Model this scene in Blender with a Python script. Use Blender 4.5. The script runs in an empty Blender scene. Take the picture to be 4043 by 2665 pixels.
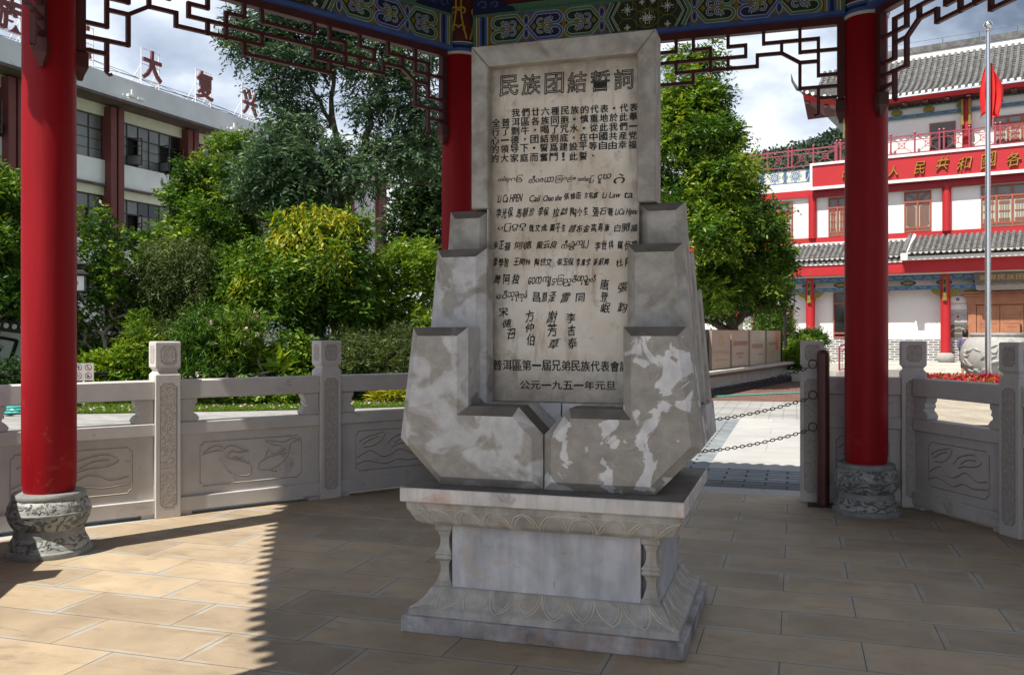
import bpy, bmesh, math, random
import numpy as np
from mathutils import Vector, Matrix
random.seed(7); RNG = np.random.default_rng(11)
R = math.radians
SC = bpy.context.scene
COL = SC.collection
# ------------------------------------------------------------------ camera
cam = bpy.data.objects.new('camera', bpy.data.cameras.new('camera')); COL.objects.link(cam)
cam.data.sensor_width = 36; cam.data.lens = 31.93; cam.data.shift_y = -0.004
cam.data.clip_start = 0.05; cam.data.clip_end = 4000
cam.location = (0, 0, 1.5); cam.rotation_euler = (R(90), 0, 0)
SC.camera = cam
# ------------------------------------------------------------------ light
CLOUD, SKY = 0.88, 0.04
SUN_EL, SUN_AZ = 59.8, 43.0       # travel direction of the sunlight in plan: 40 deg from +x towards +y
sun = bpy.data.objects.new('sun', bpy.data.lights.new('sun', 'SUN')); COL.objects.link(sun)
sun.data.energy = 5.0; sun.data.angle = R(0.53); sun.data.color = (1.0, 0.93, 0.82)
trav = Vector((math.cos(R(SUN_AZ)) * math.cos(R(SUN_EL)), math.sin(R(SUN_AZ)) * math.cos(R(SUN_EL)), -math.sin(R(SUN_EL))))
sun.rotation_euler = trav.to_track_quat('-Z', 'Y').to_euler()
w = bpy.data.worlds.new('World'); SC.world = w; w.use_nodes = True
nt = w.node_tree; nt.nodes.clear()
def N(nt, t, **k):
    n = nt.nodes.new(t)
    for a, b in k.items():
        if a.startswith('i_'):
            key = a[2:]
            n.inputs[int(key) if key.isdigit() else key.replace('_', ' ')].default_value = b
        else: setattr(n, a, b)
    return n
def ramp(nt, fac, stops, interp='LINEAR'):
    n = N(nt, 'ShaderNodeValToRGB'); n.color_ramp.interpolation = interp
    el = n.color_ramp.elements
    while len(el) < len(stops): el.new(0.5)
    for e, (p, c) in zip(el, stops):
        e.position = p; e.color = (*c, 1) if len(c) == 3 else c
    nt.links.new(fac, n.inputs[0]); return n
out = N(nt, 'ShaderNodeOutputWorld'); skyn = N(nt, 'ShaderNodeTexSky')
skyn.sky_type = 'NISHITA'; skyn.sun_disc = False; skyn.sun_elevation = R(SUN_EL)
skyn.sun_rotation = math.atan2(-trav.x, -trav.y)
bg1 = N(nt, 'ShaderNodeBackground'); bg1.inputs[1].default_value = SKY
nt.links.new(skyn.outputs[0], bg1.inputs[0])
tc = N(nt, 'ShaderNodeTexCoord'); mp = N(nt, 'ShaderNodeMapping'); mp.inputs['Scale'].default_value = (1.0, 1.0, 1.9)
mp.inputs['Location'].default_value = (0.31, 0.1, 0.2)
nt.links.new(tc.outputs['Generated'], mp.inputs[0])
nz = N(nt, 'ShaderNodeTexNoise', i_Scale=3.1, i_Detail=9.0, i_Roughness=0.52, i_Distortion=0.35); nt.links.new(mp.outputs[0], nz.inputs['Vector'])
nz2 = N(nt, 'ShaderNodeTexNoise', i_Scale=5.5, i_Detail=8.0, i_Roughness=0.5); nt.links.new(mp.outputs[0], nz2.inputs['Vector'])
cover = ramp(nt, nz.outputs[0], [(0.28, (0, 0, 0)), (0.44, (1, 1, 1))])
cshade = ramp(nt, nz2.outputs[0], [(0.31, (0.33, 0.40, 0.52)), (0.42, (0.50, 0.57, 0.69)), (0.49, (0.70, 0.76, 0.84)), (0.60, (0.98, 0.99, 1.0))])
# the cloud bank stands over the northern horizon; overhead, the sky is clear blue
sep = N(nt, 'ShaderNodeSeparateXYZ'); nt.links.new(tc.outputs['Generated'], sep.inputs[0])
bank = N(nt, 'ShaderNodeMapRange', i_From_Min=0.25, i_From_Max=0.7, interpolation_type='SMOOTHSTEP'); yx = N(nt, 'ShaderNodeMath', operation='MULTIPLY_ADD'); nt.links.new(sep.outputs[0], yx.inputs[0]); yx.inputs[1].default_value = 0.5; nt.links.new(sep.outputs[1], yx.inputs[2]); nt.links.new(yx.outputs[0], bank.inputs[0])  # bank stretched towards +x to brighten the shaded white block
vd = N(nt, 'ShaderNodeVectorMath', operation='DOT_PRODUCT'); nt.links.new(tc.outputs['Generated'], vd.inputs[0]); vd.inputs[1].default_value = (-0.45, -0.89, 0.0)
fill_bank = N(nt, 'ShaderNodeMapRange', i_From_Min=0.4, i_From_Max=0.8, i_To_Max=1.0, interpolation_type='SMOOTHSTEP'); nt.links.new(vd.outputs['Value'], fill_bank.inputs[0])  # second, unseen bank added behind the camera to light the monument front
bk = N(nt, 'ShaderNodeMath', operation='MAXIMUM'); nt.links.new(bank.outputs[0], bk.inputs[0]); nt.links.new(fill_bank.outputs[0], bk.inputs[1])
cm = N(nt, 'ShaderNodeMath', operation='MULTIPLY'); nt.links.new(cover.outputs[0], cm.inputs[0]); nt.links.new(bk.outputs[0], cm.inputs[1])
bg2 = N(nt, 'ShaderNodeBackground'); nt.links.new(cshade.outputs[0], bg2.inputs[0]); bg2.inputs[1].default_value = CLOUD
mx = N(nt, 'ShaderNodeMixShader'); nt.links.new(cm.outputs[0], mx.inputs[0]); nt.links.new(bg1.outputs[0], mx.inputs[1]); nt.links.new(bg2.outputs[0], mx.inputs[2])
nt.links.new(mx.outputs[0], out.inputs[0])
SC.view_settings.view_transform = 'Standard'; SC.view_settings.look = 'None'
SC.view_settings.exposure = 0.58; SC.view_settings.gamma = 1.0
SC.render.engine = 'CYCLES'; SC.cycles.max_bounces = 6; SC.cycles.use_denoising = True
SC.cycles.transparent_max_bounces = 6; SC.cycles.caustics_reflective = False; SC.cycles.caustics_refractive = False

# ------------------------------------------------------------------ helpers
def tag(o, label=None, cat=None, group=None, kind=None):
    if label: o['label'] = label
    if cat: o['category'] = cat
    if group: o['group'] = group
    if kind: o['kind'] = kind
    return o
def empty(name, loc=(0, 0, 0), rz=0, label=None, cat=None, group=None):
    o = bpy.data.objects.new(name, None); COL.objects.link(o); o.empty_display_size = 0.2
    o.location = loc; o.rotation_euler = (0, 0, rz)
    return tag(o, label, cat, group)
class MB:
    def __init__(s): s.v = []; s.f = []; s.m = []
    def add(s, vs, fs, mi=0):
        b = len(s.v); s.v.extend([tuple(map(float, p)) for p in vs])
        for f in fs: s.f.append([b + i for i in f]); s.m.append(mi)
        return s
    def box(s, x0, x1, y0, y1, z0, z1, mi=0):
        return s.add([(x0, y0, z0), (x1, y0, z0), (x1, y1, z0), (x0, y1, z0), (x0, y0, z1), (x1, y0, z1), (x1, y1, z1), (x0, y1, z1)],
                     [(0, 3, 2, 1), (4, 5, 6, 7), (0, 1, 5, 4), (1, 2, 6, 5), (2, 3, 7, 6), (3, 0, 4, 7)], mi)
    def bar(s, p0, p1, w, h, up=(0, 0, 1), mi=0):
        p0 = Vector(p0); p1 = Vector(p1); d = (p1 - p0).normalized(); u = Vector(up)
        if abs(d.dot(u)) > 0.98: u = Vector((0, 1, 0))
        x = d.cross(u).normalized(); u = x.cross(d).normalized()
        q = []
        for p in (p0, p1):
            for a, b in ((-1, -1), (1, -1), (1, 1), (-1, 1)): q.append(p + x * a * w / 2 + u * b * h / 2)
        return s.add(q, [(0, 1, 2, 3), (7, 6, 5, 4), (0, 4, 5, 1), (1, 5, 6, 2), (2, 6, 7, 3), (3, 7, 4, 0)], mi)
    def tube(s, pts, r, n=8, closed=False, mi=0, caps=True):
        pts = [Vector(p) for p in pts]; k = len(pts); rs = r if hasattr(r, '__len__') else [r] * k
        base = len(s.v); prev = None
        for i, p in enumerate(pts):
            a = pts[(i - 1) % k] if (closed or i > 0) else p; b = pts[(i + 1) % k] if (closed or i < k - 1) else p
            d = (b - a); d = d.normalized() if d.length > 1e-9 else Vector((0, 0, 1))
            if prev is None:
                u = Vector((0, 0, 1)) if abs(d.z) < 0.9 else Vector((1, 0, 0)); x = d.cross(u).normalized()
            else: x = (prev - d * prev.dot(d)); x = x.normalized() if x.length > 1e-6 else d.orthogonal().normalized()
            prev = x; y = d.cross(x)
            for j in range(n):
                t = 2 * math.pi * j / n; s.v.append(tuple(p + (x * math.cos(t) + y * math.sin(t)) * rs[i]))
        for i in range(k if closed else k - 1):
            for j in range(n):
                a = base + i * n; b = base + ((i + 1) % k) * n
                s.f.append([a + j, a + (j + 1) % n, b + (j + 1) % n, b + j]); s.m.append(mi)
        if not closed and caps:
            s.f.append([base + j for j in reversed(range(n))]); s.m.append(mi)
            s.f.append([base + (k - 1) * n + j for j in range(n)]); s.m.append(mi)
        return s
    def lathe(s, prof, n=32, c=(0, 0), mi=0, arc=None):
        base = len(s.v)
        for r, z in prof:
            for j in range(n):
                t = 2 * math.pi * j / n; s.v.append((c[0] + r * math.cos(t), c[1] + r * math.sin(t), z))
        for i in range(len(prof) - 1):
            for j in range(n):
                a = base + i * n; b = a + n; s.f.append([a + j, a + (j + 1) % n, b + (j + 1) % n, b + j]); s.m.append(mi)
        s.f.append([base + j for j in reversed(range(n))]); s.m.append(mi)
        e = base + (len(prof) - 1) * n; s.f.append([e + j for j in range(n)]); s.m.append(mi)
        return s
    def prism(s, poly, y0, y1, mi=0, front=None):
        """poly in (x,z) extruded along y; front = polygon of same length used at y0"""
        n = len(poly); fr = front or poly
        vs = [(x, y0, z) for x, z in fr] + [(x, y1, z) for x, z in poly]
        fs = [list(range(n)), list(reversed(range(n, 2 * n)))] + [(i, i + n, (i + 1) % n + n, (i + 1) % n) for i in range(n)]
        return s.add(vs, fs, mi)
    def plate(s, poly, y, mi=0): return s.add([(x, y, z) for x, z in poly], [list(range(len(poly)))], mi)
    def ribbon(s, pts, w, y, mi=0):
        P = [Vector((p[0], p[1])) for p in pts]; L = []; Rr = []
        for i, p in enumerate(P):
            a = P[max(i - 1, 0)]; b = P[min(i + 1, len(P) - 1)]; d = b - a
            if d.length < 1e-9: d = Vector((1, 0))
            d.normalize(); nn = Vector((-d.y, d.x)); L.append(p + nn * w / 2); Rr.append(p - nn * w / 2)
        vs = [(p.x, y, p.y) for p in L] + [(p.x, y, p.y) for p in Rr]; n = len(P)
        return s.add(vs, [(i, i + 1, n + i + 1, n + i) for i in range(n - 1)], mi)
    def xf(s, M):
        s.v = [tuple(M @ Vector(p)) for p in s.v]; return s
    def join(s, o, M=None, mi=None):
        vs = o.v if M is None else [tuple(M @ Vector(p)) for p in o.v]
        b = len(s.v); s.v.extend(vs)
        for f, m in zip(o.f, o.m): s.f.append([b + i for i in f]); s.m.append(m if mi is None else mi)
        return s
    def obj(s, name, mats, parent=None, smooth=False, bevel=0, fix=True, seg=1):
        me = bpy.data.meshes.new(name); me.from_pydata(s.v, [], s.f)
        ms = mats if isinstance(mats, (list, tuple)) else [mats]
        for m in ms: me.materials.append(m)
        if len(ms) > 1: me.polygons.foreach_set('material_index', s.m)
        if fix:
            bm = bmesh.new(); bm.from_mesh(me); bmesh.ops.recalc_face_normals(bm, faces=bm.faces)
            if bevel:
                es = [e for e in bm.edges if len(e.link_faces) == 2 and e.calc_face_angle(0) > 0.5]
                try: bmesh.ops.bevel(bm, geom=es, offset=bevel, segments=seg, affect='EDGES', profile=0.5, clamp_overlap=True)
                except Exception: pass
            bm.to_mesh(me); bm.free()
        if smooth:
            me.polygons.foreach_set('use_smooth', [True] * len(me.polygons))
            try: me.set_sharp_from_angle(angle=R(40))
            except Exception: pass
        me.update()
        o = bpy.data.objects.new(name, me); COL.objects.link(o)
        if parent is not None: o.parent = parent
        return o
def inset(poly, d):
    """shrink a polygon by moving every edge inwards by d"""
    n = len(poly); A = sum(poly[i][0] * poly[(i + 1) % n][1] - poly[(i + 1) % n][0] * poly[i][1] for i in range(n)); sg = 1 if A > 0 else -1
    L = []
    for i in range(n):
        p = Vector(poly[i]); q = Vector(poly[(i + 1) % n]); t = (q - p).normalized(); nn = Vector((-t.y, t.x)) * sg * d; L.append((p + nn, t))
    o = []
    for i in range(n):
        (p, t), (q, u) = L[i - 1], L[i]; den = t.x * u.y - t.y * u.x
        if abs(den) < 1e-6: o.append(tuple(q)); continue
        k = ((q - p).x * u.y - (q - p).y * u.x) / den; o.append(tuple(p + t * k))
    return o
_gl = {}
def glyph(ch, offset=0.0, outline=0.0):
    """outline mesh of a piece of writing, normalised to the unit box centred on 0"""
    key = (ch, offset, outline)
    if key in _gl: return _gl[key]
    c = bpy.data.curves.new('tmp', 'FONT'); c.body = ch; c.resolution_u = 3; c.offset = offset
    if outline: c.fill_mode = 'NONE'; c.bevel_depth = outline; c.bevel_resolution = 0
    o = bpy.data.objects.new('tmp', c); COL.objects.link(o)
    dg = bpy.context.evaluated_depsgraph_get(); me = o.evaluated_get(dg).to_mesh()
    v = [tuple(p.co) for p in me.vertices]; f = [list(p.vertices) for p in me.polygons]
    o.evaluated_get(dg).to_mesh_clear(); bpy.data.objects.remove(o); bpy.data.curves.remove(c)
    if v:
        xs = [p[0] for p in v]; ys = [p[1] for p in v]
        cx, cy = (min(xs) + max(xs)) / 2, (min(ys) + max(ys)) / 2; W, H = max(max(xs) - min(xs), 1e-3), max(max(ys) - min(ys), 1e-3)
        v = [((p[0] - cx) / W, (p[1] - cy) / H, p[2]) for p in v]
    _gl[key] = (v, f); return v, f
def write(mb, ch, x, z, w, h, y, shear=0.0, rot=0.0, mi=0, offset=0.0, outline=0.0, depth=0.0, warp=None):
    v, f = glyph(ch, offset, outline); c, s_ = math.cos(rot), math.sin(rot); q = []
    for px, py, pz in v:
        if warp:      # the sway of a brush hand
            a, p1, p2, p3 = warp; px, py = px + a * math.sin(4.2 * py + p1) + a * .5 * math.sin(9 * px + p3), py + a * math.sin(3.8 * px + p2) + a * .5 * math.sin(8 * py + p1)
        X = px * w + shear * py * h; Z = py * h
        q.append((x + X * c - Z * s_, y - pz * h * 0.5, z + X * s_ + Z * c))
    mb.add(q, f, mi)
    if depth:
        mb.add([(a, b + depth, c2) for a, b, c2 in q], f, mi)
        cnt = {}
        for fc in f:
            for i in range(len(fc)):
                e = (fc[i], fc[(i + 1) % len(fc)]); cnt[e] = cnt.get(e, 0) + 1
        n = len(q); b0 = len(mb.v) - 2 * n
        for (a, b) in cnt:
            if (b, a) not in cnt: mb.f.append([b0 + a, b0 + b, b0 + n + b, b0 + n + a]); mb.m.append(mi)
def textline(mb, s, x0, x1, z, h, y, **k):
    n = len(s); p = (x1 - x0) / n
    for i, ch in enumerate(s):
        if ch.strip(): write(mb, ch, x0 + p * (i + .5), z, p * .86, h, y, **k)

# ------------------------------------------------------------------ materials
MATS = {}
def mat(name):
    m = bpy.data.materials.new(name); m.use_nodes = True; nt = m.node_tree; nt.nodes.clear()
    o = N(nt, 'ShaderNodeOutputMaterial'); b = N(nt, 'ShaderNodeBsdfPrincipled'); nt.links.new(b.outputs[0], o.inputs[0])
    MATS[name] = m; return m, nt, b
def coords(nt, kind='Object', scale=(1, 1, 1), rot=0):
    t = N(nt, 'ShaderNodeTexCoord'); m = N(nt, 'ShaderNodeMapping'); m.inputs['Scale'].default_value = scale; m.inputs['Rotation'].default_value = (0, 0, rot)
    nt.links.new(t.outputs[kind], m.inputs[0]); return m.outputs[0]
def noise(nt, vec, scale, detail=5, rough=0.55, dist=0.0):
    n = N(nt, 'ShaderNodeTexNoise', i_Scale=scale, i_Detail=detail, i_Roughness=rough, i_Distortion=dist); nt.links.new(vec, n.inputs['Vector']); return n.outputs[0]
def mixc(nt, fac, a, b, mode='MIX'):
    n = N(nt, 'ShaderNodeMix', data_type='RGBA', blend_type=mode)
    for k, x in ((0, fac), (6, a), (7, b)):
        if isinstance(x, (int, float)): n.inputs[k].default_value = x
        elif isinstance(x, tuple): n.inputs[k].default_value = (*x, 1) if len(x) == 3 else x
        else: nt.links.new(x, n.inputs[k])
    return n.outputs[2]
def bump(nt, b, h, strength=0.3, dist=0.01):
    n = N(nt, 'ShaderNodeBump', i_Strength=strength, i_Distance=dist); nt.links.new(h, n.inputs['Height']); nt.links.new(n.outputs[0], b.inputs['Normal'])
def plain(name, c, rough=0.5, var=0.12, scale=6.0, metal=0.0, bmp=0.0, bscale=60, spec=0.5, dirt=None):
    m, nt, b = mat(name); v = coords(nt)
    n = noise(nt, v, scale, 6); lo = tuple(x * (1 - var) for x in c); hi = tuple(min(1, x * (1 + var)) for x in c)
    r = ramp(nt, n, [(0.3, lo), (0.7, hi)]); col = r.outputs[0]
    if dirt:
        n2 = noise(nt, v, dirt[1], 8, 0.65, 0.6); r2 = ramp(nt, n2, [(dirt[2], (0, 0, 0)), (dirt[2] + 0.12, (1, 1, 1))])
        col = mixc(nt, r2.outputs[0], col, dirt[0])
    nt.links.new(col, b.inputs['Base Color']); b.inputs['Roughness'].default_value = rough; b.inputs['Metallic'].default_value = metal
    b.inputs['Specular IOR Level'].default_value = spec
    if bmp: bump(nt, b, noise(nt, v, bscale, 4), bmp, 0.004)
    return m
# ---- stones
def monument_stone(name, dark, light, lo, hi, scale=3.2, seed=0.0, warm=None, veins=True):
    m, nt, b = mat(name); v = coords(nt)
    mp = N(nt, 'ShaderNodeMapping'); mp.inputs['Location'].default_value = (seed, seed * 1.7, seed * 0.6); nt.links.new(v, mp.inputs[0]); v = mp.outputs[0]
    n = noise(nt, v, scale, 5.0, 0.5, 0.9); f = ramp(nt, n, [(lo, (0, 0, 0)), (hi, (1, 1, 1))])
    c = mixc(nt, f.outputs[0], dark, light)
    n2 = noise(nt, v, 14, 7, 0.6); g = ramp(nt, n2, [(0.3, (0.78, 0.78, 0.78)), (0.7, (1.16, 1.15, 1.13))])
    c = mixc(nt, 1.0, c, g.outputs[0], 'MULTIPLY')
    if warm:
        n3 = noise(nt, v, 2.1, 6, 0.6, 0.5); h = ramp(nt, n3, [(0.56, (0, 0, 0)), (0.72, (0.75, 0.75, 0.75))]); c = mixc(nt, h.outputs[0], c, warm)
    if veins:
        n4 = N(nt, 'ShaderNodeTexNoise', i_Scale=3.4, i_Detail=6.0, i_Distortion=2.2); nt.links.new(v, n4.inputs['Vector'])
        r4 = ramp(nt, n4.outputs[0], [(0.492, (0, 0, 0)), (0.5, (0.45, 0.45, 0.45)), (0.508, (0, 0, 0))]); c = mixc(nt, r4.outputs[0], c, (0.5, 0.48, 0.45))
    nt.links.new(c, b.inputs['Base Color']); b.inputs['Roughness'].default_value = 0.55; b.inputs['Specular IOR Level'].default_value = 0.35
    bump(nt, b, noise(nt, v, 90, 5, 0.7), 0.22, 0.003)
    return m
M_HAND_L = monument_stone('grey_mottled_stone', (0.36, 0.345, 0.325), (0.55, 0.555, 0.575), 0.44, 0.50, 4.6, 3.1)
M_HAND_R = monument_stone('grey_white_blotched_stone', (0.33, 0.315, 0.295), (0.66, 0.67, 0.70), 0.535, 0.56, 6.6, 2.6)
M_FRAME = monument_stone('brown_grey_stone', (0.30, 0.28, 0.25), (0.42, 0.41, 0.39), 0.42, 0.6, 5.0, 1.2)
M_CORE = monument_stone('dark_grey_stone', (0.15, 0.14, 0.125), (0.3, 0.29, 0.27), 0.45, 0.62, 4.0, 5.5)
def pedestal_stone(name, base, alt, stain, seed):
    m, nt, b = mat(name); v = coords(nt); mp = N(nt, 'ShaderNodeMapping'); mp.inputs['Location'].default_value = (seed, seed, seed); nt.links.new(v, mp.inputs[0]); v = mp.outputs[0]
    n = noise(nt, v, 4, 8, 0.62, 0.4); c = ramp(nt, n, [(0.32, alt), (0.62, base)]).outputs[0]
    ms = N(nt, 'ShaderNodeMapping'); ms.inputs['Scale'].default_value = (9, 9, 1.3); nt.links.new(v, ms.inputs[0])
    n2 = noise(nt, ms.outputs[0], 1.6, 7, 0.6); c = mixc(nt, 1.0, c, ramp(nt, n2, [(0.3, (0.78, 0.78, 0.8)), (0.65, (1.12, 1.12, 1.12))]).outputs[0], 'MULTIPLY')
    n3 = noise(nt, v, 3.3, 9, 0.68, 1.1); c = mixc(nt, ramp(nt, n3, [(0.52, (0, 0, 0)), (0.62, (0.75, 0.75, 0.75))]).outputs[0], c, stain)
    n5 = noise(nt, v, 7.0, 9, 0.7, 0.8); c = mixc(nt, ramp(nt, n5, [(0.60, (0, 0, 0)), (0.72, (0.7, 0.7, 0.7))]).outputs[0], c, (0.14, 0.13, 0.12))
    nt.links.new(c, b.inputs['Base Color']); b.inputs['Roughness'].default_value = 0.6; b.inputs['Specular IOR Level'].default_value = 0.3
    bump(nt, b, noise(nt, v, 70, 6, 0.7), 0.3, 0.003); return m
M_CORNICE = pedestal_stone('pink_stained_marble', (0.68, 0.66, 0.64), (0.52, 0.52, 0.53), (0.62, 0.37, 0.29), 2.2)
M_WAIST = pedestal_stone('blue_grey_marble', (0.56, 0.58, 0.62), (0.38, 0.40, 0.44), (0.50, 0.43, 0.38), 7.0)
M_LOTUS = pedestal_stone('weathered_lotus_marble', (0.50, 0.495, 0.475), (0.30, 0.292, 0.275), (0.36, 0.29, 0.22), 4.4)
M_PLINTHB = pedestal_stone('dirty_base_marble', (0.44, 0.44, 0.46), (0.15, 0.15, 0.155), (0.34, 0.25, 0.20), 9.3)
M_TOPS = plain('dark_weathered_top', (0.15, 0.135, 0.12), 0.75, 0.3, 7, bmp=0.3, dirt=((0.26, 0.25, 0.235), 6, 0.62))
M_PETAL = plain('worn_carved_edge', (0.56, 0.52, 0.45), 0.7, 0.2, 12)
def tablet_mat():
    m, nt, b = mat('beige_weathered_tablet'); v = coords(nt)
    n = noise(nt, v, 3.0, 8, 0.6, 0.3); c = ramp(nt, n, [(0.32, (0.62, 0.55, 0.44)), (0.5, (0.76, 0.70, 0.61)), (0.66, (0.84, 0.81, 0.75))]).outputs[0]
    ms = N(nt, 'ShaderNodeMapping'); ms.inputs['Scale'].default_value = (9, 9, 1.6); nt.links.new(v, ms.inputs[0])
    n2 = noise(nt, ms.outputs[0], 1.8, 8, 0.65, 0.3); c = mixc(nt, ramp(nt, n2, [(0.54, (0, 0, 0)), (0.72, (0.75, 0.75, 0.75))]).outputs[0], c, (0.40, 0.27, 0.17))
    n3 = noise(nt, v, 9, 10, 0.75, 0.3); c = mixc(nt, ramp(nt, n3, [(0.56, (0, 0, 0)), (0.74, (0.85, 0.85, 0.85))]).outputs[0], c, (0.22, 0.2, 0.17))
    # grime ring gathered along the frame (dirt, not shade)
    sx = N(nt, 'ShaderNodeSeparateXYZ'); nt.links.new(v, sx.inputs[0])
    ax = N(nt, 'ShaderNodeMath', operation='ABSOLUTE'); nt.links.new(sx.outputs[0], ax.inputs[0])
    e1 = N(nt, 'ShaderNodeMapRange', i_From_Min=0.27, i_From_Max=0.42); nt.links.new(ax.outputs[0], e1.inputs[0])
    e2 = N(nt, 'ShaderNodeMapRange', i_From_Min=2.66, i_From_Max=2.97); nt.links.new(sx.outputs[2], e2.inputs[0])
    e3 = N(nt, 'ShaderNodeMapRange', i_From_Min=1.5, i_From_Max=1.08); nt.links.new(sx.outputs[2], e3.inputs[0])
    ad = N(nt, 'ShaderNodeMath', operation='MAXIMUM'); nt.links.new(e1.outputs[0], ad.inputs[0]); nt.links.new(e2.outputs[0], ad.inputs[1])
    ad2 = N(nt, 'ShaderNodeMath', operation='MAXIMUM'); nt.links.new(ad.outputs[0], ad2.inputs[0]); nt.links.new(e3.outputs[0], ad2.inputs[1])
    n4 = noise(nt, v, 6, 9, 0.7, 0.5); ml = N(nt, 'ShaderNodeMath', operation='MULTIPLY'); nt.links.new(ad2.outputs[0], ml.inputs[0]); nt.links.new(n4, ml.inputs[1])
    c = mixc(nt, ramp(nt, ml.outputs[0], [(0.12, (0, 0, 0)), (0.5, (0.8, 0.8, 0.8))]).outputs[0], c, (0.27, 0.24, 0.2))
    nt.links.new(c, b.inputs['Base Color']); b.inputs['Roughness'].default_value = 0.75; b.inputs['Specular IOR Level'].default_value = 0.25
    bump(nt, b, noise(nt, v, 60, 8, 0.75), 0.35, 0.003); return m
M_TABLET = tablet_mat()
M_INK = plain('black_lettering', (0.012, 0.014, 0.013), 0.7, 0.3, 40)
M_BALU = plain('pale_grey_carved_stone', (0.53, 0.515, 0.505), 0.7, 0.08, 5, bmp=0.25, bscale=120, spec=0.25, dirt=((0.34, 0.30, 0.26), 4.0, 0.60))
M_BALUR = plain('chiselled_grey_stone', (0.40, 0.37, 0.35), 0.85, 0.2, 30, bmp=1.0, bscale=75, spec=0.2)
M_GROOVE = plain('painted_groove_shade', (0.22, 0.20, 0.185), 0.9, 0.2, 20)  # dark tone that paints the shading of carved lines
M_RIDGE = plain('worn_relief_edge', (0.54, 0.49, 0.42), 0.75, 0.1, 20)
def plinth_mat():
    m, nt, b = mat('carved_greenish_stone'); v = coords(nt)
    ms = N(nt, 'ShaderNodeMapping'); ms.inputs['Scale'].default_value = (1, 1, 1.6); nt.links.new(v, ms.inputs[0])
    wv = N(nt, 'ShaderNodeTexNoise', i_Scale=9.0, i_Detail=2.0, i_Distortion=2.6); nt.links.new(ms.outputs[0], wv.inputs['Vector'])
    vo = N(nt, 'ShaderNodeTexVoronoi', i_Scale=60.0); nt.links.new(v, vo.inputs['Vector'])
    r = ramp(nt, wv.outputs[0], [(0.44, (0, 0, 0)), (0.49, (1, 1, 1))])
    c = mixc(nt, r.outputs[0], (0.15, 0.16, 0.155), (0.34, 0.36, 0.35))
    g = ramp(nt, noise(nt, v, 12, 7, 0.65), [(0.3, (0.65, 0.65, 0.65)), (0.7, (1.2, 1.2, 1.2))]); c = mixc(nt, 1.0, c, g.outputs[0], 'MULTIPLY')
    nt.links.new(c, b.inputs['Base Color']); b.inputs['Roughness'].default_value = 0.6
    hh = mixc(nt, r.outputs[0], vo.outputs[0], (2.2, 2.2, 2.2)); bump(nt, b, hh, 0.8, 0.012); return m
M_PLINTH = plinth_mat()
M_PLINTH2 = plain('grey_green_stone', (0.23, 0.245, 0.24), 0.55, 0.25, 14, bmp=0.4, bscale=90)
def column_red():
    m, nt, b = mat('red_lacquer'); v = coords(nt)
    ms = N(nt, 'ShaderNodeMapping'); ms.inputs['Scale'].default_value = (7, 7, 0.5); nt.links.new(v, ms.inputs[0])
    n = noise(nt, ms.outputs[0], 1.5, 6, 0.6); c = ramp(nt, n, [(0.3, (0.23, 0.003, 0.007)), (0.7, (0.30, 0.005, 0.011))]).outputs[0]
    n2 = noise(nt, v, 3, 8, 0.7); c = mixc(nt, ramp(nt, n2, [(0.62, (0, 0, 0)), (0.8, (0.5, 0.5, 0.5))]).outputs[0], c, (0.33, 0.022, 0.024))
    # scuffs and chips that gather at hand and foot height, fine vertical checks in the timber
    n3 = noise(nt, v, 9, 10, 0.75, 0.4); sx = N(nt, 'ShaderNodeSeparateXYZ'); nt.links.new(v, sx.inputs[0])
    hz = N(nt, 'ShaderNodeMapRange', i_From_Min=1.5, i_From_Max=0.4, i_To_Min=0.0, i_To_Max=0.12); nt.links.new(sx.outputs[2], hz.inputs[0])
    ad = N(nt, 'ShaderNodeMath', operation='ADD'); nt.links.new(n3, ad.inputs[0]); nt.links.new(hz.outputs[0], ad.inputs[1])
    c = mixc(nt, ramp(nt, ad.outputs[0], [(0.66, (0, 0, 0)), (0.76, (0.6, 0.6, 0.6))]).outputs[0], c, (0.36, 0.09, 0.075))
    mk = N(nt, 'ShaderNodeMapping'); mk.inputs['Scale'].default_value = (16, 16, 0.7); nt.links.new(v, mk.inputs[0])
    n4 = noise(nt, mk.outputs[0], 1.4, 3, 0.5, 0.6); ck = ramp(nt, n4, [(0.495, (0, 0, 0)), (0.5, (0.55, 0.55, 0.55)), (0.505, (0, 0, 0))]); c = mixc(nt, ck.outputs[0], c, (0.12, 0.004, 0.006))
    nt.links.new(c, b.inputs['Base Color']); b.inputs['Roughness'].default_value = 0.5; b.inputs['Specular IOR Level'].default_value = 0.2
    bump(nt, b, noise(nt, ms.outputs[0], 3.0, 5), 0.25, 0.004); return m
M_RED = column_red()
M_LAT = plain('dark_maroon_wood', (0.075, 0.014, 0.013), 0.5, 0.25, 8)
M_GREEN = plain('beam_green_paint', (0.075, 0.20, 0.125), 0.6, 0.15, 10)
M_DGREEN = plain('beam_dark_green_paint', (0.008, 0.03, 0.014), 0.6, 0.2, 10)
M_BLUE = plain('beam_blue_paint', (0.05, 0.11, 0.36), 0.6, 0.15, 10)
M_NAVY = plain('beam_navy_paint', (0.008, 0.014, 0.07), 0.6, 0.15, 10)
M_OCHRE = plain('beam_ochre_paint', (0.22, 0.17, 0.02), 0.6, 0.15, 10)
M_PWHITE = plain('beam_white_paint', (0.62, 0.64, 0.62), 0.6, 0.08, 10)
M_GOLDP = plain('yellow_scroll_paint', (0.45, 0.32, 0.03), 0.55, 0.15, 10)
M_TILE = plain('grey_roof_tile', (0.12, 0.122, 0.125), 0.75, 0.5, 5, bmp=0.3, bscale=30, dirt=((0.30, 0.30, 0.29), 6.0, 0.60))
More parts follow.
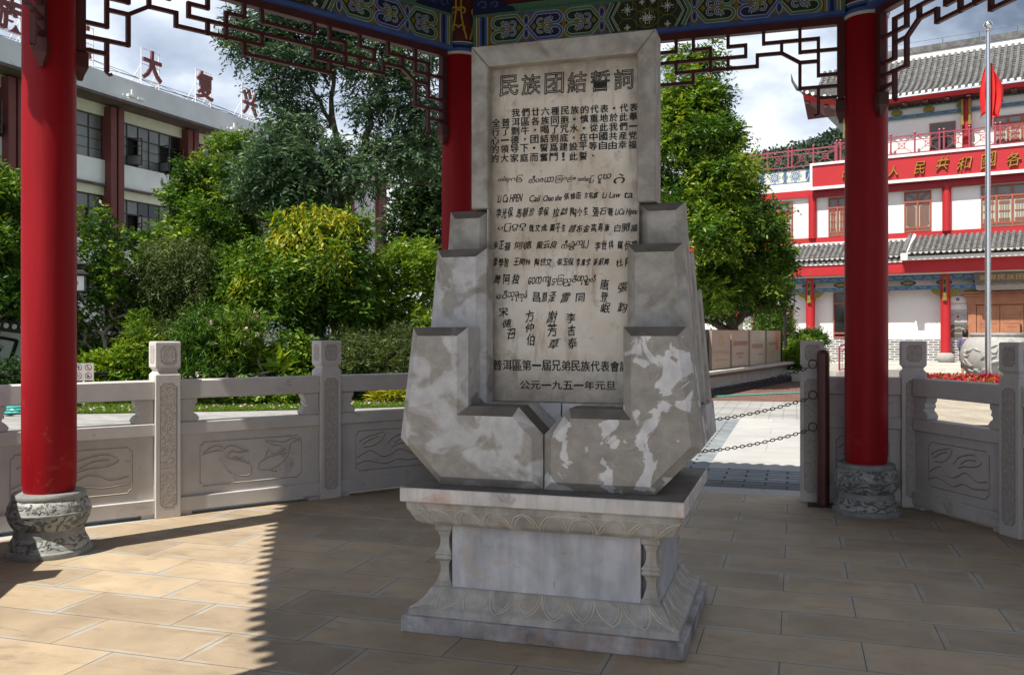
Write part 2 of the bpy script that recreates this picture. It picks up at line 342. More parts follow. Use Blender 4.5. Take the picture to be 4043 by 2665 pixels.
M_TILED = plain('dark_roof_tile_gap', (0.085, 0.088, 0.09), 0.85, 0.4, 9)
M_LIME = plain('white_lime_plaster', (0.78, 0.78, 0.77), 0.85, 0.05, 3, dirt=((0.60, 0.60, 0.60), 5, 0.62))
M_WHITE = plain('white_wall_paint', (0.80, 0.80, 0.80), 0.85, 0.02, 2)
M_OFFW = plain('cool_white_wall', (0.86, 0.88, 0.91), 0.85, 0.04, 1.5, dirt=((0.50, 0.51, 0.53), 1.2, 0.66))
M_GREYW = plain('blue_grey_parapet', (0.66, 0.70, 0.75), 0.85, 0.08, 0.8, dirt=((0.3, 0.33, 0.36), 1.2, 0.62))
M_CREAM = plain('cream_band_paint', (0.74, 0.72, 0.62), 0.85, 0.06, 1.5)
M_MAROON = plain('maroon_pilaster_paint', (0.17, 0.045, 0.045), 0.7, 0.1, 2)
M_SLAB = plain('weathered_slab_edge', (0.12, 0.085, 0.085), 0.85, 0.3, 3)
M_CRED = plain('bright_red_paint', (0.44, 0.014, 0.022), 0.55, 0.06, 2)
M_DRED = plain('deep_red_paint', (0.28, 0.006, 0.014), 0.6, 0.1, 3)
M_RAIL = plain('rose_maroon_metal', (0.30, 0.055, 0.085), 0.45, 0.12, 5)
M_WFRAME = plain('red_brown_window_wood', (0.33, 0.085, 0.05), 0.55, 0.12, 5)
M_DOOR = plain('brown_carved_door_wood', (0.36, 0.155, 0.085), 0.5, 0.15, 4, bmp=0.2, bscale=40)
M_DFRAME = plain('dark_window_frame', (0.035, 0.022, 0.024), 0.5, 0.2, 4)
M_GOLD = plain('gilt_letter', (0.50, 0.29, 0.06), 0.32, 0.1, 6, metal=0.75)
M_STEEL = plain('polished_steel', (0.72, 0.72, 0.74), 0.18, 0.03, 4, metal=1.0)
M_IRON = plain('black_iron', (0.018, 0.016, 0.016), 0.5, 0.2, 20)
M_MPIPE = plain('dark_maroon_pipe', (0.085, 0.02, 0.018), 0.4, 0.15, 12)
M_URN = plain('pale_carved_granite', (0.33, 0.33, 0.32), 0.8, 0.15, 6, bmp=0.5, bscale=50)
M_FLAG = plain('red_flag_cloth', (0.62, 0.012, 0.012), 0.8, 0.1, 6)
M_YEL = plain('yellow_star_cloth', (0.75, 0.55, 0.03), 0.8, 0.05, 6)
M_TRUNK = plain('dark_bark', (0.075, 0.055, 0.04), 0.9, 0.35, 9, bmp=0.8, bscale=25)
M_TRUNKP = plain('pale_bark', (0.27, 0.235, 0.185), 0.9, 0.3, 9, bmp=0.6, bscale=25)
M_TRUNKO = plain('orange_bark', (0.36, 0.15, 0.05), 0.9, 0.35, 9, bmp=0.9, bscale=20)
def glass(name, c, rough=0.08, var=0.4, scale=0.7):
    m, nt, b = mat(name); v = coords(nt); n = noise(nt, v, scale, 4); r = ramp(nt, n, [(0.3, tuple(x * (1 - var) for x in c)), (0.7, tuple(x * (1 + var) for x in c))])
    nt.links.new(r.outputs[0], b.inputs['Base Color']); b.inputs['Roughness'].default_value = rough; b.inputs['Specular IOR Level'].default_value = 0.7; return m
M_GLASSD = glass('dark_room_glass', (0.018, 0.021, 0.023), 0.12)
M_GLASSG = glass('grey_frosted_glass', (0.17, 0.18, 0.185), 0.3, 0.3)
M_GLASSC = glass('pale_green_curtain_glass', (0.40, 0.47, 0.40), 0.12, 0.15)
M_ROOM = plain('dark_room_interior', (0.008, 0.008, 0.009), 0.9, 0.2, 3)
M_CURTAIN = plain('tan_curtain', (0.22, 0.16, 0.11), 0.9, 0.2, 6)
M_BLACKB = plain('black_frame_paint', (0.012, 0.01, 0.011), 0.5, 0.2, 6)
M_PANEL = plain('pink_beige_poster_board', (0.30, 0.235, 0.20), 0.3, 0.08, 1.5)
M_PANELW = plain('cream_poster_board', (0.40, 0.36, 0.31), 0.3, 0.08, 1.5)
M_PINK = plain('pink_poster_band', (0.55, 0.16, 0.17), 0.35, 0.1, 2)
M_SIGN = plain('brushed_metal_sign', (0.42, 0.42, 0.42), 0.4, 0.04, 3)
M_SIGNW = plain('white_sign_board', (0.80, 0.80, 0.81), 0.4, 0.03, 3)
M_BRONZE = plain('dark_bronze_plaque', (0.11, 0.10, 0.085), 0.4, 0.2, 3)
M_PLAQ = plain('dark_lacquer_board', (0.105, 0.09, 0.085), 0.3, 0.2, 3)
M_HOSE = plain('turquoise_hose', (0.06, 0.42, 0.38), 0.4, 0.1, 5)
M_CONC = plain('pale_concrete', (0.52, 0.51, 0.48), 0.85, 0.12, 3, bmp=0.3)
M_STEP = plain('grey_granite_step', (0.52, 0.51, 0.47), 0.8, 0.1, 4, bmp=0.2)
def brickmat(name, c1, c2, mortar, bw, bh, ms=0.02, off=0.5, rot=0, loc=(0, 0, 0), axes='XY', rough=0.8, bmp=0.3, kind='Object', var=(0.75, 1.2), nsc=3.0, smear=None):
    m, nt, b = mat(name); t = N(nt, 'ShaderNodeTexCoord'); mp = N(nt, 'ShaderNodeMapping')
    mp.inputs['Location'].default_value = loc; mp.inputs['Rotation'].default_value = (R(90) if axes == 'XZ' else 0, 0, rot)
    nt.links.new(t.outputs[kind], mp.inputs[0])
    br = N(nt, 'ShaderNodeTexBrick', offset=off, i_Scale=1.0, i_Mortar_Size=ms, i_Brick_Width=bw, i_Row_Height=bh, i_Mortar_Smooth=0.1, i_Bias=0.0)
    br.inputs['Color1'].default_value = (*c1, 1); br.inputs['Color2'].default_value = (*c2, 1); br.inputs['Mortar'].default_value = (*mortar, 1)
    nt.links.new(mp.outputs[0], br.inputs['Vector'])
    n = noise(nt, t.outputs[kind], nsc, 7, 0.65, 0.3); g = ramp(nt, n, [(0.3, (var[0],) * 3), (0.7, (var[1],) * 3)])
    c = mixc(nt, 1.0, br.outputs[0], g.outputs[0], 'MULTIPLY')
    if smear:
        n2 = noise(nt, t.outputs[kind], smear[1], 8, 0.7, 0.8); c = mixc(nt, ramp(nt, n2, [(smear[2], (0, 0, 0)), (smear[2] + 0.14, (smear[3],) * 3)]).outputs[0], c, smear[0])
    nt.links.new(c, b.inputs['Base Color']); b.inputs['Roughness'].default_value = rough; b.inputs['Specular IOR Level'].default_value = 0.3
    inv = N(nt, 'ShaderNodeMath', operation='SUBTRACT'); inv.inputs[0].default_value = 1; nt.links.new(br.outputs['Fac'], inv.inputs[1]); bump(nt, b, inv.outputs[0], bmp, 0.006)
    return m
AL = R(17.4)
def floor_mat():
    m, nt, b = mat('sandstone_floor_tile'); t = N(nt, 'ShaderNodeTexCoord'); v = t.outputs['Object']
    dn = N(nt, 'ShaderNodeTexNoise', i_Scale=22.0, i_Detail=3.0); nt.links.new(v, dn.inputs['Vector'])
    off = N(nt, 'ShaderNodeVectorMath', operation='SUBTRACT'); nt.links.new(dn.outputs[1], off.inputs[0]); off.inputs[1].default_value = (0.5, 0.5, 0.5)
    sc = N(nt, 'ShaderNodeVectorMath', operation='SCALE'); sc.inputs[3].default_value = 0.02; nt.links.new(off.outputs[0], sc.inputs[0])
    wob = N(nt, 'ShaderNodeVectorMath', operation='ADD'); nt.links.new(v, wob.inputs[0]); nt.links.new(sc.outputs[0], wob.inputs[1])
    def br(vec, ms, sm):
        q = N(nt, 'ShaderNodeTexBrick', offset=0.5, i_Scale=1.0, i_Mortar_Size=ms, i_Mortar_Smooth=sm, i_Bias=0.0, i_Brick_Width=0.75, i_Row_Height=0.4)
        q.inputs['Color1'].default_value = (0.43, 0.345, 0.24, 1); q.inputs['Color2'].default_value = (0.31, 0.25, 0.18, 1); q.inputs['Mortar'].default_value = (0, 0, 0, 1)
        mp = N(nt, 'ShaderNodeMapping'); mp.inputs['Location'].default_value = (-1.12 + 0.375, -0.13 + 0.4, 0); nt.links.new(vec, mp.inputs[0]); nt.links.new(mp.outputs[0], q.inputs['Vector']); return q
    wide = br(wob.outputs[0], 0.034, 0.2); thin = br(v, 0.0028, 0.3)
    n = noise(nt, v, 2.2, 8, 0.62, 0.4); g = ramp(nt, n, [(0.3, (0.76, 0.75, 0.74)), (0.68, (1.15, 1.14, 1.12))])
    base = br(v, 0.0, 0.0)
    c = mixc(nt, 1.0, base.outputs[0], g.outputs[0], 'MULTIPLY')
    msx = N(nt, 'ShaderNodeMapping'); msx.inputs['Scale'].default_value = (2.0, 7.0, 1); nt.links.new(v, msx.inputs[0])
    n2 = noise(nt, msx.outputs[0], 1.1, 9, 0.68, 0.9); c = mixc(nt, ramp(nt, n2, [(0.55, (0, 0, 0)), (0.72, (0.6, 0.6, 0.6))]).outputs[0], c, (0.15, 0.115, 0.085))
    pn = noise(nt, v, 2.6, 3, 0.5); pm = ramp(nt, pn, [(0.44, (0.1, 0.1, 0.1)), (0.58, (1, 1, 1))])
    mw = N(nt, 'ShaderNodeMath', operation='MULTIPLY'); nt.links.new(wide.outputs['Fac'], mw.inputs[0]); nt.links.new(pm.outputs[0], mw.inputs[1])
    c = mixc(nt, mw.outputs[0], c, (0.37, 0.345, 0.30))
    c = mixc(nt, thin.outputs['Fac'], c, (0.055, 0.045, 0.04))
    sp = N(nt, 'ShaderNodeTexNoise', i_Scale=160.0, i_Detail=2.0); nt.links.new(v, sp.inputs['Vector'])
    c = mixc(nt, 1.0, c, ramp(nt, sp.outputs[0], [(0.3, (0.9, 0.9, 0.9)), (0.7, (1.08, 1.08, 1.08))]).outputs[0], 'MULTIPLY')
    nt.links.new(c, b.inputs['Base Color']); b.inputs['Roughness'].default_value = 0.62; b.inputs['Specular IOR Level'].default_value = 0.35
    a = N(nt, 'ShaderNodeMath', operation='MULTIPLY_ADD'); nt.links.new(thin.outputs['Fac'], a.inputs[0]); a.inputs[1].default_value = -2.0; nt.links.new(noise(nt, v, 45, 6, 0.7), a.inputs[2])
    bump(nt, b, a.outputs[0], 0.35, 0.004); return m
M_FLOOR = floor_mat()
M_PAVE = brickmat('grey_plaza_paving', (0.37, 0.37, 0.365), (0.28, 0.29, 0.29), (0.16, 0.15, 0.14), 0.5, 0.22, 0.012, rot=AL, nsc=1.1, smear=((0.3, 0.27, 0.23), 0.5, 0.56, 0.6))
M_PAVEB = brickmat('blue_grey_paver', (0.27, 0.30, 0.32), (0.20, 0.225, 0.245), (0.045, 0.045, 0.05), 0.44, 0.17, 0.014, nsc=2.5)
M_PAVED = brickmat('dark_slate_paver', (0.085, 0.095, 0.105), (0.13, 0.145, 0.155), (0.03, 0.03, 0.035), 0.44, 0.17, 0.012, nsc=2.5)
M_SLABW = brickmat('pale_stone_slab', (0.41, 0.41, 0.405), (0.36, 0.36, 0.355), (0.33, 0.32, 0.3), 1.6, 1.05, 0.01, nsc=1.2, var=(0.85, 1.1))
M_WARM = brickmat('warm_beige_paving', (0.38, 0.34, 0.27), (0.33, 0.30, 0.25), (0.28, 0.25, 0.2), 0.6, 0.3, 0.012, rot=AL, nsc=1.0)
M_REDPAVE = brickmat('red_brown_brick_paving', (0.20, 0.10, 0.075), (0.15, 0.08, 0.065), (0.09, 0.07, 0.06), 0.24, 0.12, 0.01, rot=AL, nsc=1.4)
M_BRICK = brickmat('grey_brick_white_joint', (0.10, 0.105, 0.115), (0.22, 0.23, 0.24), (0.66, 0.66, 0.65), 0.36, 0.1, 0.017, axes='XZ', nsc=2.0, bmp=0.15)
def leafmat(name, stops, trans=0.3, rough=0.5, spec=0.22):
    m, nt, b = mat(name); at = N(nt, 'ShaderNodeAttribute', attribute_name='leaf_tone')
    r = ramp(nt, at.outputs['Fac'], stops); nt.links.new(r.outputs[0], b.inputs['Base Color'])
    b.inputs['Roughness'].default_value = rough; b.inputs['Specular IOR Level'].default_value = spec
    o = [n for n in nt.nodes if n.type == 'OUTPUT_MATERIAL'][0]
    tr = N(nt, 'ShaderNodeBsdfTranslucent'); hs = N(nt, 'ShaderNodeHueSaturation', i_Saturation=1.1, i_Value=1.5, i_Hue=0.48); nt.links.new(r.outputs[0], hs.inputs['Color']); nt.links.new(hs.outputs[0], tr.inputs[0])
    mxs = N(nt, 'ShaderNodeMixShader'); mxs.inputs[0].default_value = trans
    nt.links.new(b.outputs[0], mxs.inputs[1]); nt.links.new(tr.outputs[0], mxs.inputs[2]); nt.links.new(mxs.outputs[0], o.inputs[0]); return m
L_FEATHER = leafmat('feathery_blue_green_leaf', [(0, (0.03, 0.06, 0.032)), (0.6, (0.07, 0.13, 0.062)), (1, (0.14, 0.21, 0.10))], 0.2, 0.45)
L_DARK = leafmat('dark_green_leaf', [(0, (0.02, 0.045, 0.016)), (0.7, (0.045, 0.09, 0.028)), (1, (0.09, 0.15, 0.045))], 0.18, 0.45)
L_MID = leafmat('mid_green_leaf', [(0, (0.02, 0.055, 0.010)), (0.55, (0.06, 0.14, 0.018)), (0.85, (0.15, 0.25, 0.028)), (1, (0.25, 0.32, 0.04))], 0.25, 0.42)
L_BRIGHT = leafmat('bright_green_leaf', [(0, (0.05, 0.11, 0.014)), (0.6, (0.14, 0.25, 0.025)), (1, (0.28, 0.35, 0.04))], 0.3, 0.4)
L_YELLOW = leafmat('yellow_young_leaf', [(0, (0.14, 0.22, 0.02)), (0.6, (0.32, 0.36, 0.03)), (1, (0.46, 0.36, 0.04))], 0.35, 0.45)
L_ORANGE = leafmat('dry_orange_leaf', [(0, (0.35, 0.14, 0.03)), (1, (0.5, 0.25, 0.05))], 0.3, 0.6)
L_OLIVE = leafmat('olive_fine_leaf', [(0, (0.03, 0.05, 0.014)), (0.7, (0.075, 0.11, 0.03)), (1, (0.13, 0.17, 0.045))], 0.25, 0.5)
L_PINK = leafmat('pink_petal', [(0, (0.6, 0.25, 0.42)), (0.6, (0.75, 0.5, 0.58)), (1, (0.8, 0.7, 0.72))], 0.3, 0.6)
L_RED = leafmat('red_bedding_leaf', [(0, (0.26, 0.006, 0.02)), (0.5, (0.48, 0.012, 0.035)), (0.62, (0.36, 0.08, 0.03)), (0.75, (0.14, 0.17, 0.03)), (1, (0.26, 0.28, 0.04))], 0.25, 0.5)
L_GRASS = leafmat('lawn_blade', [(0, (0.06, 0.13, 0.012)), (0.6, (0.12, 0.22, 0.02)), (1, (0.2, 0.3, 0.03))], 0.3, 0.6)
L_HILL = leafmat('far_forest', [(0, (0.03, 0.05, 0.04)), (0.6, (0.05, 0.085, 0.06)), (1, (0.085, 0.12, 0.075))], 0.1, 0.8, 0.1)
M_LAWN = plain('lawn_soil_green', (0.085, 0.15, 0.02), 0.95, 0.35, 3)
M_SOIL = plain('dark_planting_soil', (0.045, 0.04, 0.028), 0.95, 0.4, 3)
INSCR=[('民',-0.31,2.855,0.111,0.117,0),('族',-0.183,2.851,0.11,0.116,0),('团',-0.053,2.848,0.108,0.115,0),('結',0.073,2.843,0.106,0.114,0),('誓',0.2,2.839,0.105,0.113,0),
('詞',0.325,2.838,0.103,0.112,0),('我',-0.27,2.704,0.045,0.044,1),('們',-0.214,2.703,0.045,0.044,1),('廿',-0.158,2.701,0.045,0.044,1),('六',-0.103,2.7,0.045,0.044,1),
('種',-0.048,2.698,0.044,0.044,1),('民',0.007,2.696,0.044,0.044,1),('族',0.061,2.695,0.044,0.044,1),('的',0.115,2.693,0.043,0.043,1),('代',0.168,2.692,0.043,0.043,1),
('表',0.221,2.69,0.043,0.043,1),('·',0.274,2.689,0.012,0.012,1),('代',0.326,2.687,0.042,0.043,1),('表',0.378,2.686,0.042,0.043,1),('全',-0.383,2.657,0.046,0.045,1),
('普',-0.327,2.656,0.046,0.045,1),('洱',-0.27,2.654,0.045,0.044,1),('區',-0.215,2.653,0.045,0.044,1),('各',-0.159,2.651,0.045,0.044,1),('族',-0.104,2.65,0.045,0.044,1),
('同',-0.049,2.648,0.044,0.044,1),('胞',0.005,2.647,0.044,0.044,1),('·',0.059,2.646,0.013,0.012,1),('慎',0.113,2.644,0.043,0.043,1),('重',0.166,2.643,0.043,0.043,1),
('地',0.219,2.642,0.043,0.043,1),('於',0.272,2.64,0.043,0.043,1),('此',0.324,2.639,0.042,0.043,1),('舉',0.376,2.638,0.042,0.043,1),('行',-0.386,2.608,0.046,0.045,1),
('了',-0.329,2.607,0.046,0.045,1),('剽',-0.273,2.605,0.045,0.045,1),('牛',-0.217,2.604,0.045,0.044,1),('，',-0.161,2.602,0.013,0.013,1),('喝',-0.106,2.601,0.045,0.044,1),
('了',-0.051,2.599,0.044,0.044,1),('咒',0.003,2.598,0.044,0.044,1),('水',0.057,2.597,0.044,0.044,1),('·',0.111,2.595,0.013,0.012,1),('從',0.165,2.594,0.043,0.043,1),
('此',0.218,2.592,0.043,0.043,1),('我',0.27,2.591,0.043,0.043,1),('們',0.323,2.59,0.042,0.043,1),('一',0.375,2.588,0.042,0.007,1),('心',-0.389,2.56,0.046,0.045,1),
('一',-0.332,2.559,0.046,0.007,1),('德',-0.276,2.557,0.045,0.045,1),('，',-0.219,2.556,0.013,0.013,1),('团',-0.164,2.554,0.045,0.044,1),('結',-0.108,2.553,0.045,0.044,1),
('到',-0.053,2.551,0.044,0.044,1),('底',0.001,2.55,0.044,0.044,1),('；',0.055,2.548,0.013,0.012,1),('在',0.109,2.547,0.043,0.043,1),('中',0.163,2.545,0.043,0.043,1),
('國',0.216,2.544,0.043,0.043,1),('共',0.269,2.542,0.043,0.043,1),('産',0.321,2.541,0.042,0.043,1),('党',0.373,2.539,0.042,0.043,1),('的',-0.391,2.512,0.046,0.045,1),
('領',-0.334,2.511,0.046,0.045,1),('导',-0.277,2.509,0.046,0.045,1),('下',-0.221,2.508,0.045,0.044,1),('·',-0.166,2.506,0.013,0.013,1),('誓',-0.11,2.505,0.045,0.044,1),
('爲',-0.056,2.503,0.044,0.044,1),('建',-0.001,2.502,0.044,0.044,1),('設',0.053,2.5,0.044,0.044,1),('平',0.107,2.499,0.043,0.043,1),('等',0.16,2.497,0.043,0.043,1),
('自',0.214,2.496,0.043,0.043,1),('由',0.266,2.494,0.043,0.043,1),('幸',0.319,2.493,0.042,0.043,1),('福',0.371,2.491,0.042,0.043,1),('的',-0.392,2.461,0.046,0.045,1),
('大',-0.335,2.46,0.046,0.045,1),('家',-0.278,2.458,0.046,0.045,1),('庭',-0.222,2.456,0.045,0.044,1),('而',-0.166,2.455,0.045,0.044,1),('奮',-0.111,2.453,0.045,0.044,1),
('鬥',-0.056,2.452,0.044,0.044,1),('！',-0.002,2.45,0.014,0.044,1),('此',0.053,2.448,0.044,0.044,1),('誓',0.107,2.447,0.043,0.043,1),('、',0.16,2.445,0.013,0.012,1),
('Li Ca HPEN',-0.302,2.239,0.137,0.043,3),('Caii',-0.162,2.232,0.059,0.036,3),('Chao she',-0.062,2.23,0.102,0.032,3),('张',0.017,2.237,0.03,0.034,2),('翰',0.05,2.236,0.03,0.034,2),
('臣',0.083,2.235,0.029,0.034,2),('方',0.123,2.235,0.023,0.034,2),('有',0.149,2.235,0.023,0.034,2),('富',0.174,2.234,0.023,0.034,2),('Li Law',0.261,2.231,0.096,0.03,3),
('ta',0.351,2.227,0.049,0.031,3),('李',-0.368,2.162,0.031,0.051,2),('光',-0.334,2.161,0.031,0.051,2),('保',-0.3,2.161,0.031,0.051,2),('馬',-0.252,2.158,0.032,0.049,2),
('朝',-0.216,2.158,0.032,0.049,2),('珍',-0.18,2.158,0.032,0.049,2),('李',-0.128,2.156,0.027,0.044,2),('保',-0.098,2.156,0.027,0.044,2),('拉',-0.043,2.154,0.041,0.044,2),
('勐',0.002,2.154,0.04,0.044,2),('陶',0.053,2.15,0.031,0.046,2),('小',0.088,2.151,0.031,0.046,2),('生',0.122,2.151,0.031,0.046,2),('張',0.175,2.148,0.035,0.046,2),
('石',0.214,2.147,0.035,0.045,2),('菴',0.253,2.146,0.035,0.045,2),('LiCa Hpeu',0.339,2.136,0.116,0.043,3),('魏',-0.18,2.069,0.031,0.041,2),('文',-0.145,2.07,0.031,0.04,2),
('成',-0.11,2.07,0.031,0.04,2),('蕭',-0.063,2.069,0.028,0.042,2),('子',-0.032,2.069,0.028,0.042,2),('生',-0.001,2.069,0.028,0.042,2),('趙',0.049,2.061,0.034,0.04,2),
('布',0.087,2.061,0.034,0.04,2),('金',0.124,2.061,0.034,0.04,2),('高',0.165,2.061,0.032,0.044,2),('寿',0.201,2.06,0.032,0.044,2),('康',0.236,2.059,0.032,0.043,2),
('白',0.293,2.056,0.039,0.043,2),('開',0.336,2.055,0.039,0.043,2),('福',0.38,2.054,0.039,0.043,2),('朱',-0.385,1.984,0.03,0.043,2),('正',-0.352,1.982,0.03,0.043,2),
('福',-0.319,1.98,0.03,0.043,2),('何',-0.256,1.98,0.048,0.045,2),('德',-0.203,1.979,0.047,0.045,2),('龍',-0.134,1.977,0.036,0.044,2),('云',-0.095,1.976,0.036,0.044,2),
('良',-0.055,1.975,0.035,0.044,2),('李',0.185,1.968,0.033,0.046,2),('世',0.221,1.967,0.033,0.045,2),('祥',0.258,1.966,0.033,0.045,2),('羅',0.308,1.963,0.034,0.045,2),
('恒',0.346,1.962,0.034,0.045,2),('富',0.383,1.961,0.033,0.045,2),('李',-0.387,1.891,0.029,0.045,2),('學',-0.355,1.891,0.028,0.045,2),('智',-0.324,1.891,0.028,0.045,2),
('王',-0.266,1.889,0.03,0.039,2),('開',-0.233,1.888,0.03,0.039,2),('林',-0.2,1.888,0.029,0.039,2),('陶',-0.15,1.886,0.031,0.04,2),('世',-0.116,1.886,0.031,0.04,2),
('文',-0.082,1.885,0.031,0.04,2),('張',-0.022,1.885,0.028,0.038,2),('玉',0.009,1.884,0.028,0.038,2),('保',0.04,1.883,0.028,0.038,2),('李',0.08,1.88,0.024,0.042,2),
('萬',0.107,1.88,0.024,0.042,2),('学',0.134,1.879,0.024,0.042,2),('張',0.174,1.882,0.027,0.036,2),('紹',0.204,1.882,0.027,0.036,2),('興',0.233,1.881,0.026,0.036,2),
('杜',0.303,1.875,0.045,0.043,2),('阿',0.353,1.873,0.045,0.043,2),('黃',-0.376,1.797,0.049,0.051,2),('阿',-0.322,1.796,0.048,0.051,2),('独',-0.269,1.795,0.048,0.051,2),
('唐',0.223,1.761,0.05,0.057,2),('登',0.221,1.693,0.05,0.057,2),('岷',0.228,1.634,0.05,0.057,2),('張',0.321,1.741,0.059,0.059,2),('鈞',0.318,1.636,0.059,0.059,2),
('宋',-0.341,1.622,0.049,0.051,2),('徳',-0.32,1.551,0.049,0.051,2),('召',-0.298,1.497,0.048,0.051,2),('方',-0.191,1.595,0.05,0.056,2),('仲',-0.189,1.531,0.05,0.056,2),
('伯',-0.183,1.468,0.05,0.056,2),('謝',-0.066,1.586,0.052,0.06,2),('芳',-0.064,1.518,0.052,0.06,2),('草',-0.053,1.447,0.052,0.06,2),('李',0.04,1.584,0.051,0.057,2),
('吉',0.044,1.515,0.051,0.057,2),('泰',0.049,1.45,0.051,0.057,2),('昌',-0.151,1.697,0.039,0.055,2),('恩',-0.108,1.696,0.039,0.055,2),('泽',-0.065,1.694,0.038,0.055,2),
('雷',0.009,1.693,0.049,0.06,2),('同',0.092,1.693,0.053,0.052,2),('普',-0.375,1.327,0.051,0.058,4),('洱',-0.318,1.327,0.051,0.057,4),('區',-0.262,1.327,0.05,0.057,4),
('第',-0.207,1.327,0.05,0.057,4),('一',-0.152,1.327,0.05,0.009,4),('屆',-0.097,1.327,0.049,0.057,4),('兄',-0.042,1.327,0.049,0.057,4),('弟',0.012,1.327,0.049,0.056,4),
('民',0.066,1.326,0.048,0.056,4),('族',0.119,1.326,0.048,0.056,4),('代',0.172,1.326,0.048,0.056,4),('表',0.225,1.326,0.047,0.056,4),('會',0.277,1.326,0.047,0.055,4),
('議',0.329,1.326,0.047,0.055,4),('公',-0.218,1.22,0.055,0.045,4),('元',-0.157,1.22,0.055,0.044,4),('一',-0.097,1.221,0.054,0.007,4),('九',-0.037,1.222,0.054,0.044,4),
('五',0.023,1.222,0.053,0.044,4),('一',0.082,1.223,0.053,0.007,4),('年',0.141,1.224,0.053,0.044,4),('元',0.199,1.224,0.052,0.043,4),('旦',0.257,1.225,0.052,0.043,4),
('ကဝ်ၺ',-0.336,2.342,0.069,0.037,5),('ဂြာ',-0.265,2.343,0.064,0.039,5),('တီပဇ',-0.153,2.337,0.084,0.038,5),('ယာ',-0.081,2.33,0.052,0.028,5),('ဩဂ',-0.014,2.33,0.062,0.038,5),
('ည်ခ',0.044,2.329,0.045,0.034,5),('ကလဲ',0.099,2.326,0.041,0.024,5),('ဆြု',0.142,2.32,0.045,0.038,5),('ငူဃ',0.221,2.32,0.072,0.047,5),('ဂဲ',0.303,2.316,0.06,0.051,5),
('ပြ၂',-0.335,2.079,0.075,0.045,5),('ဂွဂု',-0.253,2.078,0.081,0.039,5),('ကဳ',0.005,1.977,0.033,0.044,5),('ခွဲ',0.044,1.971,0.045,0.048,5),('ကျ၂',0.102,1.974,0.067,0.044,5),
('ေဝက',-0.161,1.787,0.075,0.039,5),('ကျၠ',-0.096,1.781,0.045,0.053,5),('ဌာဩ',-0.032,1.787,0.064,0.053,5),('ည္ဇီ',0.037,1.783,0.073,0.057,5),('ဏ္ဍု',0.103,1.782,0.058,0.052,5),
('ဂ္လီ',0.151,1.784,0.048,0.052,5),('ေဝီ',-0.348,1.712,0.064,0.044,5),('သ္ခု',-0.285,1.701,0.061,0.053,5),('က္ခံ',-0.23,1.701,0.048,0.058,5)]
# ------------------------------------------------------------------ shared frames
CX, CY, R0 = 0.292, 5.15, 3.636
MX, MY = 0.114, 4.36
ca, sa = math.cos(AL), math.sin(AL)
def mloc(a, b): return (MX + a * ca + b * sa, MY - a * sa + b * ca)
HEX = [(CX + R0 * math.cos(R(g)), CY + R0 * math.sin(R(g))) for g in (162.6, 102.6, 42.6, -17.4, -77.4, -137.4)]   # clockwise, the first is the left column
ZP = -0.08
# ------------------------------------------------------------------ ground
def sheet(name, poly, z, m, rz=0, loc=(0, 0), kind='structure'):
    mb = MB(); c, s_ = math.cos(-rz), math.sin(-rz)
    mb.add([((x - loc[0]) * c - (y - loc[1]) * s_, (x - loc[0]) * s_ + (y - loc[1]) * c, 0) for x, y in poly], [list(range(len(poly)))])
    o = mb.obj(name, m); o.location = (loc[0], loc[1], z); o.rotation_euler = (0, 0, rz); o['kind'] = kind
    if o.data.polygons[0].normal.z < 0: o.data.flip_normals()
    return o
sheet('ground', [(-1500, -300), (1500, -300), (1500, 1500), (-1500, 1500)], ZP - 0.012, M_SOIL)
sheet('plaza_paving', [(-60, -12), (60, -12), (60, 60), (-60, 60)], ZP - 0.004, M_PAVE)
P4 = lambda a0, a1, b0, b1: [mloc(a0, b0), mloc(a1, b0), mloc(a1, b1), mloc(a0, b1)]
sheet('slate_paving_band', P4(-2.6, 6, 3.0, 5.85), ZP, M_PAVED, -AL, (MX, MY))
sheet('blue_grey_paving', P4(-2.6, 6, 5.85, 6.75), ZP, M_PAVEB, -AL, (MX, MY))
sheet('grey_paver_walk', P4(-2.6, 0.2, 6.75, 13.0), ZP, M_PAVEB, -AL, (MX, MY))
sheet('pale_slab_path', P4(0.2, 6.5, 6.75, 13.2), ZP, M_SLABW, -AL, (MX, MY))
sheet('warm_paving', [(7.2, 15.0), (24, 10), (30, 20), (14, 29), (9.5, 22)], ZP, M_WARM)
sheet('red_brick_paving', [(4.4, 21.5), (6.6, 21.0), (17.5, 33), (13.0, 37), (9.5, 33.5)], ZP + 0.002, M_REDPAVE)
# pavilion floor: hexagon of sandstone tiles edged by pale stone
def hexring(out):
    r = R0 + out / math.cos(R(30)); return [(CX + r * math.cos(R(g)), CY + r * math.sin(R(g))) for g in (162.6, 102.6, 42.6, -17.4, -77.4, -137.4)]
mb = MB(); pts = hexring(0.62); lo = hexring(0.93)
def tom(p, z):
    dx, dy = p[0] - MX, p[1] - MY; return (dx * ca - dy * sa, dx * sa + dy * ca, z)
mb.add([tom(p, 0) for p in pts], [list(range(6))]); o = mb.obj('pavilion_floor', M_FLOOR); o.location = (MX, MY, 0); o.rotation_euler = (0, 0, -AL); o['kind'] = 'structure'
if o.data.polygons[0].normal.z < 0: o.data.flip_normals()
mb = MB(); n6 = 6
mb.add([(*p, 0.0) for p in pts] + [(*p, 0.0) for p in lo] + [(*p, ZP) for p in lo], [(i, (i + 1) % 6, 6 + (i + 1) % 6, 6 + i) for i in range(6)] + [(6 + i, 6 + (i + 1) % 6, 12 + (i + 1) % 6, 12 + i) for i in range(6)])
o = mb.obj('floor_edging', M_SLABW); o['kind'] = 'structure'

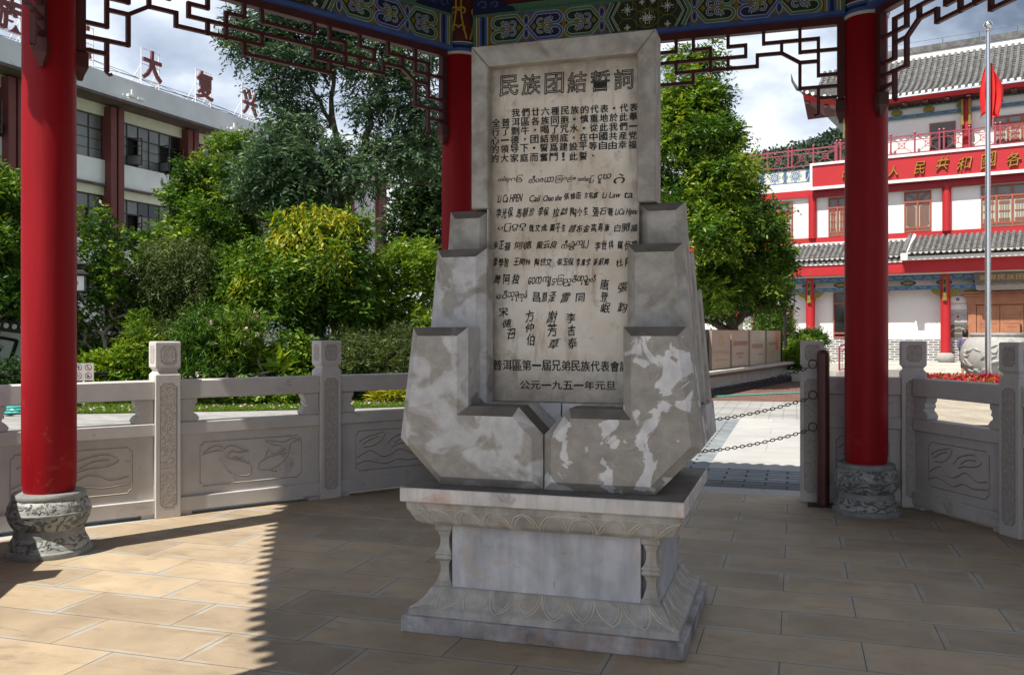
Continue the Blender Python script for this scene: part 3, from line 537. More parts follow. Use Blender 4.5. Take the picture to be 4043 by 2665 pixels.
# ------------------------------------------------------------------ pavilion
pav = empty('pavilion', (CX, CY, 0), 0, 'open hexagonal pavilion with red round columns and painted beams over the inscribed tablet', 'pavilion')
mc = MB().lathe([(0.158, 0.40), (0.172, 0.5), (0.172, 2.2), (0.168, 4.14)], 48)
mcap = MB().lathe([(0.185, 4.235), (0.185, 4.82), (0.18, 4.83)], 40)
mcol = MB()
for z0, z1, r, mi in ((4.125, 4.15, 0.178, 1), (4.15, 4.178, 0.184, 0), (4.178, 4.205, 0.182, 2), (4.205, 4.228, 0.186, 0), (4.228, 4.236, 0.187, 1)): mcol.lathe([(r, z0), (r, z1)], 40, mi=mi)
mpl = MB()
mpl.lathe([(0.272, 0.0), (0.275, 0.015), (0.272, 0.035), (0.26, 0.045)], 48, mi=1)
mpl.lathe([(0.258, 0.044), (0.25, 0.075), (0.226, 0.12), (0.222, 0.13)], 48, mi=0)
mpl.lathe([(0.222, 0.128), (0.224, 0.15), (0.216, 0.165), (0.218, 0.18)], 48, mi=1)
mpl.lathe([(0.217, 0.178), (0.236, 0.2), (0.253, 0.235), (0.262, 0.28)], 48, mi=0)
mpl.lathe([(0.262, 0.278), (0.267, 0.283), (0.267, 0.292), (0.262, 0.297)], 48, mi=1)
mpl.lathe([(0.262, 0.296), (0.257, 0.33), (0.243, 0.36), (0.226, 0.378)], 48, mi=0)
mpl.lathe([(0.226, 0.376), (0.232, 0.384), (0.232, 0.405), (0.224, 0.418), (0.18, 0.42)], 48, mi=1)
mscr = MB()      # yellow scroll painting wrapped on the column head
for k in range(6):
    for sgn in (-1, 1):
        th0 = k * math.pi / 3; P = []
        for i in range(22):
            t = i / 21; th = th0 + sgn * (0.1 + 0.30 * math.sin(t * 2.6)); z = 4.26 + 0.5 * t; P.append((0.187 * math.cos(th), 0.187 * math.sin(th), z))
        mscr.tube(P, 0.009, 4)
        for zc, rr in ((4.36, 0.035), (4.52, 0.045), (4.68, 0.035)):
            P = []
            for i in range(16):
                a = i / 15 * 4.6; r = rr * (1 - 0.6 * i / 15); th = th0 + sgn * (0.33 + r * math.cos(a) / 0.187); P.append((0.187 * math.cos(th), 0.187 * math.sin(th), zc + r * math.sin(a)))
            mscr.tube(P, 0.008, 4)
proto = None
for i, (x, y) in enumerate(HEX):
    if proto is None:
        c = mc.obj('column', M_RED, pav, True); p = mpl.obj('plinth', [M_PLINTH, M_PLINTH2], c, True); k = mcol.obj('collar', [M_BLUE, M_PWHITE, M_NAVY], c, True)
        h = mcap.obj('column_head', M_LAT, c, True); s = mscr.obj('scroll_painting', M_GOLDP, c); proto = (c, [p, k, h, s])
    else:
        c = proto[0].copy(); COL.objects.link(c); c.parent = pav
        for q in proto[1]: d = q.copy(); COL.objects.link(d); d.parent = c
    c.location = (x - CX + (0.09 if i == 4 else 0), y - CY, 0); c.rotation_euler = (0, 0, i * R(-60))
# edge frames: x along the edge, y outwards
HALF = R0 / 2; HL = HALF - 0.17
def edge_frame(i):
    a, b = Vector(HEX[i]), Vector(HEX[(i + 1) % 6]); m = (a + b) / 2; d = b - a; return (m.x - CX, m.y - CY), math.atan2(d.y, d.x)
# hanging lattice
ml = MB(); Y0, Y1 = -0.018, 0.018; ZT = 4.10; half = HL - 0.06; U = half / 10.6; bw = 0.028
LA, LB_, LD, LE, LF, LG, LI, LH = 0.097, 0.193, 0.288, 0.385, 0.41, 0.51, 0.605, 0.72
Vs = [(9, 0, LA), (8, 0, LA), (7, LA, LD), (5, LA, LB_), (6, 0, LA), (6, LB_, LD), (9, LB_, LD), (4.35, LB_, LD), (3, LA, LB_), (4, 0, LA), (2, 0, 0.2), (1, LA, LF), (2, LD, LG), (1, LG, LH), (8, LD, LE)]
Hs = [(LA, 10.6, 9), (LA, 8, 7), (LB_, 10.6, 5), (LA, 6, 5), (LD, 9, 4.35), (LB_, 4.35, 3), (LA, 4, 1), (0.2, 2, 0), (LD, 2, 1), (LF, 1, 0), (LG, 2, 0), (LI, 1, 0), (LE, 10.6, 8)]
for sg in (1, -1):
    X = lambda k: sg * (half - k * U)
    for k, d0, d1 in Vs: ml.box(X(k) - bw / 2, X(k) + bw / 2, Y0, Y1, ZT - d1 - bw / 2, ZT - d0 + (bw / 2 if d0 else 0))
    for d, k0, k1 in Hs:
        a, b = sorted((X(k0), X(k1))); ml.box(a, b, Y0 + 0.002, Y1 - 0.002, ZT - d - bw / 2, ZT - d + bw / 2)
    ml.bar((X(3), 0, ZT - LB_), (X(2), 0, ZT - LD), bw, 0.034, (0, 1, 0))
    tail = [(X(1), 0, ZT - LH + 0.01), (X(1) + sg * 0.0, 0, ZT - LH - 0.02), (X(1) - sg * 0.02, 0, ZT - LH - 0.032), (X(1) - sg * 0.036, 0, ZT - LH - 0.022)]
    ml.tube(tail, 0.013, 6)
    xa = sg * (half + 0.03)
    ml.box(xa - 0.031, xa + 0.031, -0.03, 0.03, ZT - 0.60, ZT)
    ml.box(xa - 0.026, xa + 0.026, -0.026, 0.026, ZT - 0.625, ZT - 0.60)
    ml.add([(xa + dx * q, dy * q, ZT - z) for z, q in ((0.625, 0.03), (0.64, 0.044), (0.74, 0.044), (0.80, 0.02), (0.83, 0.014)) for dx, dy in ((-1, -1), (1, -1), (1, 1), (-1, 1))],
           [(4 * r + j, 4 * r + (j + 1) % 4, 4 * r + 4 + (j + 1) % 4, 4 * r + 4 + j) for r in range(4) for j in range(4)] + [(16, 17, 18, 19)])
ml.box(-HL, HL, -0.035, 0.035, ZT, ZT + 0.062)
# painted beam
BZ = 4.19; BH = 0.27
mbm = MB(); G_, DG, BL, NV, OC, WH, LT = range(7)
mbm.box(-HL, HL, -0.10, 0.10, BZ, BZ + BH, DG); mbm.box(-HL, HL, -0.112, 0.112, BZ - 0.026, BZ - 0.001, BL); mbm.box(-HL, HL, -0.108, 0.108, BZ + BH + 0.001, BZ + BH + 0.026, G_)
def spiral(cx, cz, r, a0, turns, n=14): return [(cx + r * (1 - 0.72 * i / (n - 1)) * math.cos(a0 + turns * i / (n - 1)), cz + r * (1 - 0.72 * i / (n - 1)) * math.sin(a0 + turns * i / (n - 1))) for i in range(n)]
def beam_half(side, face):
    T = lambda P: [(side * (-HL + p[0]), BZ + p[1]) for p in P]; lay = [0]
    def yy():
        lay[0] += 1; return face * (0.1005 + 0.0002 * lay[0])
    def rib(P, w, m, edge=WH):
        if edge is not None: mbm.ribbon(T(P), w + 0.009, yy(), edge)
        mbm.ribbon(T(P), w, yy(), m)
    def poly(P, m): mbm.plate(T(P), yy(), m)
    def rect(a, b, m): poly([(a, 0), (b, 0), (b, BH), (a, BH)], m)
    rect(0, 1.28, OC)
    for a, b, m in ((0, 0.035, G_), (0.035, 0.042, WH), (0.042, 0.062, OC), (0.062, 0.066, WH), (0.066, 0.09, BL), (0.09, 0.118, NV), (0.118, 0.142, BL), (0.142, 0.147, WH), (0.147, 0.17, OC)): rect(a, b, m)
    rect(0.17, 0.176, DG); mid = BH / 2
    def cart(x0, x1, flip, body, curl):
        X = (lambda t: x0 + t * (x1 - x0)) if not flip else (lambda t: x1 - t * (x1 - x0))
        W = x1 - x0
        poly([(X(0.05), 0.03), (X(0.7), 0.012), (X(1.0), mid), (X(0.7), BH - 0.012), (X(0.05), BH - 0.03)], DG if body == G_ else NV)
        for s in (1, -1):
            P = [(X(1.0), mid), (X(0.72), mid + s * 0.118), (X(0.24), mid + s * 0.118)]
            P += [(X(0.24 + 0.19 * math.cos(a)), mid + s * (0.064 + 0.054 * math.sin(a))) for a in [math.pi / 2 + i * 0.36 for i in range(1, 13)]]
            P += [(X(0.24 + 0.10 * math.cos(a)), mid + s * (0.058 + 0.028 * math.sin(a))) for a in [math.pi / 2 + 4.5 + i * 0.5 for i in range(0, 3)]]
            rib(P, 0.024, body)
        for t in (0.42, 0.62):
            for s in (1, -1):
                P = [(X(t) + (-1 if flip else 1) * 0.027 * math.cos(a) * 1.0, mid + s * (0.036 + 0.026 * math.sin(a))) for a in [2.5 - i * 0.42 for i in range(13)]]
                rib(P, 0.014, curl)
        for t in (0.34, 0.54, 0.8):
            poly([(X(t) - 0.024, mid), (X(t), mid - 0.03), (X(t) + 0.024, mid), (X(t), mid + 0.03)], OC)
    cart(0.178, 0.525, False, G_, BL); cart(0.53, 0.88, True, BL, G_); cart(0.885, 1.235, False, G_, BL)
    for xc in (0.5275, 1.2375):
        for s in (1, -1):
            el = lambda rx, rz, zc: [(xc + rx * math.cos(a), mid + s * zc + rz * math.sin(a)) for a in [i * math.pi / 8 for i in range(16)]]
            poly(el(0.027, 0.05, 0.062), WH); poly(el(0.023, 0.046, 0.062), BL); poly(el(0.011, 0.026, 0.064), NV)
            for q in (-1, 1):
                P = [(xc + q * 0.005, mid + s * 0.132), (xc + q * 0.02, mid + s * 0.112), (xc + q * 0.05, mid + s * 0.108), (xc + q * 0.085, mid + s * 0.132)]
                poly([(x, max(0.001, min(BH - 0.001, z))) for x, z in P], BL)
            poly([(xc - 0.02, mid + s * 0.133), (xc, mid + s * 0.11), (xc + 0.02, mid + s * 0.133)], OC)
    poly([(1.24, mid), (1.32, 0.0), (1.9, 0.0), (1.9, BH), (1.32, BH)] if False else [(1.26, mid), (1.34, 0.001), (HL, 0.001), (HL, BH - 0.001), (1.34, BH - 0.001)], DG)
    rib([(1.335, BH - 0.004), (1.275, mid), (1.335, 0.004)], 0.03, G_); rib([(1.40, BH - 0.004), (1.33, mid), (1.40, 0.004)], 0.012, LT)
    for (sx, sz, sr) in ((1.47, 0.19, 0.055), (1.47, 0.03, 0.03), (1.63, 0.10, 0.055), (1.60, 0.245, 0.025)):
        for k in range(8):
            a = k * math.pi / 4; L = sr if k % 2 == 0 else sr * 0.62
            if sz + L * math.sin(a) > BH or sz + L * math.sin(a) < 0: L *= 0.4
            mbm.ribbon(T([(sx, sz), (sx + L * math.cos(a), sz + L * math.sin(a))]), 0.0075, yy() if k == 0 else face * (0.1005 + 0.0002 * lay[0]), WH)
            mbm.ribbon(T([(sx + L * .9 * math.cos(a + .39), sz + L * .9 * math.sin(a + .39)), (sx + L * math.cos(a + .39), sz + L * math.sin(a + .39))] if 0 < sz + L * math.sin(a + .39) < BH else [(sx, sz), (sx + .001, sz)]), 0.007, face * (0.1005 + 0.0002 * lay[0]), WH)
        ring = [(sx + 0.085 * math.cos(i * 0.45), min(BH - .002, max(.002, sz + 0.085 * math.sin(i * 0.45)))) for i in range(15)]
        mbm.ribbon(T(ring), 0.005, yy(), OC)
for face in (-1, 1):
    for side in (1, -1): beam_half(side, face)
mup = MB().box(-HL - 0.05, HL + 0.05, -0.09, 0.09, BZ + BH + 0.028, BZ + BH + 0.10, 0)
mup.box(-HL - 0.05, HL + 0.05, -0.07, 0.07, BZ + BH + 0.10, 5.02, 1)
for sg in (1, -1):
    cl = [(HL, 4.49), (HL - 0.42, 4.49), (HL - 0.40, 4.53), (HL - 0.34, 4.55), (HL - 0.30, 4.59), (HL - 0.20, 4.61), (HL - 0.14, 4.66), (HL, 4.68)]
    mup.prism([(sg * x, z) for x, z in cl], -0.098, 0.098, 2)
    for cx_, r_ in ((HL - 0.10, 0.05), (HL - 0.22, 0.04)): mup.ribbon([(sg * x, z) for x, z in spiral(cx_, 4.55 + r_ * .4, r_, 0, 5.5)], 0.012, -0.0995, 3)
MBEAM = [M_GREEN, M_DGREEN, M_BLUE, M_NAVY, M_OCHRE, M_PWHITE, M_GREEN]
protoE = None
for i in range(6):
    (ex, ey), er = edge_frame(i)
    if protoE is None:
        protoE = [mbm.obj('painted_beam', MBEAM, pav, fix=False), ml.obj('hanging_lattice', M_LAT, pav), mup.obj('upper_beam', [M_GREEN, M_LAT, M_NAVY, M_BLUE], pav, fix=False)]; es = protoE
    else:
        es = []
        for q in protoE: d = q.copy(); COL.objects.link(d); d.parent = pav; es.append(d)
    for d in es: d.location = (ex, ey, 0); d.rotation_euler = (0, 0, er)
# roof
mr = MB(); ES = 16; OV = 0.8; re = R0 + OV / math.cos(R(30))
def roofpt(i, s, t, dz=0):
    g0, g1 = (162.6 - 60 * i, 102.6 - 60 * i); a = Vector((re * math.cos(R(g0)), re * math.sin(R(g0)))); b = Vector((re * math.cos(R(g1)), re * math.sin(R(g1))))
    e = a.lerp(b, s); q = 2 * s - 1; ez = 4.55 + 0.32 * abs(q) ** 5
    p = e.lerp(Vector((0, 0)), t); z = ez * (1 - t) ** 2 + (4.9 + 0.0) * 2 * t * (1 - t) + 7.0 * t * t + 0.45 * t
    return (p.x, p.y, z + dz)
for i in range(6):
    for dz, mi in ((0, 1), (0.10, 0)):
        b = len(mr.v); TS = 8
        for si in range(ES + 1):
            for ti in range(TS + 1): mr.v.append(roofpt(i, si / ES, ti / TS, dz))
        for si in range(ES):
            for ti in range(TS):
                k = b + si * (TS + 1) + ti; mr.f.append([k, k + 1, k + TS + 2, k + TS + 1]); mr.m.append(mi)
    for si in range(ES): mr.add([roofpt(i, si / ES, 0), roofpt(i, (si + 1) / ES, 0), roofpt(i, (si + 1) / ES, 0, .1), roofpt(i, si / ES, 0, .1)], [(0, 1, 2, 3)], 1)
    n = 27
    for k in range(n):
        s = (k + 0.5) / n; a = Vector(roofpt(i, s, 0, 0.10)); c_ = Vector(roofpt(i, s, 0.35, 0.10)); d = (a - c_); d.normalize()
        mr.tube([c_, Vector(roofpt(i, s, 0.15, 0.10)), a + d * 0.07], 0.052, 8, mi=0)
        mr.tube([a + d * 0.04 - Vector((0, 0, 0.02)), a + d * 0.045 - Vector((0, 0, 0.075))], 0.045, 6, mi=0)
    mr.tube([Vector(roofpt(i, 0, t / 8 * 0.98, 0.16)) for t in range(9)], 0.09, 8, mi=0)
mr.lathe([(.3, 7.3), (.34, 7.45), (.2, 7.6), (.28, 7.8), (.1, 8.1), (.02, 8.2)], 16)
mr.obj('roof', [M_TILE, M_LAT], pav, fix=False)

# ------------------------------------------------------------------ the monument
mon = empty('stone_monument', (MX, MY, 0), -AL, 'tall grey stone monument holding an inscribed beige tablet between stepped blocks under the pavilion', 'monument')
W2, DP = 0.708, 1.08
def slab(x, y0, y1, z0, z1): return MB().box(-x, x, y0, y1, z0, z1)
slab(W2, 0, DP, 0, 0.083).obj('base_slab', M_PLINTHB, mon, bevel=0.006)
ts_ = slab(W2, -0.012, DP + 0.012, 0.657, 0.728).obj('top_slab', M_CORNICE, mon, bevel=0.005)
def ringloft(prof, n=1):
    """prof: (inset, z) - rectangle rings"""
    m = MB()
    for ins, z in prof: m.v += [(-W2 + ins, ins, z), (W2 - ins, ins, z), (W2 - ins, DP - ins, z), (-W2 + ins, DP - ins, z)]
    for i in range(len(prof) - 1):
        for j in range(4): a = 4 * i; m.f.append([a + j, a + (j + 1) % 4, a + 4 + (j + 1) % 4, a + 4 + j]); m.m.append(0)
    m.f += [[3, 2, 1, 0], [4 * len(prof) - 4 + j for j in range(4)]]; m.m += [0, 0]; return m
lowp = [(0.03, 0.083), (0.03, 0.112), (0.034, 0.116), (0.062, 0.130), (0.085, 0.152), (0.102, 0.180), (0.118, 0.204), (0.128, 0.21)]
upp = [(0.132, 0.522), (0.12, 0.524), (0.085, 0.535), (0.062, 0.552), (0.046, 0.58), (0.034, 0.604), (0.026, 0.618), (0.026, 0.628), (0.022, 0.63), (0.022, 0.657)]
lob = ringloft(lowp).obj('lotus_base', M_LOTUS, mon); lot = ringloft(upp).obj('lotus_cornice', M_LOTUS, mon)
def on_prof(prof, t):
    t = max(0, min(0.9999, t)) * (len(prof) - 1); i = int(t); f = t - i; return tuple(prof[i][k] * (1 - f) + prof[i + 1][k] * f for k in (0, 1))
def petals(prof, t0, t1, up, parent, n, ns):
    m = MB()
    for face in range(4):
        L = 2 * W2 if face % 2 == 0 else DP; cnt = n if face % 2 == 0 else ns
        for k in range(cnt + 1):
            for sg in (-1, 1):
                for layer in (0, 1):
                    P = []
                    for q in range(13):
                        t = q / 12; w = 0.5 * (1 - (t ** 2.6)) if layer == 0 else 0.42 * (1 - t ** 2.2)
                        tt = t0 + (t1 - t0) * (t if layer == 0 else t * 0.86)
                        ins, z = on_prof(prof, tt); span = L - 2 * ins; x = ins + span * (k + sg * w + 0.0) / cnt
                        if x < ins or x > L - ins: continue
                        e = 0.0015
                        P.append((-W2 + x, ins - e, z) if face == 0 else (W2 - ins + e, x, z) if face == 1 else (W2 - x, DP - ins + e, z) if face == 2 else (-W2 + ins - e, DP - x, z))
                    if len(P) > 2: m.tube(P, 0.0036 if layer == 0 else 0.0024, 5)
    m.obj('petal_carving', M_PETAL, parent)
petals(lowp, 0.95, 0.30, False, lob, 9, 7); petals(upp, 0.12, 0.72, True, lot, 9, 7)
x0_, y0_, nn = W2 - 0.138, 0.138, 0.088
pl_ = [(-x0_ + nn, y0_), (x0_ - nn, y0_), (x0_ - nn, y0_ + nn), (x0_, y0_ + nn), (x0_, DP - y0_ - nn), (x0_ - nn, DP - y0_ - nn), (x0_ - nn, DP - y0_), (-x0_ + nn, DP - y0_), (-x0_ + nn, DP - y0_ - nn), (-x0_, DP - y0_ - nn), (-x0_, y0_ + nn), (-x0_ + nn, y0_ + nn)]
m = MB(); m.add([(x, y, 0.205) for x, y in pl_] + [(x, y, 0.525) for x, y in pl_], [list(range(12)), list(range(23, 11, -1))] + [(i, (i + 1) % 12, 12 + (i + 1) % 12, 12 + i) for i in range(12)])
ws = m.obj('waist', M_WAIST, mon)
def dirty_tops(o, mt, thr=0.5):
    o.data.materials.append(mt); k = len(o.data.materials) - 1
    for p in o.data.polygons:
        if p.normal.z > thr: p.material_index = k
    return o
for sx in (-1, 1):
    for sy in (0, 1):
        prof = [(0.062, 0.205), (0.062, 0.228), (0.05, 0.236), (0.044, 0.252), (0.032, 0.275), (0.03, 0.31), (0.04, 0.335), (0.056, 0.345), (0.062, 0.352), (0.056, 0.359), (0.056, 0.367), (0.062, 0.374), (0.056, 0.383), (0.044, 0.392), (0.032, 0.42), (0.032, 0.455), (0.046, 0.485), (0.06, 0.497), (0.062, 0.522)]
        m = MB(); prof = [(h_ * .74, z) for h_, z in prof]; cx = sx * (W2 - 0.132 - 0.046); cy = 0.178 if sy == 0 else DP - 0.178
        for h_, z in prof: m.v += [(cx - 0.062 if sx < 0 and False else cx - h_, cy - h_, z), (cx + h_, cy - h_, z), (cx + h_, cy + h_, z), (cx - h_, cy + h_, z)]
        for i in range(len(prof) - 1):
            for j in range(4): a = 4 * i; m.f.append([a + j, a + (j + 1) % 4, a + 4 + (j + 1) % 4, a + 4 + j]); m.m.append(0)
        m.obj('corner_baluster', M_LOTUS, mon)
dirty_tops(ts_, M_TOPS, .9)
# carved stepped blocks either side
CH = 0.045
def block(poly, y0, y1, back=False):
    m = MB(); fr = inset(poly, CH); m.prism(poly, y0 + CH, y1, 0, None); n = len(poly)
    m = MB(); vs = [(x, y0, z) for x, z in fr] + [(x, y0 + CH, z) for x, z in poly] + [(x, y1, z) for x, z in poly]
    m.add(vs, [list(range(n)), list(reversed(range(2 * n, 3 * n)))] + [(i, i + n, (i + 1) % n + n, (i + 1) % n) for i in range(n)] + [(i + n, i + 2 * n, (i + 1) % n + 2 * n, (i + 1) % n + n) for i in range(n)])
    return m
for sg in (-1, 1):
    M_H = M_HAND_L if sg < 0 else M_HAND_R
    S = lambda P: [(sg * x, z) for x, z in P]
    arm = S([(0.004, 0.7285), (0.004, 1.0), (0.13, 1.132), (0.398, 1.132), (0.398, 1.532), (0.70, 1.532), (0.772, 0.957), (0.55, 0.7285)])
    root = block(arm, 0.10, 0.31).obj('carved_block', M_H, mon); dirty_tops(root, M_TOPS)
    tag(root, 'left half of the cupped block, large soft grey patches' if sg < 0 else 'right half of the cupped block, sharp white blotches')
    low = S([(0.004, 0.7285), (0.004, 1.0), (0.13, 1.13), (0.398, 1.13), (0.754, 1.13), (0.7705, 0.957), (0.549, 0.7285)])
    MB().prism(low, 0.3105, 0.50).obj('lower_body', M_H, root)
    MB().prism(S([(0.004, 0.7285), (0.004, 1.128), (0.752, 1.128), (0.769, 0.957), (0.548, 0.7285)]), 0.5005, 0.97).obj('rear_body', M_HAND_L, root)
    ste = [([(0.378, 1.1305), (0.378, 1.95), (0.655, 1.95), (0.735, 1.1305)], 0.325, 0.478, M_FRAME if sg > 0 else M_HAND_L),
           ([(0.415, 1.1305), (0.415, 2.175), (0.645, 2.175), (0.722, 1.1305)], 0.49, 0.60, M_FRAME),
           ([(0.42, 1.129), (0.42, 1.93), (0.668, 1.93), (0.735, 1.129)], 0.615, 0.765, M_FRAME),
           ([(0.42, 1.129), (0.42, 1.74), (0.69, 1.74), (0.745, 1.129)], 0.78, 0.955, M_FRAME)]
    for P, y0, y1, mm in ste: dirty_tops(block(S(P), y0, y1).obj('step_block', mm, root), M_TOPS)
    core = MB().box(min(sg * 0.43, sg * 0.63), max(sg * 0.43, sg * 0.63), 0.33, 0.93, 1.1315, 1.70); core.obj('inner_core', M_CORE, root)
# tablet and frame
tb = MB().box(-0.412, 0.412, 0.55, 0.64, 1.131, 2.962).obj('tablet', M_TABLET, mon)
tag(tb, 'beige weathered tablet cut with black writing')
fo, fi, zt, zi = 0.503, 0.408, 3.065, 2.952
for nm, P in (('frame_side', [(-fo, 2.18), (-fi, 2.18), (-fi, zi), (-fo, zt)]), ('frame_side', [(fi, 2.18), (fo, 2.18), (fo, zt), (fi, zi)]), ('frame_top', [(-fo + .002, zt), (-fi + .002, zi), (fi - .002, zi), (fo - .002, zt)])):
    m = MB(); n = 4
    fr = inset(P, 0.006); m.add([(x, 0.478, z) for x, z in fr] + [(x, 0.485, z) for x, z in P] + [(x, 0.66, z) for x, z in P], [(0, 1, 2, 3), (11, 10, 9, 8)] + [(i, i + 4, (i + 1) % 4 + 4, (i + 1) % 4) for i in range(4)] + [(i + 4, i + 8, (i + 1) % 4 + 8, (i + 1) % 4 + 4) for i in range(4)])
    m.obj(nm, M_FRAME, mon)
bk = MB().box(-0.41, 0.41, 0.641, 0.655, 1.131, 2.95).obj('tablet_back', M_FRAME, mon)
for sg in (-1, 1):   # frame continues down in front of the stepped blocks
    MB().box(min(sg * fi, sg * 0.4149), max(sg * fi, sg * 0.4149), 0.489, 0.56, 1.1315, 2.178).obj('frame_lining', M_FRAME, mon)
INS = {k: MB() for k in ('title_lettering', 'oath_lettering', 'signature_lettering', 'footer_lettering')}; yT = 0.5485; rr = random.Random(3)
for ch, a, z, w_, h_, st in INSCR:
    ins = INS[{0: 'title_lettering', 1: 'oath_lettering', 4: 'footer_lettering'}.get(st, 'signature_lettering')]
    kw = dict(rot=rr.uniform(-.03, .03)) if st in (1, 4) else dict(shear=rr.uniform(.1, .3), rot=rr.uniform(-.02, .16), warp=(.055, rr.uniform(0, 6), rr.uniform(0, 6), rr.uniform(0, 6))) if st == 2 else dict(shear=.22) if st == 3 else dict(shear=.2, rot=.05)
    if st == 0: write(ins, ch, a, z, w_, h_, yT, shear=0.02, outline=0.021); continue
    if st == 2: w_ *= rr.uniform(.75, 1.1); h_ *= rr.uniform(.85, 1.12); z += rr.uniform(-.003, .003)
    e = {1: .0013, 4: .0011, 2: .0010, 3: .0009, 5: .0009}[st]
    for i, (dx, dz) in enumerate(((0, 0), (e, e * .4), (-e, -e * .4), (e * .3, -e))): write(ins, ch, a + dx, z + dz, w_, h_, yT - .0002 * i, **kw)
for k, ins in INS.items(): ins.obj(k, M_INK, tb, fix=False)
# ------------------------------------------------------------------ balustrades
OUT = {0: 0.62, 1: 0.45, 2: 0.58, 3: 0.6, 4: 0.6, 5: 0.60}
def edge_line(i):
    a, b = Vector(HEX[i]), Vector(HEX[(i + 1) % 6]); d = (b - a).normalized(); n = Vector((-d.y, d.x)); return a, d, n
def corner(i):    # balustrade corner at vertex i (between edge i-1 and edge i), as distance along edge i
    a0, d0, n0 = edge_line((i - 1) % 6); a1, d1, n1 = edge_line(i); p = a0 + n0 * OUT[(i - 1) % 6]; q = a1 + n1 * OUT[i]
    den = d0.x * d1.y - d0.y * d1.x; t = ((q - p).x * d1.y - (q - p).y * d1.x) / den; c = p + d0 * t; return c, (c - q).dot(d1)
def notch(x0, x1, z0, z1, r):
    P = []
    for cx, cz, a0 in ((x0, z0, 90), (x1, z0, 180), (x1, z1, 270), (x0, z1, 360)):
        P += [(cx + r * math.cos(R(a0 - k * 22.5)), cz + r * math.sin(R(a0 - k * 22.5))) for k in range(5)]
    return P
def post_mesh():
    m = MB(); prof = [(.1, 0), (.1, 1.163), (.078, 1.188), (.078, 1.2), (.1, 1.224), (.1, 1.426), (.095, 1.434)]
    for h_, z in prof: m.v += [(-h_, -h_, z), (h_, -h_, z), (h_, h_, z), (-h_, h_, z)]
    for i in range(len(prof) - 1):
        for j in range(4): a = 4 * i; m.f.append([a + j, a + (j + 1) % 4, a + 4 + (j + 1) % 4, a + 4 + j]); m.m.append(0)
    m.f += [[3, 2, 1, 0], [24, 25, 26, 27]]; m.m += [0, 0]
    c = MB(); g = MB()
    for x0, x1, z0, z1, r in ((-.066, .066, .085, 1.095, .024), (-.06, .06, 1.255, 1.398, .02)):
        P = notch(x0, x1, z0, z1, r); Q = notch(x0 + .004, x1 - .004, z0 + .004, z1 - .004, r)
        for k in range(4):
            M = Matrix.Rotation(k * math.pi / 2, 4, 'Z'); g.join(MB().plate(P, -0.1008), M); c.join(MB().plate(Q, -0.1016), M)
    return m, g, c
PM = post_mesh(); _post = {}
def post(parent, x, name='post'):
    if not _post:
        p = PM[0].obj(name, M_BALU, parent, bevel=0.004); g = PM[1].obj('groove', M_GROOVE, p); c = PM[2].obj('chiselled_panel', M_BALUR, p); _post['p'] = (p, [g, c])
    else:
        p0, ch = _post['p']; p = p0.copy(); COL.objects.link(p); p.parent = parent
        for q in ch: d = q.copy(); COL.objects.link(d); d.parent = p
    p.location = (x, 0, 0); return p
FISH = [[(545, 1010), (570, 1060), (610, 1130), (680, 1180), (740, 1195), (790, 1195), (812, 1160), (800, 1090), (740, 1050), (650, 1020), (590, 985), (560, 930), (500, 925), (400, 950), (450, 900), (510, 875), (560, 890), (580, 910), (620, 885), (680, 895), (740, 935), (785, 950), (700, 955), (650, 940), (615, 960), (610, 985)],
        [(610, 990), (640, 1015), (680, 1000), (710, 1020), (740, 1005), (755, 1050)], [(765, 1070), (790, 1065), (803, 1100)],
        [(870, 1130), (880, 1090), (910, 1060), (960, 1030), (1060, 1010), (1140, 1005), (1110, 1070), (1040, 1130), (960, 1160), (890, 1150), (870, 1130)],
        [(1140, 1005), (1150, 930), (1190, 890), (1250, 880), (1180, 855), (1110, 885), (1000, 870), (930, 855), (990, 900), (1080, 930), (1092, 965), (1040, 1000), (990, 990), (965, 950), (930, 1020)], [(1010, 1140), (1030, 1180), (960, 1160)]]
WAVE = [[(390, 1120), (470, 1080), (560, 1050), (640, 1090), (720, 1130), (820, 1110), (920, 1060), (1010, 1080), (1100, 1120), (1230, 1100)], [(390, 1190), (500, 1160), (620, 1180), (760, 1210), (900, 1170), (1050, 1190), (1240, 1170)],
        [(420, 950), (520, 900), (620, 880), (700, 860), (740, 880), (690, 950), (600, 1000), (480, 1010)], [(760, 1000), (840, 930), (930, 900), (1040, 880), (1110, 900), (1150, 950), (1060, 990), (930, 1000), (830, 1030)], [(460, 980), (560, 930), (660, 900)], [(860, 990), (960, 940), (1080, 930)]]
def curve_pts(P, n=6):
    o = []
    for i in range(len(P) - 1):
        p0, p1, p2, p3 = P[max(i - 1, 0)], P[i], P[i + 1], P[min(i + 2, len(P) - 1)]
        for k in range(n):
            t = k / n; o.append(tuple(0.5 * ((2 * p1[j]) + (-p0[j] + p2[j]) * t + (2 * p0[j] - 5 * p1[j] + 4 * p2[j] - p3[j]) * t * t + (-p0[j] + 3 * p1[j] - 3 * p2[j] + p3[j]) * t ** 3) for j in (0, 1)))
    o.append(P[-1]); return o
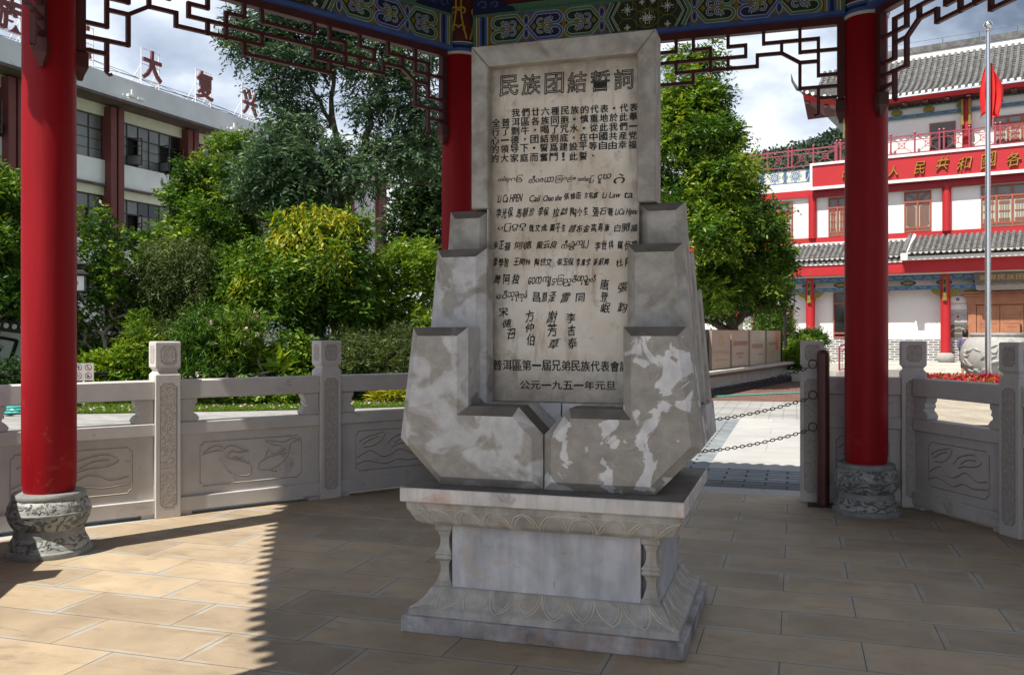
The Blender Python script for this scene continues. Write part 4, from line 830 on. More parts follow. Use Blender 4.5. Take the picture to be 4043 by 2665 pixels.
def bay(parent, xa, xb, design=0):
    xa += 0.099; xb -= 0.099; L = xb - xa
    MB().box(xa, xb, -.08, .08, .962, 1.115).obj('handrail', M_BALU, parent, bevel=0.008)
    MB().box(xa, xb, -.075, .075, .668, .768).obj('middle_rail', M_BALU, parent, bevel=0.006)
    MB().box(xa, xb, -.075, .075, .036, .152).obj('bottom_rail', M_BALU, parent, bevel=0.005)
    if L > 0.7:
        for s, x0 in ((1, xa), (-1, xb)):
            P = [(0, .7682), (.155, .7682), (.168, .80), (.14, .832), (.12, .84), (.118, .862), (.14, .872), (.128, .905), (.15, .925), (.15, .9618), (0, .9618)]
            MB().prism([(x0 + s * x, z) for x, z in P], -.055, .055).obj('bracket', M_BALU, parent, bevel=0.006)
    else: MB().box(xa, xb, -.05, .05, .7682, .9618).obj('bracket', M_BALU, parent)
    for s, x0 in ((1, xa), (-1, xb)): MB().box(min(x0, x0 + s * .1), max(x0, x0 + s * .1), -.06, .06, 0, .0358).obj('foot', M_BALU, parent)
    p = MB().box(xa, xb, -.045, .045, .1522, .6678).obj('panel', M_BALU, parent)
    rl = MB(); mg = min(.17, L * .16); x0, x1, z0, z1 = xa + mg, xb - mg, .225, .595
    fr = notch(x0, x1, z0, z1, .03)
    rl.tube([(x, -.0455, z) for x, z in fr], .0045, 5, closed=True, mi=0); rl.tube([(x + .003, -.0448, z - .005) for x, z in fr], .004, 5, closed=True, mi=1)
    src = FISH if design == 0 else WAVE
    if L < .7: src = WAVE[:3]
    for P in src:
        Q = [(x0 + (x - 380) / 880 * (x1 - x0), -.0455, z1 - (y - 830) / 430 * (z1 - z0)) for x, y in curve_pts(P)]
        rl.tube(Q, .0055, 5, mi=0); rl.tube([(x + .004, y + .0008, z - .006) for x, y, z in Q], .005, 5, mi=1)  # dark copy below each ridge paints its shade
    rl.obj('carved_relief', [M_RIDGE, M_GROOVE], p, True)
def run(i, xs, label, group, designs, skip_post=(), turn=0.0):
    a, d, n = edge_line(i); o = a + n * OUT[i]; rz = math.atan2(d.y, d.x)
    if turn: p = o + d * 1.8; rz += turn; o = p - Vector((math.cos(rz), math.sin(rz))) * 1.8
    e = empty('stone_balustrade', (o.x, o.y, 0), rz, label, 'balustrade', group)
    for k, x in enumerate(xs):
        if k not in skip_post: post(e, x)
    for k in range(len(xs) - 1): bay(e, xs[k], xs[k + 1], designs[k % len(designs)])
    return e
GB = 'stone balustrades around the pavilion'
c0 = corner(0)[1]; c1 = corner(1)[1]; c2 = corner(2)[1]; c3 = corner(3)[1]
def endx(i): a, d, n = edge_line(i); return (corner((i + 1) % 6)[0] - a - n * OUT[i]).dot(d)
run(0, [c0, 1.07, 2.51, endx(0)], 'pale stone balustrade behind the left red column, carved with fish', GB, [1, 0, 1], turn=R(-6))
run(1, [c1, 0.43], 'short stone balustrade left of the entrance, behind the tablet monument', GB, [1], skip_post=(0,))
run(1, [3.21, endx(1)], 'short stone balustrade between the maroon chain post and the right red column', GB, [1])
run(2, [c2, 1.04, 2.45, endx(2)], 'shaded stone balustrade right of the right red column, in front of red flowers', GB, [1, 1, 0], skip_post=(0,))
run(5, [corner(5)[1], 1.2, 2.6, endx(5)], 'stone balustrade on the open left side of the pavilion nearest the viewer', GB, [1, 0, 1], skip_post=(3,))
# ------------------------------------------------------------------ entrance pipes and chains
ae, de, ne = edge_line(1)
def ept(s, o, z): p = ae + de * s + ne * o; return (p.x, p.y, z)
def pipe(s, sg, label):
    p = ept(s, 0.2, 0); e = empty('chain_post', p, math.atan2(de.y, de.x), label, 'chain post', 'maroon chain posts')
    MB().lathe([(.053, .012), (.053, 1.31), (.049, 1.335), (.036, 1.355), (.012, 1.365)], 24).obj('pipe', M_MPIPE, e, True)
    MB().box(-.13, .13, -.09, .09, .0006, .012).obj('foot_plate', M_IRON, e, bevel=0.003)
    for z in (.686, .963, 1.232):
        MB().tube([(sg * (.053 + .034 + .034 * math.cos(t * math.pi / 10)), -.01, z + .036 * math.sin(t * math.pi / 10)) for t in range(20)], .005, 6, closed=True).obj('ring', M_IRON, e, True)
pipe(3.30, -1, 'dark maroon chain post standing left of the right red column')
pipe(0.34, 1, 'dark maroon chain post at the left of the entrance, behind the tablet monument')
def chain(z, lab):
    m = MB(); s0, s1 = 0.34 + .115, 3.30 - .115; n = 84; sag = 0.25
    pos = lambda t: Vector(ept(s0 + (s1 - s0) * t, 0.21, z - 0.03 - sag * (1 - (2 * t - 1) ** 2)))
    for k in range(n):
        a, b = pos(k / n), pos((k + 1) / n); d = (b - a); L = d.length; d.normalize(); u = Vector((0, 0, 1)); s_ = d.cross(u).normalized(); u = s_.cross(d)
        v = u if k % 2 == 0 else s_; c = (a + b) / 2; hl, hw = L * .5 + .003, .0115
        P = [c + d * (hl - hw) * (1 if math.cos(t) >= 0 else -1) + d * hw * math.cos(t) + v * hw * math.sin(t) for t in [i * math.pi / 5 + .01 for i in range(10)]]
        m.tube(P, .0042, 4, closed=True)
    tag(m.obj('chain', M_IRON), lab, 'chain', 'chains across the entrance')
chain(1.232, 'highest black chain across the entrance, hung from the top ring of the maroon post')
chain(.963, 'middle black chain across the entrance, hung from the middle ring of the maroon post')
chain(.686, 'lowest black chain across the entrance, hung from the bottom ring of the maroon post')

# ------------------------------------------------------------------ right hall (x along the facade, y away from the camera, z up)
BDX, BDY = 0.8398, -0.5429
hall = empty('red_white_hall', (16.5, 36.4, 0), math.atan2(BDY, BDX), 'three storey red and white hall with grey tiled roofs behind the flagpole', 'hall')
SL, SR = -3.0, 26.0       # upper storey from its left corner
MB().box(-12, SR, 0.0, 9, 1.26, 8.55).obj('wall', M_WHITE, hall)
MB().box(-12.05, SR, -0.05, 0.0, 0.3, 1.26).obj('brick_base', M_BRICK, hall)
MB().box(SL, SR, 0.0, 9, 8.551, 11.0).obj('upper_wall', M_WHITE, hall)
m = MB()
for k, z in enumerate((0.36, 0.2, 0.05)): m.box(-3.9 + k * .0, SR, -1.45 - .35 * k, -0.051, ZP if k == 0 else ZP, z - 0.0 if k == 0 else z)
m = MB()
for k, (y, z) in enumerate(((-1.6, .36), (-1.95, .21), (-2.3, .06))): m.box(-1.2, SR, y, y + .3499 if k else -0.051, ZP, z)
m.obj('step', M_STEP, hall, bevel=0.01)
MB().box(-12, -1.201, -1.6, -0.051, ZP, .30).obj('terrace', M_STEP, hall)
# columns
for s in (-7.7, -4.35, -1.75, .85, 4.9, 8.0):
    c = MB().lathe([(.185, .72), (.185, 3.9)], 24, (s, -.40)).obj('porch_column', M_CRED, hall, True)
    MB().lathe([(.24, .36 if s > -1.2 else .3005), (.32, .45), (.34, .55), (.31, .66), (.22, .74)], 24, (s, -.40)).obj('column_base', M_URN, c, True)
    MB().prism([(s - .55, 3.22), (s - .42, 3.06), (s - .22, 2.98), (s - .19, 2.86), (s + .19, 2.86), (s + .22, 2.98), (s + .42, 3.06), (s + .55, 3.22)], -.45, -.35).obj('bracket', M_OCHRE, c)
    m = MB().box(s - .06, s + .06, -.66, -.59, 2.95, 3.7, 0).box(s - .075, s + .075, -.67, -.585, 2.78, 2.94, 0).box(s - .035, s + .035, -.675, -.58, 3.1, 3.3, 1).box(s - .035, s + .035, -.675, -.58, 3.42, 3.6, 1)
    m.obj('hanging_bracket', [M_OCHRE, M_NAVY], c)
for s in (-4.35, -1.75, .85, 5.9, 9.2):
    MB().lathe([(.165, 5.53), (.165, 7.40)], 20, (s, -.08)).obj('wall_column', M_CRED, hall, True)
for s in (SL + .15, 1.56, 6.0, 10): MB().lathe([(.165, 8.6), (.165, 10.6)], 20, (s, -.05)).obj('upper_column', M_CRED, hall, True)
# bands
MB().box(-12.1, SR, -.10, -.001, 5.18, 5.56).obj('red_band', M_CRED, hall)
MB().box(-12.1, SR, -.06, -.001, 7.22, 7.45).obj('grey_lintel', M_LIME, hall)
MB().box(-4.3, SR, -.24, -.0605, 7.25, 7.60).obj('red_beam', M_DRED, hall)
MB().box(-12.1, -4.301, -.14, -.001, 7.30, 7.60).obj('red_beam', M_CRED, hall)
MB().box(-12.1, -4.301, -.12, -.001, 7.601, 7.96).obj('white_band', M_LIME, hall)
sb = MB().box(-4.30, SR, -.42, -.2405, 7.60, 8.62).obj('name_board', M_CRED, hall)
m = MB().box(-4.36, SR, -.47, -.35, 8.56, 8.66).box(-4.36, SR, -.47, -.35, 7.54, 7.66).box(-4.36, -4.26, -.465, -.35, 7.661, 8.559); m.obj('board_trim', M_SIGNW, sb)
m = MB(); zc = 8.09
for ch, s, w_, h_ in (('中', -2.83, .40, .62), ('华', -1.95, .42, .62), ('人', -1.05, .44, .5), ('民', -.06, .42, .58), ('共', .77, .5, .6), ('和', 1.52, .5, .6), ('國', 2.35, .58, .66), ('各', 3.2, .52, .62), ('族', 4.05, .5, .6)):
    write(m, ch, s, zc + random.uniform(-.05, .05), w_ * .9, h_ * .82, -.50, shear=.3, rot=R(random.uniform(5, 13)), depth=.07, warp=(.05, random.uniform(0, 6), random.uniform(0, 6), random.uniform(0, 6)))
m.obj('gilt_lettering', M_GOLD, sb)
# painted frieze of the lower wing
def scroll_band(x0, x1, z0, z1, y, name, mats, parent, step=.5):
    """mats: ground, scroll, edge"""
    m = MB().box(x0, x1, y, y + .06, z0, z1, 0); k = 0; x = x0 + step / 2; zc = (z0 + z1) / 2; h_ = (z1 - z0) * .36
    while x < x1 - step * .3:
        P = [(x - step * .5, zc - h_ * (1 if k % 2 else -1) * .8), (x - step * .25, zc)] + spiral(x + step * .08, zc, h_, math.pi * (1 if k % 2 else -1) * .75, 5.2 * (1 if k % 2 else -1), 12)
        m.ribbon(P, h_ * .42, y - .002, 2); m.ribbon(P, h_ * .26, y - .004, 1); x += step; k += 1
    for zz in (z0, z1): m.box(x0, x1, y - .008, y + .061, zz - .015, zz + .015, 1)
    return m.obj(name, mats, parent, fix=False)
scroll_band(-6.69, -4.302, 7.97, 8.52, -.12, 'painted_frieze', [M_PWHITE, M_BLUE, M_GREEN], hall, .21)
m = MB(); cz = 8.245
def disc(x, z, r, y, mi, n=14): m.plate([(x + r * math.cos(i * 2 * math.pi / n), z + r * math.sin(i * 2 * math.pi / n)) for i in range(n)], y, mi)
for cx in (-5.05, -5.95):
    m.plate([(cx - .42, cz - .26), (cx + .42, cz - .26), (cx + .42, cz + .26), (cx - .42, cz + .26)], -.128, 0)
    for k in range(8): disc(cx + .2 * math.cos(k * .785), cz + .2 * math.sin(k * .785), .06, -.1300, 2); disc(cx + .2 * math.cos(k * .785), cz + .2 * math.sin(k * .785), .03, -.1310, 0)
    disc(cx, cz, .15, -.132, 1); disc(cx, cz, .11, -.133, 0); disc(cx, cz, .085, -.134, 1); disc(cx, cz, .05, -.135, 0); disc(cx, cz, .025, -.136, 3)
for cx, sg in ((-4.5, 1), (-5.5, 1), (-5.5, -1), (-6.5, -1)):
    for k in range(2): m.ribbon([(cx - sg * .08 + k * sg * .06, cz + .25), (cx + sg * .06 + k * sg * .06, cz), (cx - sg * .08 + k * sg * .06, cz - .25)], .035, -.137 - .001 * k, 1 + k)
m.plate([(-4.40, 7.98), (-4.31, 7.98), (-4.31, 8.51), (-4.40, 8.51)], -.139, 4)
m.obj('rosette_painting', [M_PWHITE, M_BLUE, M_GREEN, M_GOLDP, M_WFRAME], hall, fix=False)
scroll_band(-9, -6.69, 7.97, 8.52, -.12, 'painted_frieze', [M_WFRAME, M_GOLDP, M_OCHRE], hall, .3)
scroll_band(-8.9, SR, 3.62, 3.82, -.50, 'porch_beam', [M_BLUE, M_GREEN, M_PWHITE], hall, .36)
scroll_band(-8.9, SR, 3.24, 3.38, -.48, 'lower_porch_beam', [M_BLUE, M_GREEN, M_OFFW], hall, .4)
m = MB()
for k in range(17):
    s = -8.3 + k * 1.3
    m.prism([(s + .3 * math.cos(i * math.pi / 4 + .39), 3.5 + .105 * math.sin(i * math.pi / 4 + .39)) for i in range(8)], -.48, -.43, 0); m.prism([(s + .2 * math.cos(i * math.pi / 4), 3.5 + .06 * math.sin(i * math.pi / 4)) for i in range(8)], -.49, -.4805, 1)
m.obj('medallion', [M_NAVY, M_OCHRE], hall)
MB().box(-8.9, SR, -.95, -.45, 3.83, 3.87).obj('porch_soffit', M_CREAM, hall)
scroll_band(SL - .1, SR, 10.57, 10.80, -.16, 'eave_frieze', [M_NAVY, M_GREEN, M_PWHITE], hall, .4)
scroll_band(SL - .1, SR, 10.17, 10.28, -.12, 'eave_beam', [M_BLUE, M_GREEN, M_PWHITE], hall, .5)
m = MB()
for k in range(12):
    s = -2.2 + k * 1.2; m.prism([(s + .22 * math.cos(i * math.pi / 4 + .39), 10.43 + .12 * math.sin(i * math.pi / 4 + .39)) for i in range(8)], -.09, -.03)
m.obj('eave_medallion', M_OCHRE, hall)
for s in (SL + .15, 1.56, 6.0):
    MB().box(s - .17, s - .09, -.36, -.28, 9.75, 10.6).box(s + .09, s + .17, -.36, -.28, 9.75, 10.6).box(s - .19, s - .07, -.37, -.27, 9.6, 9.749).box(s + .07, s + .19, -.37, -.27, 9.6, 9.749).obj('hanging_bracket', M_OCHRE, hall)
# fascia and porch roof
fa = MB().box(-5.1, -.60, -1.10, -1.0, 3.88, 4.30, 0).box(-9.5, -5.101, -1.10, -1.0, 3.88, 4.30, 0).obj('fascia', M_CRED, hall)
MB().box(-.599, SR, -1.06, -.96, 3.88, 4.36).obj('fascia_centre', M_CRED, hall)
MB().box(-9.6, -.601, -1.14, -.98, 4.301, 4.44).box(-.60, SR, -1.38, -.95, 4.361, 4.50).obj('eave_trim', M_LIME, hall)
def tiled(x0, x1, ya, za, yb, zb, pitch, name, curve=0.0, rt=.065, ends=True, lift=None):
    """a tiled slope from the eave (ya,za) up to (yb,zb): ribs, gaps and round tile ends"""
    m = MB(); n = max(2, int(round((x1 - x0) / pitch))); NS = 8
    def pt(x, t):
        y = ya + (yb - ya) * t; z = za + (zb - za) * t - curve * math.sin(math.pi * t) * .5
        if lift: z += lift(x) * (1 - t) ** 2
        return Vector((x, y, z))
    for i in range(n):
        xa, xb = x0 + (x1 - x0) * i / n, x0 + (x1 - x0) * (i + 1) / n
        for k in range(NS):
            t0, t1 = k / NS, (k + 1) / NS; m.add([pt(xa, t0), pt(xb, t0), pt(xb, t1), pt(xa, t1)], [(0, 1, 2, 3)], 1)
        rows = int(abs(yb - ya) / .13)
        for k in range(rows):      # lapped pan tiles
            p = pt((xa + xb) / 2, k / rows); q = pt((xa + xb) / 2, (k + .8) / rows); m.bar(p + Vector((0, 0, .035)), q + Vector((0, 0, .012)), pitch * .62, .02, mi=2)
    for i in range(n + 1):
        x = x0 + (x1 - x0) * i / n; P = [pt(x, k / NS) + Vector((0, 0, rt * .55)) for k in range(NS + 1)]; m.tube(P, rt, 8, mi=0)
        if ends: m.tube([P[0] + Vector((0, -.012, 0)), P[0] + Vector((0, .0, 0))], rt * 1.0, 10, mi=3)
    return m.obj(name, [M_TILE, M_TILED, M_TILE, M_CONC if rt < .07 else M_LIME], hall, True, fix=False)
tiled(-9.6, -.60, -1.24, 4.52, -.11, 5.22, .205, 'porch_roof')
tiled(-.30, SR, -1.50, 4.60, -.11, 5.34, .205, 'porch_roof')
m = MB().tube([(-.52, -1.35, 4.66), (-.48, -.11, 5.45)], .085, 8, mi=0).tube([(-.36, -1.35, 4.64), (-.32, -.11, 5.43)], .07, 8, mi=1).box(-.6, -.35, -1.55, -1.28, 4.35, 4.62, 1); m.obj('verge', [M_TILE, M_LIME], hall, True)
MB().box(-9.6, SR, -.16, -.1, 5.2, 5.33).obj('flashing', M_LIME, hall)
m = MB()
for k in range(40): m.tube([(-9.5 + k * .23, -1.15, 4.42), (-9.5 + k * .23, -1.155, 4.42)], .05, 8)
m.obj('tile_drip', M_TILED, hall)
lift = lambda x: 0.72 * max(0, (-1.2 - x) / 3.4) ** 2.2
tiled(-4.6, SR, -.88, 10.93, 3.0, 13.35, .235, 'main_roof', curve=.9, rt=.075, lift=lift)
m = MB(); n = 40
for k in range(n):
    x0, x1 = -4.55 + (SR + 4.55) * k / n, -4.55 + (SR + 4.55) * (k + 1) / n
    m.add([(x0, -.84, 10.86 + lift(x0)), (x1, -.84, 10.86 + lift(x1)), (x1, -.70, 10.70 + lift(x1) * .9), (x0, -.70, 10.70 + lift(x0) * .9)], [(0, 1, 2, 3)], 0)
    m.add([(x0, -.70, 10.70 + lift(x0) * .9), (x1, -.70, 10.70 + lift(x1) * .9), (x1, -.06, 10.62), (x0, -.06, 10.62)], [(0, 1, 2, 3)], 1)
    m.box(x0 + .05, x0 + .22, -.72, -.1, 10.60 + lift(x0) * .8, 10.66 + lift(x0) * .8, 1)
m.obj('eave_board', [M_CRED, M_LAT], hall, fix=False)
m = MB().box(-3.0, SR, 2.9, 3.1, 13.3, 13.58, 1).box(-3.1, SR, 2.86, 3.14, 13.58, 13.70, 0).box(-3.1, SR, 2.9, 3.1, 13.70, 13.86, 0); m.obj('ridge', [M_TILE, M_LIME], hall)
P = [(-3.0 - 1.72 * t, 2.9 - 3.95 * t, 13.5 - 2.62 * t + 1.4 * max(0, t - .45) ** 2.0 * 2) for t in [i / 14 for i in range(15)]]
m = MB().tube(P, [.14 - .07 * i / 14 for i in range(15)], 8); m.tube([P[-1], (P[-1][0] - .16, P[-1][1] - .18, P[-1][2] + .32), (P[-1][0] - .2, P[-1][1] - .2, P[-1][2] + .62)], [.07, .05, .012], 8); m.obj('upturned_corner', M_TILE, hall, True)
m = MB().add([(-3.0, -.06, 10.62), (-4.55, -.80, 10.90 + lift(-4.55)), (-3.0, 2.9, 13.3), (-4.3, 5.0, 11.0), (-3.0, 5.0, 10.62)], [(0, 1, 2), (1, 3, 2), (0, 3, 1), (0, 4, 3), (2, 3, 4)]); m.obj('side_slope', M_TILED, hall)
wire = MB()
for k in range(12): wire.tube([(-2.5 + k * 1.4, 3.0, 13.86), (-2.5 + k * 1.4, 3.0, 14.1)], .012, 4)
wire.tube([(-3, 3.0, 14.1), (SR, 3.0, 14.1)], .01, 4); wire.obj('lightning_wire', M_STEEL, hall)
# roof terrace railing
def railing(x0, x1, y, z0, name):
    m = MB(); n = int(round((x1 - x0) / .98)); p = (x1 - x0) / n; H_ = .76
    m.box(x0, x1, y - .03, y + .03, z0 + H_ - .05, z0 + H_); m.box(x0, x1, y - .02, y + .02, z0 + H_ - .22, z0 + H_ - .19); m.box(x0, x1, y - .025, y + .025, z0 + .02, z0 + .055)
    for i in range(n + 1):
        x = x0 + p * i
        for dx in ((0,) if i % 2 else (-.08, .08)):
            m.box(x + dx - .03, x + dx + .03, y - .031, y + .031, z0, z0 + H_ + .02); m.lathe([(.012, z0 + H_ + .02), (.045, z0 + H_ + .05), (.055, z0 + H_ + .085), (.04, z0 + H_ + .12), (.008, z0 + H_ + .14)], 10, (x + dx, y))
    for i in range(n):
        a, b = x0 + p * i + .1, x0 + p * (i + 1) - .1; c = (a + b) / 2; zc = z0 + .36; q = .11
        for sx in (-1, 1):
            for sz in (-1, 1): m.bar((c + sx * .0, y, zc), (a if sx < 0 else b, y, z0 + .05 if sz < 0 else z0 + H_ - .05), .022, .022, (0, 1, 0))
        for P0, P1 in (((c - q, zc - q), (c + q, zc - q)), ((c + q, zc - q), (c + q, zc + q)), ((c + q, zc + q), (c - q, zc + q)), ((c - q, zc + q), (c - q, zc - q))): m.bar((P0[0], y, P0[1]), (P1[0], y, P1[1]), .022, .022, (0, 1, 0))
    return m.obj(name, M_RAIL, hall)
rl = railing(-9.2, -3.3, -.2, 8.60, 'terrace_railing'); rl2 = railing(-3.2, 9.5, -.38, 8.66, 'terrace_railing')
# windows
def window(xa, xb, z0, z1, style, y=-.001, zt=None):
    f = MB(); g = MB(); fw = .05
    f.box(xa, xb, y - .07, y, z0, z0 + fw).box(xa, xb, y - .07, y, z1 - fw, z1).box(xa, xa + fw, y - .069, y, z0 + fw, z1 - fw).box(xb - fw, xb, y - .069, y, z0 + fw, z1 - fw)
    zt = zt or z0 + (z1 - z0) * .74; zb = z0 + (z1 - z0) * .10
    n = 2 if xb - xa < 1.4 else (4 if xb - xa < 2.4 else 6)
    for z in (zt, zb): f.box(xa + fw, xb - fw, y - .066, y, z - .035, z + .035)
    for i in range(1, n): x = xa + (xb - xa) * i / n; f.box(x - .035, x + .035, y - .068, y, z0 + fw, z1 - fw)
    for i in range(n):
        a = xa + (xb - xa) * i / n + .08; b = xa + (xb - xa) * (i + 1) / n - .08; t = .012
        if style == 'grid':
            for q in (.18, .82): f.box(a + (b - a) * q - t, a + (b - a) * q + t, y - .05, y - .03, zb, zt)
            for q in (.38, .62): f.box(a + (b - a) * q - t, a + (b - a) * q + t, y - .049, y - .03, zb + (zt - zb) * .1, zt)
            for q in (.1, .16, .45, .74, .8, .92): f.box(a, b, y - .048, y - .03, zb + (zt - zb) * q - t, zb + (zt - zb) * q + t)
        elif style == 'chev':
            sg = 1 if i == 0 else -1
            for q in range(-3, 13):
                za = zb + (zt - zb) * q / 12; zz = za + (b - a) * .62 * (-1)
                p0, p1 = (a, za), (b, zz); p0, p1 = ((a, za), (b, zz)) if sg > 0 else ((a, zz), (b, za))
                if min(p0[1], p1[1]) > zb - .12 and max(p0[1], p1[1]) < zt + .1: f.bar((p0[0], y - .04, p0[1]), (p1[0], y - .04, p1[1]), .02, .025, (0, 1, 0))
            for q in range(1, 6):
                za = zt + (z1 - zt) * q / 5; f.bar((a, y - .04, za if sg > 0 else za - .3), (b, y - .04, za - .3 if sg > 0 else za), .02, .02, (0, 1, 0)) if zt < za - .3 else None
    fo_ = f.obj('window', M_WFRAME, hall)
    g.box(xa + .02, xb - .02, y - .015, y - .004, z0 + .02, z0 + (z1 - z0) * .64, 0).box(xa + .02, xb - .02, y - .0149, y - .004, z0 + (z1 - z0) * .64, z1 - .02, 1)
    g.obj('pane', [M_GLASSC if style != 'dark' else M_GLASSD, M_GLASSG if style != 'dark' else M_GLASSD], fo_)
for a, b, st in ((-7.6, -5.2, 'grid'), (-3.70, -2.2, 'grid'), (-.72, .28, 'chev'), (2.05, 4.2, 'grid'), (7.0, 9.0, 'grid')): window(a, b, 5.585, 7.20, st)
for a, b in ((-7.0, -5.18), (-3.5, -2.3)): window(a, b, 1.32, 3.2, 'dark', zt=2.75)
window(2.5, 4.4, 8.7, 9.84, 'grid')
m = MB().box(.22, 1.16, -.05, -.001, 8.6, 9.86).obj('terrace_door', M_WFRAME, hall); MB().box(.27, 1.11, -.06, -.0505, 8.62, 9.8).obj('pane', M_GLASSD, m)
# main door
dr = MB().box(1.62, 6.0, -.10, -.001, .37, 3.0).obj('main_door', M_DOOR, hall)
m = MB().box(1.62, 1.90, -.18, -.1005, .37, 2.62).box(1.56, 6.1, -.22, -.1005, 2.62, 2.92).box(1.46, 6.2, -.30, -.1005, 2.92, 3.02).box(1.38, 6.3, -.34, -.1005, 3.03, 3.12).box(1.5, 6.2, -.26, -.1005, 3.121, 3.17); m.obj('door_surround', M_DOOR, dr, bevel=.006)
for k, xa in enumerate((1.92, 2.72, 3.52, 4.32)):
    m = MB().box(xa, xa + .78, -.16, -.1005, .4, 2.58)
    for z in (2.2, 1.9, 1.55, 1.2, .8): m.box(xa + .12, xa + .66, -.172, -.16, z - .012, z + .012).box(xa + .24, xa + .54, -.171, -.16, z - .14, z - .12)
    for x in (xa + .12, xa + .66): m.box(x - .01, x + .01, -.1705, -.16, .7, 2.3)
    m.obj('door_leaf', M_DOOR, dr, bevel=.004)
MB().tube([(3.42, -.22, 1.2), (3.42, -.22, 1.85)], .025, 8).tube([(3.42, -.16, 1.25), (3.42, -.22, 1.25)], .02, 6).tube([(3.42, -.16, 1.8), (3.42, -.22, 1.8)], .02, 6).obj('door_handle', M_IRON, dr)
# plaques and placards hung on the hall: things of their own
def hallthing(name, label, cat, group=None):
    e = empty(name, (16.5, 36.4, 0), math.atan2(BDY, BDX), label, cat, group); return e
e = hallthing('name_plaque', 'dark lacquered name plaque with gilt characters hung above the brown door', 'plaque')
MB().prism([(1.86, 3.78), (1.96, 3.16), (2.06, 3.13), (4.7, 3.13), (4.8, 3.2), (4.88, 3.9), (2.0, 3.9), (1.9, 3.88)], -.80, -.73).obj('board', M_PLAQ, e, bevel=.01)
m = MB(); textline(m, '普洱民族团结誓词', 2.05, 4.5, 3.62, .2, -.805, shear=.1)
write(m, "Pu'er Ethnic Unity Pledge Monument", 3.3, 3.36, 2.3, .075, -.805); m.obj('gilt_lettering', M_GOLD, e, fix=False)
e = hallthing('wall_placard', 'white placard with a round dark emblem and red writing, top one beside the brown door', 'placard', 'placards beside the door')
MB().box(.9, 1.58, -.06, -.003, 2.45, 2.96).obj('board', M_SIGNW, e, bevel=.006)
m = MB(); textline(m, '政协委员学习教育基地', .95, 1.53, 2.66, .075, -.0615, mi=0); m.add([(1.24 + .065 * math.cos(i * .393), -.0615, 2.84 + .065 * math.sin(i * .393)) for i in range(16)], [list(range(16))], 1)
m.add([(1.24 + .03 * math.cos(i * .785), -.0625, 2.84 + .02 * math.sin(i * .785)) for i in range(8)], [list(range(8))], 2); m.box(1.32, 1.53, -.0617, -.0612, 2.555, 2.565, 1).box(1.38, 1.52, -.0617, -.0612, 2.515, 2.522, 1); m.obj('lettering', [M_DRED, M_NAVY, M_SIGNW], e, fix=False)
e = hallthing('wall_placard', 'silver placard with a small red emblem, middle one beside the brown door', 'placard', 'placards beside the door')
MB().box(.92, 1.58, -.055, -.003, 1.92, 2.38).obj('board', M_SIGN, e, bevel=.006)
def arc_text(m, s, cx, cz, r, h_, y, mi=0):
    for i, ch in enumerate(s):
        a = R(158 - 136 * i / (len(s) - 1)); write(m, ch, cx + r * math.cos(a), cz + r * .72 * math.sin(a), h_ * .9, h_, y, rot=(a - math.pi / 2) * .7, mi=mi)
m = MB(); arc_text(m, '全国民族团结进步教育基地', 1.25, 2.1, .26, .04, -.0565, 0); m.prism([(1.25, 2.22), (1.31, 2.16), (1.25, 2.09), (1.19, 2.16)], -.057, -.0555, 1); m.box(1.08, 1.42, -.0565, -.0555, 2.03, 2.037, 0).box(1.17, 1.34, -.0565, -.0555, 1.985, 1.992, 0); m.obj('lettering', [M_IRON, M_CRED], e, fix=False)
e = hallthing('wall_placard', 'dark bronze placard with a pale arc of writing, lowest one beside the brown door', 'placard', 'placards beside the door')
MB().box(.93, 1.60, -.055, -.003, 1.33, 1.85).obj('board', M_BRONZE, e, bevel=.006)
m = MB(); arc_text(m, '民族团结进步示范教育基地', 1.26, 1.52, .28, .055, -.0565, 0); m.box(1.08, 1.44, -.0565, -.0555, 1.5, 1.512, 0); m.obj('lettering', M_SIGNW, e, fix=False)
# ------------------------------------------------------------------ left teaching block (x along the facade, y away from the camera)
LDX, LDY = 0.3716, 0.9284
blk = empty('teaching_block', (-17.2, 42.2, 0), math.atan2(LDY, LDX), 'long three storey white block with maroon pilasters and dark open windows', 'building')
XE = 22.2
MB().box(-24, 18.0, 0.35, 9, ZP, 11.7).obj('wall', M_OFFW, blk)
MB().box(18.0, XE, 0.0, 9, ZP, 13.2).obj('stair_tower', M_OFFW, blk)
MB().box(-24, 17.2, -1.1, 9.3, 11.72, 12.67).obj('parapet', M_GREYW, blk)
MB().box(-24, 17.2, -1.12, 9.2, 11.60, 11.719).obj('eave_edge', M_SLAB, blk)
for z0, z1 in ((8.08, 9.15), (4.47, 5.61), (1.6, 2.9)): MB().box(-24, 17.2, 0.0, .349, z0, z1).obj('spandrel', M_OFFW, blk)
for z in (7.98, 4.37): MB().box(-24, 17.2, -.14, .348, z, z + .098).obj('floor_slab', M_SLAB, blk)
for z0, z1 in ((11.1, 11.598), (7.6, 7.978), (3.9, 4.36)): MB().box(-24, 17.2, 0.05, .3485, z0, z1).obj('cream_lintel', M_CREAM, blk)
PIL = [-21.5, -16.6, -11.7, -6.9, -1.8, 3.05, 7.9, 12.75, 17.6]
for s in PIL:
    h_ = .3 if s < 17 else .42
    MB().box(s - .38, s - .06, -.36, .349, ZP, 11.5).box(s - .0599, s + .0599, -.26, .349, ZP, 11.5).box(s + .06, s + .38, -.36, .349, ZP, 11.5).obj('pilaster', M_MAROON, blk)
MB().box(21.2, XE + .05, -.3, -.001, ZP, 12.2).obj('pilaster', M_MAROON, blk)
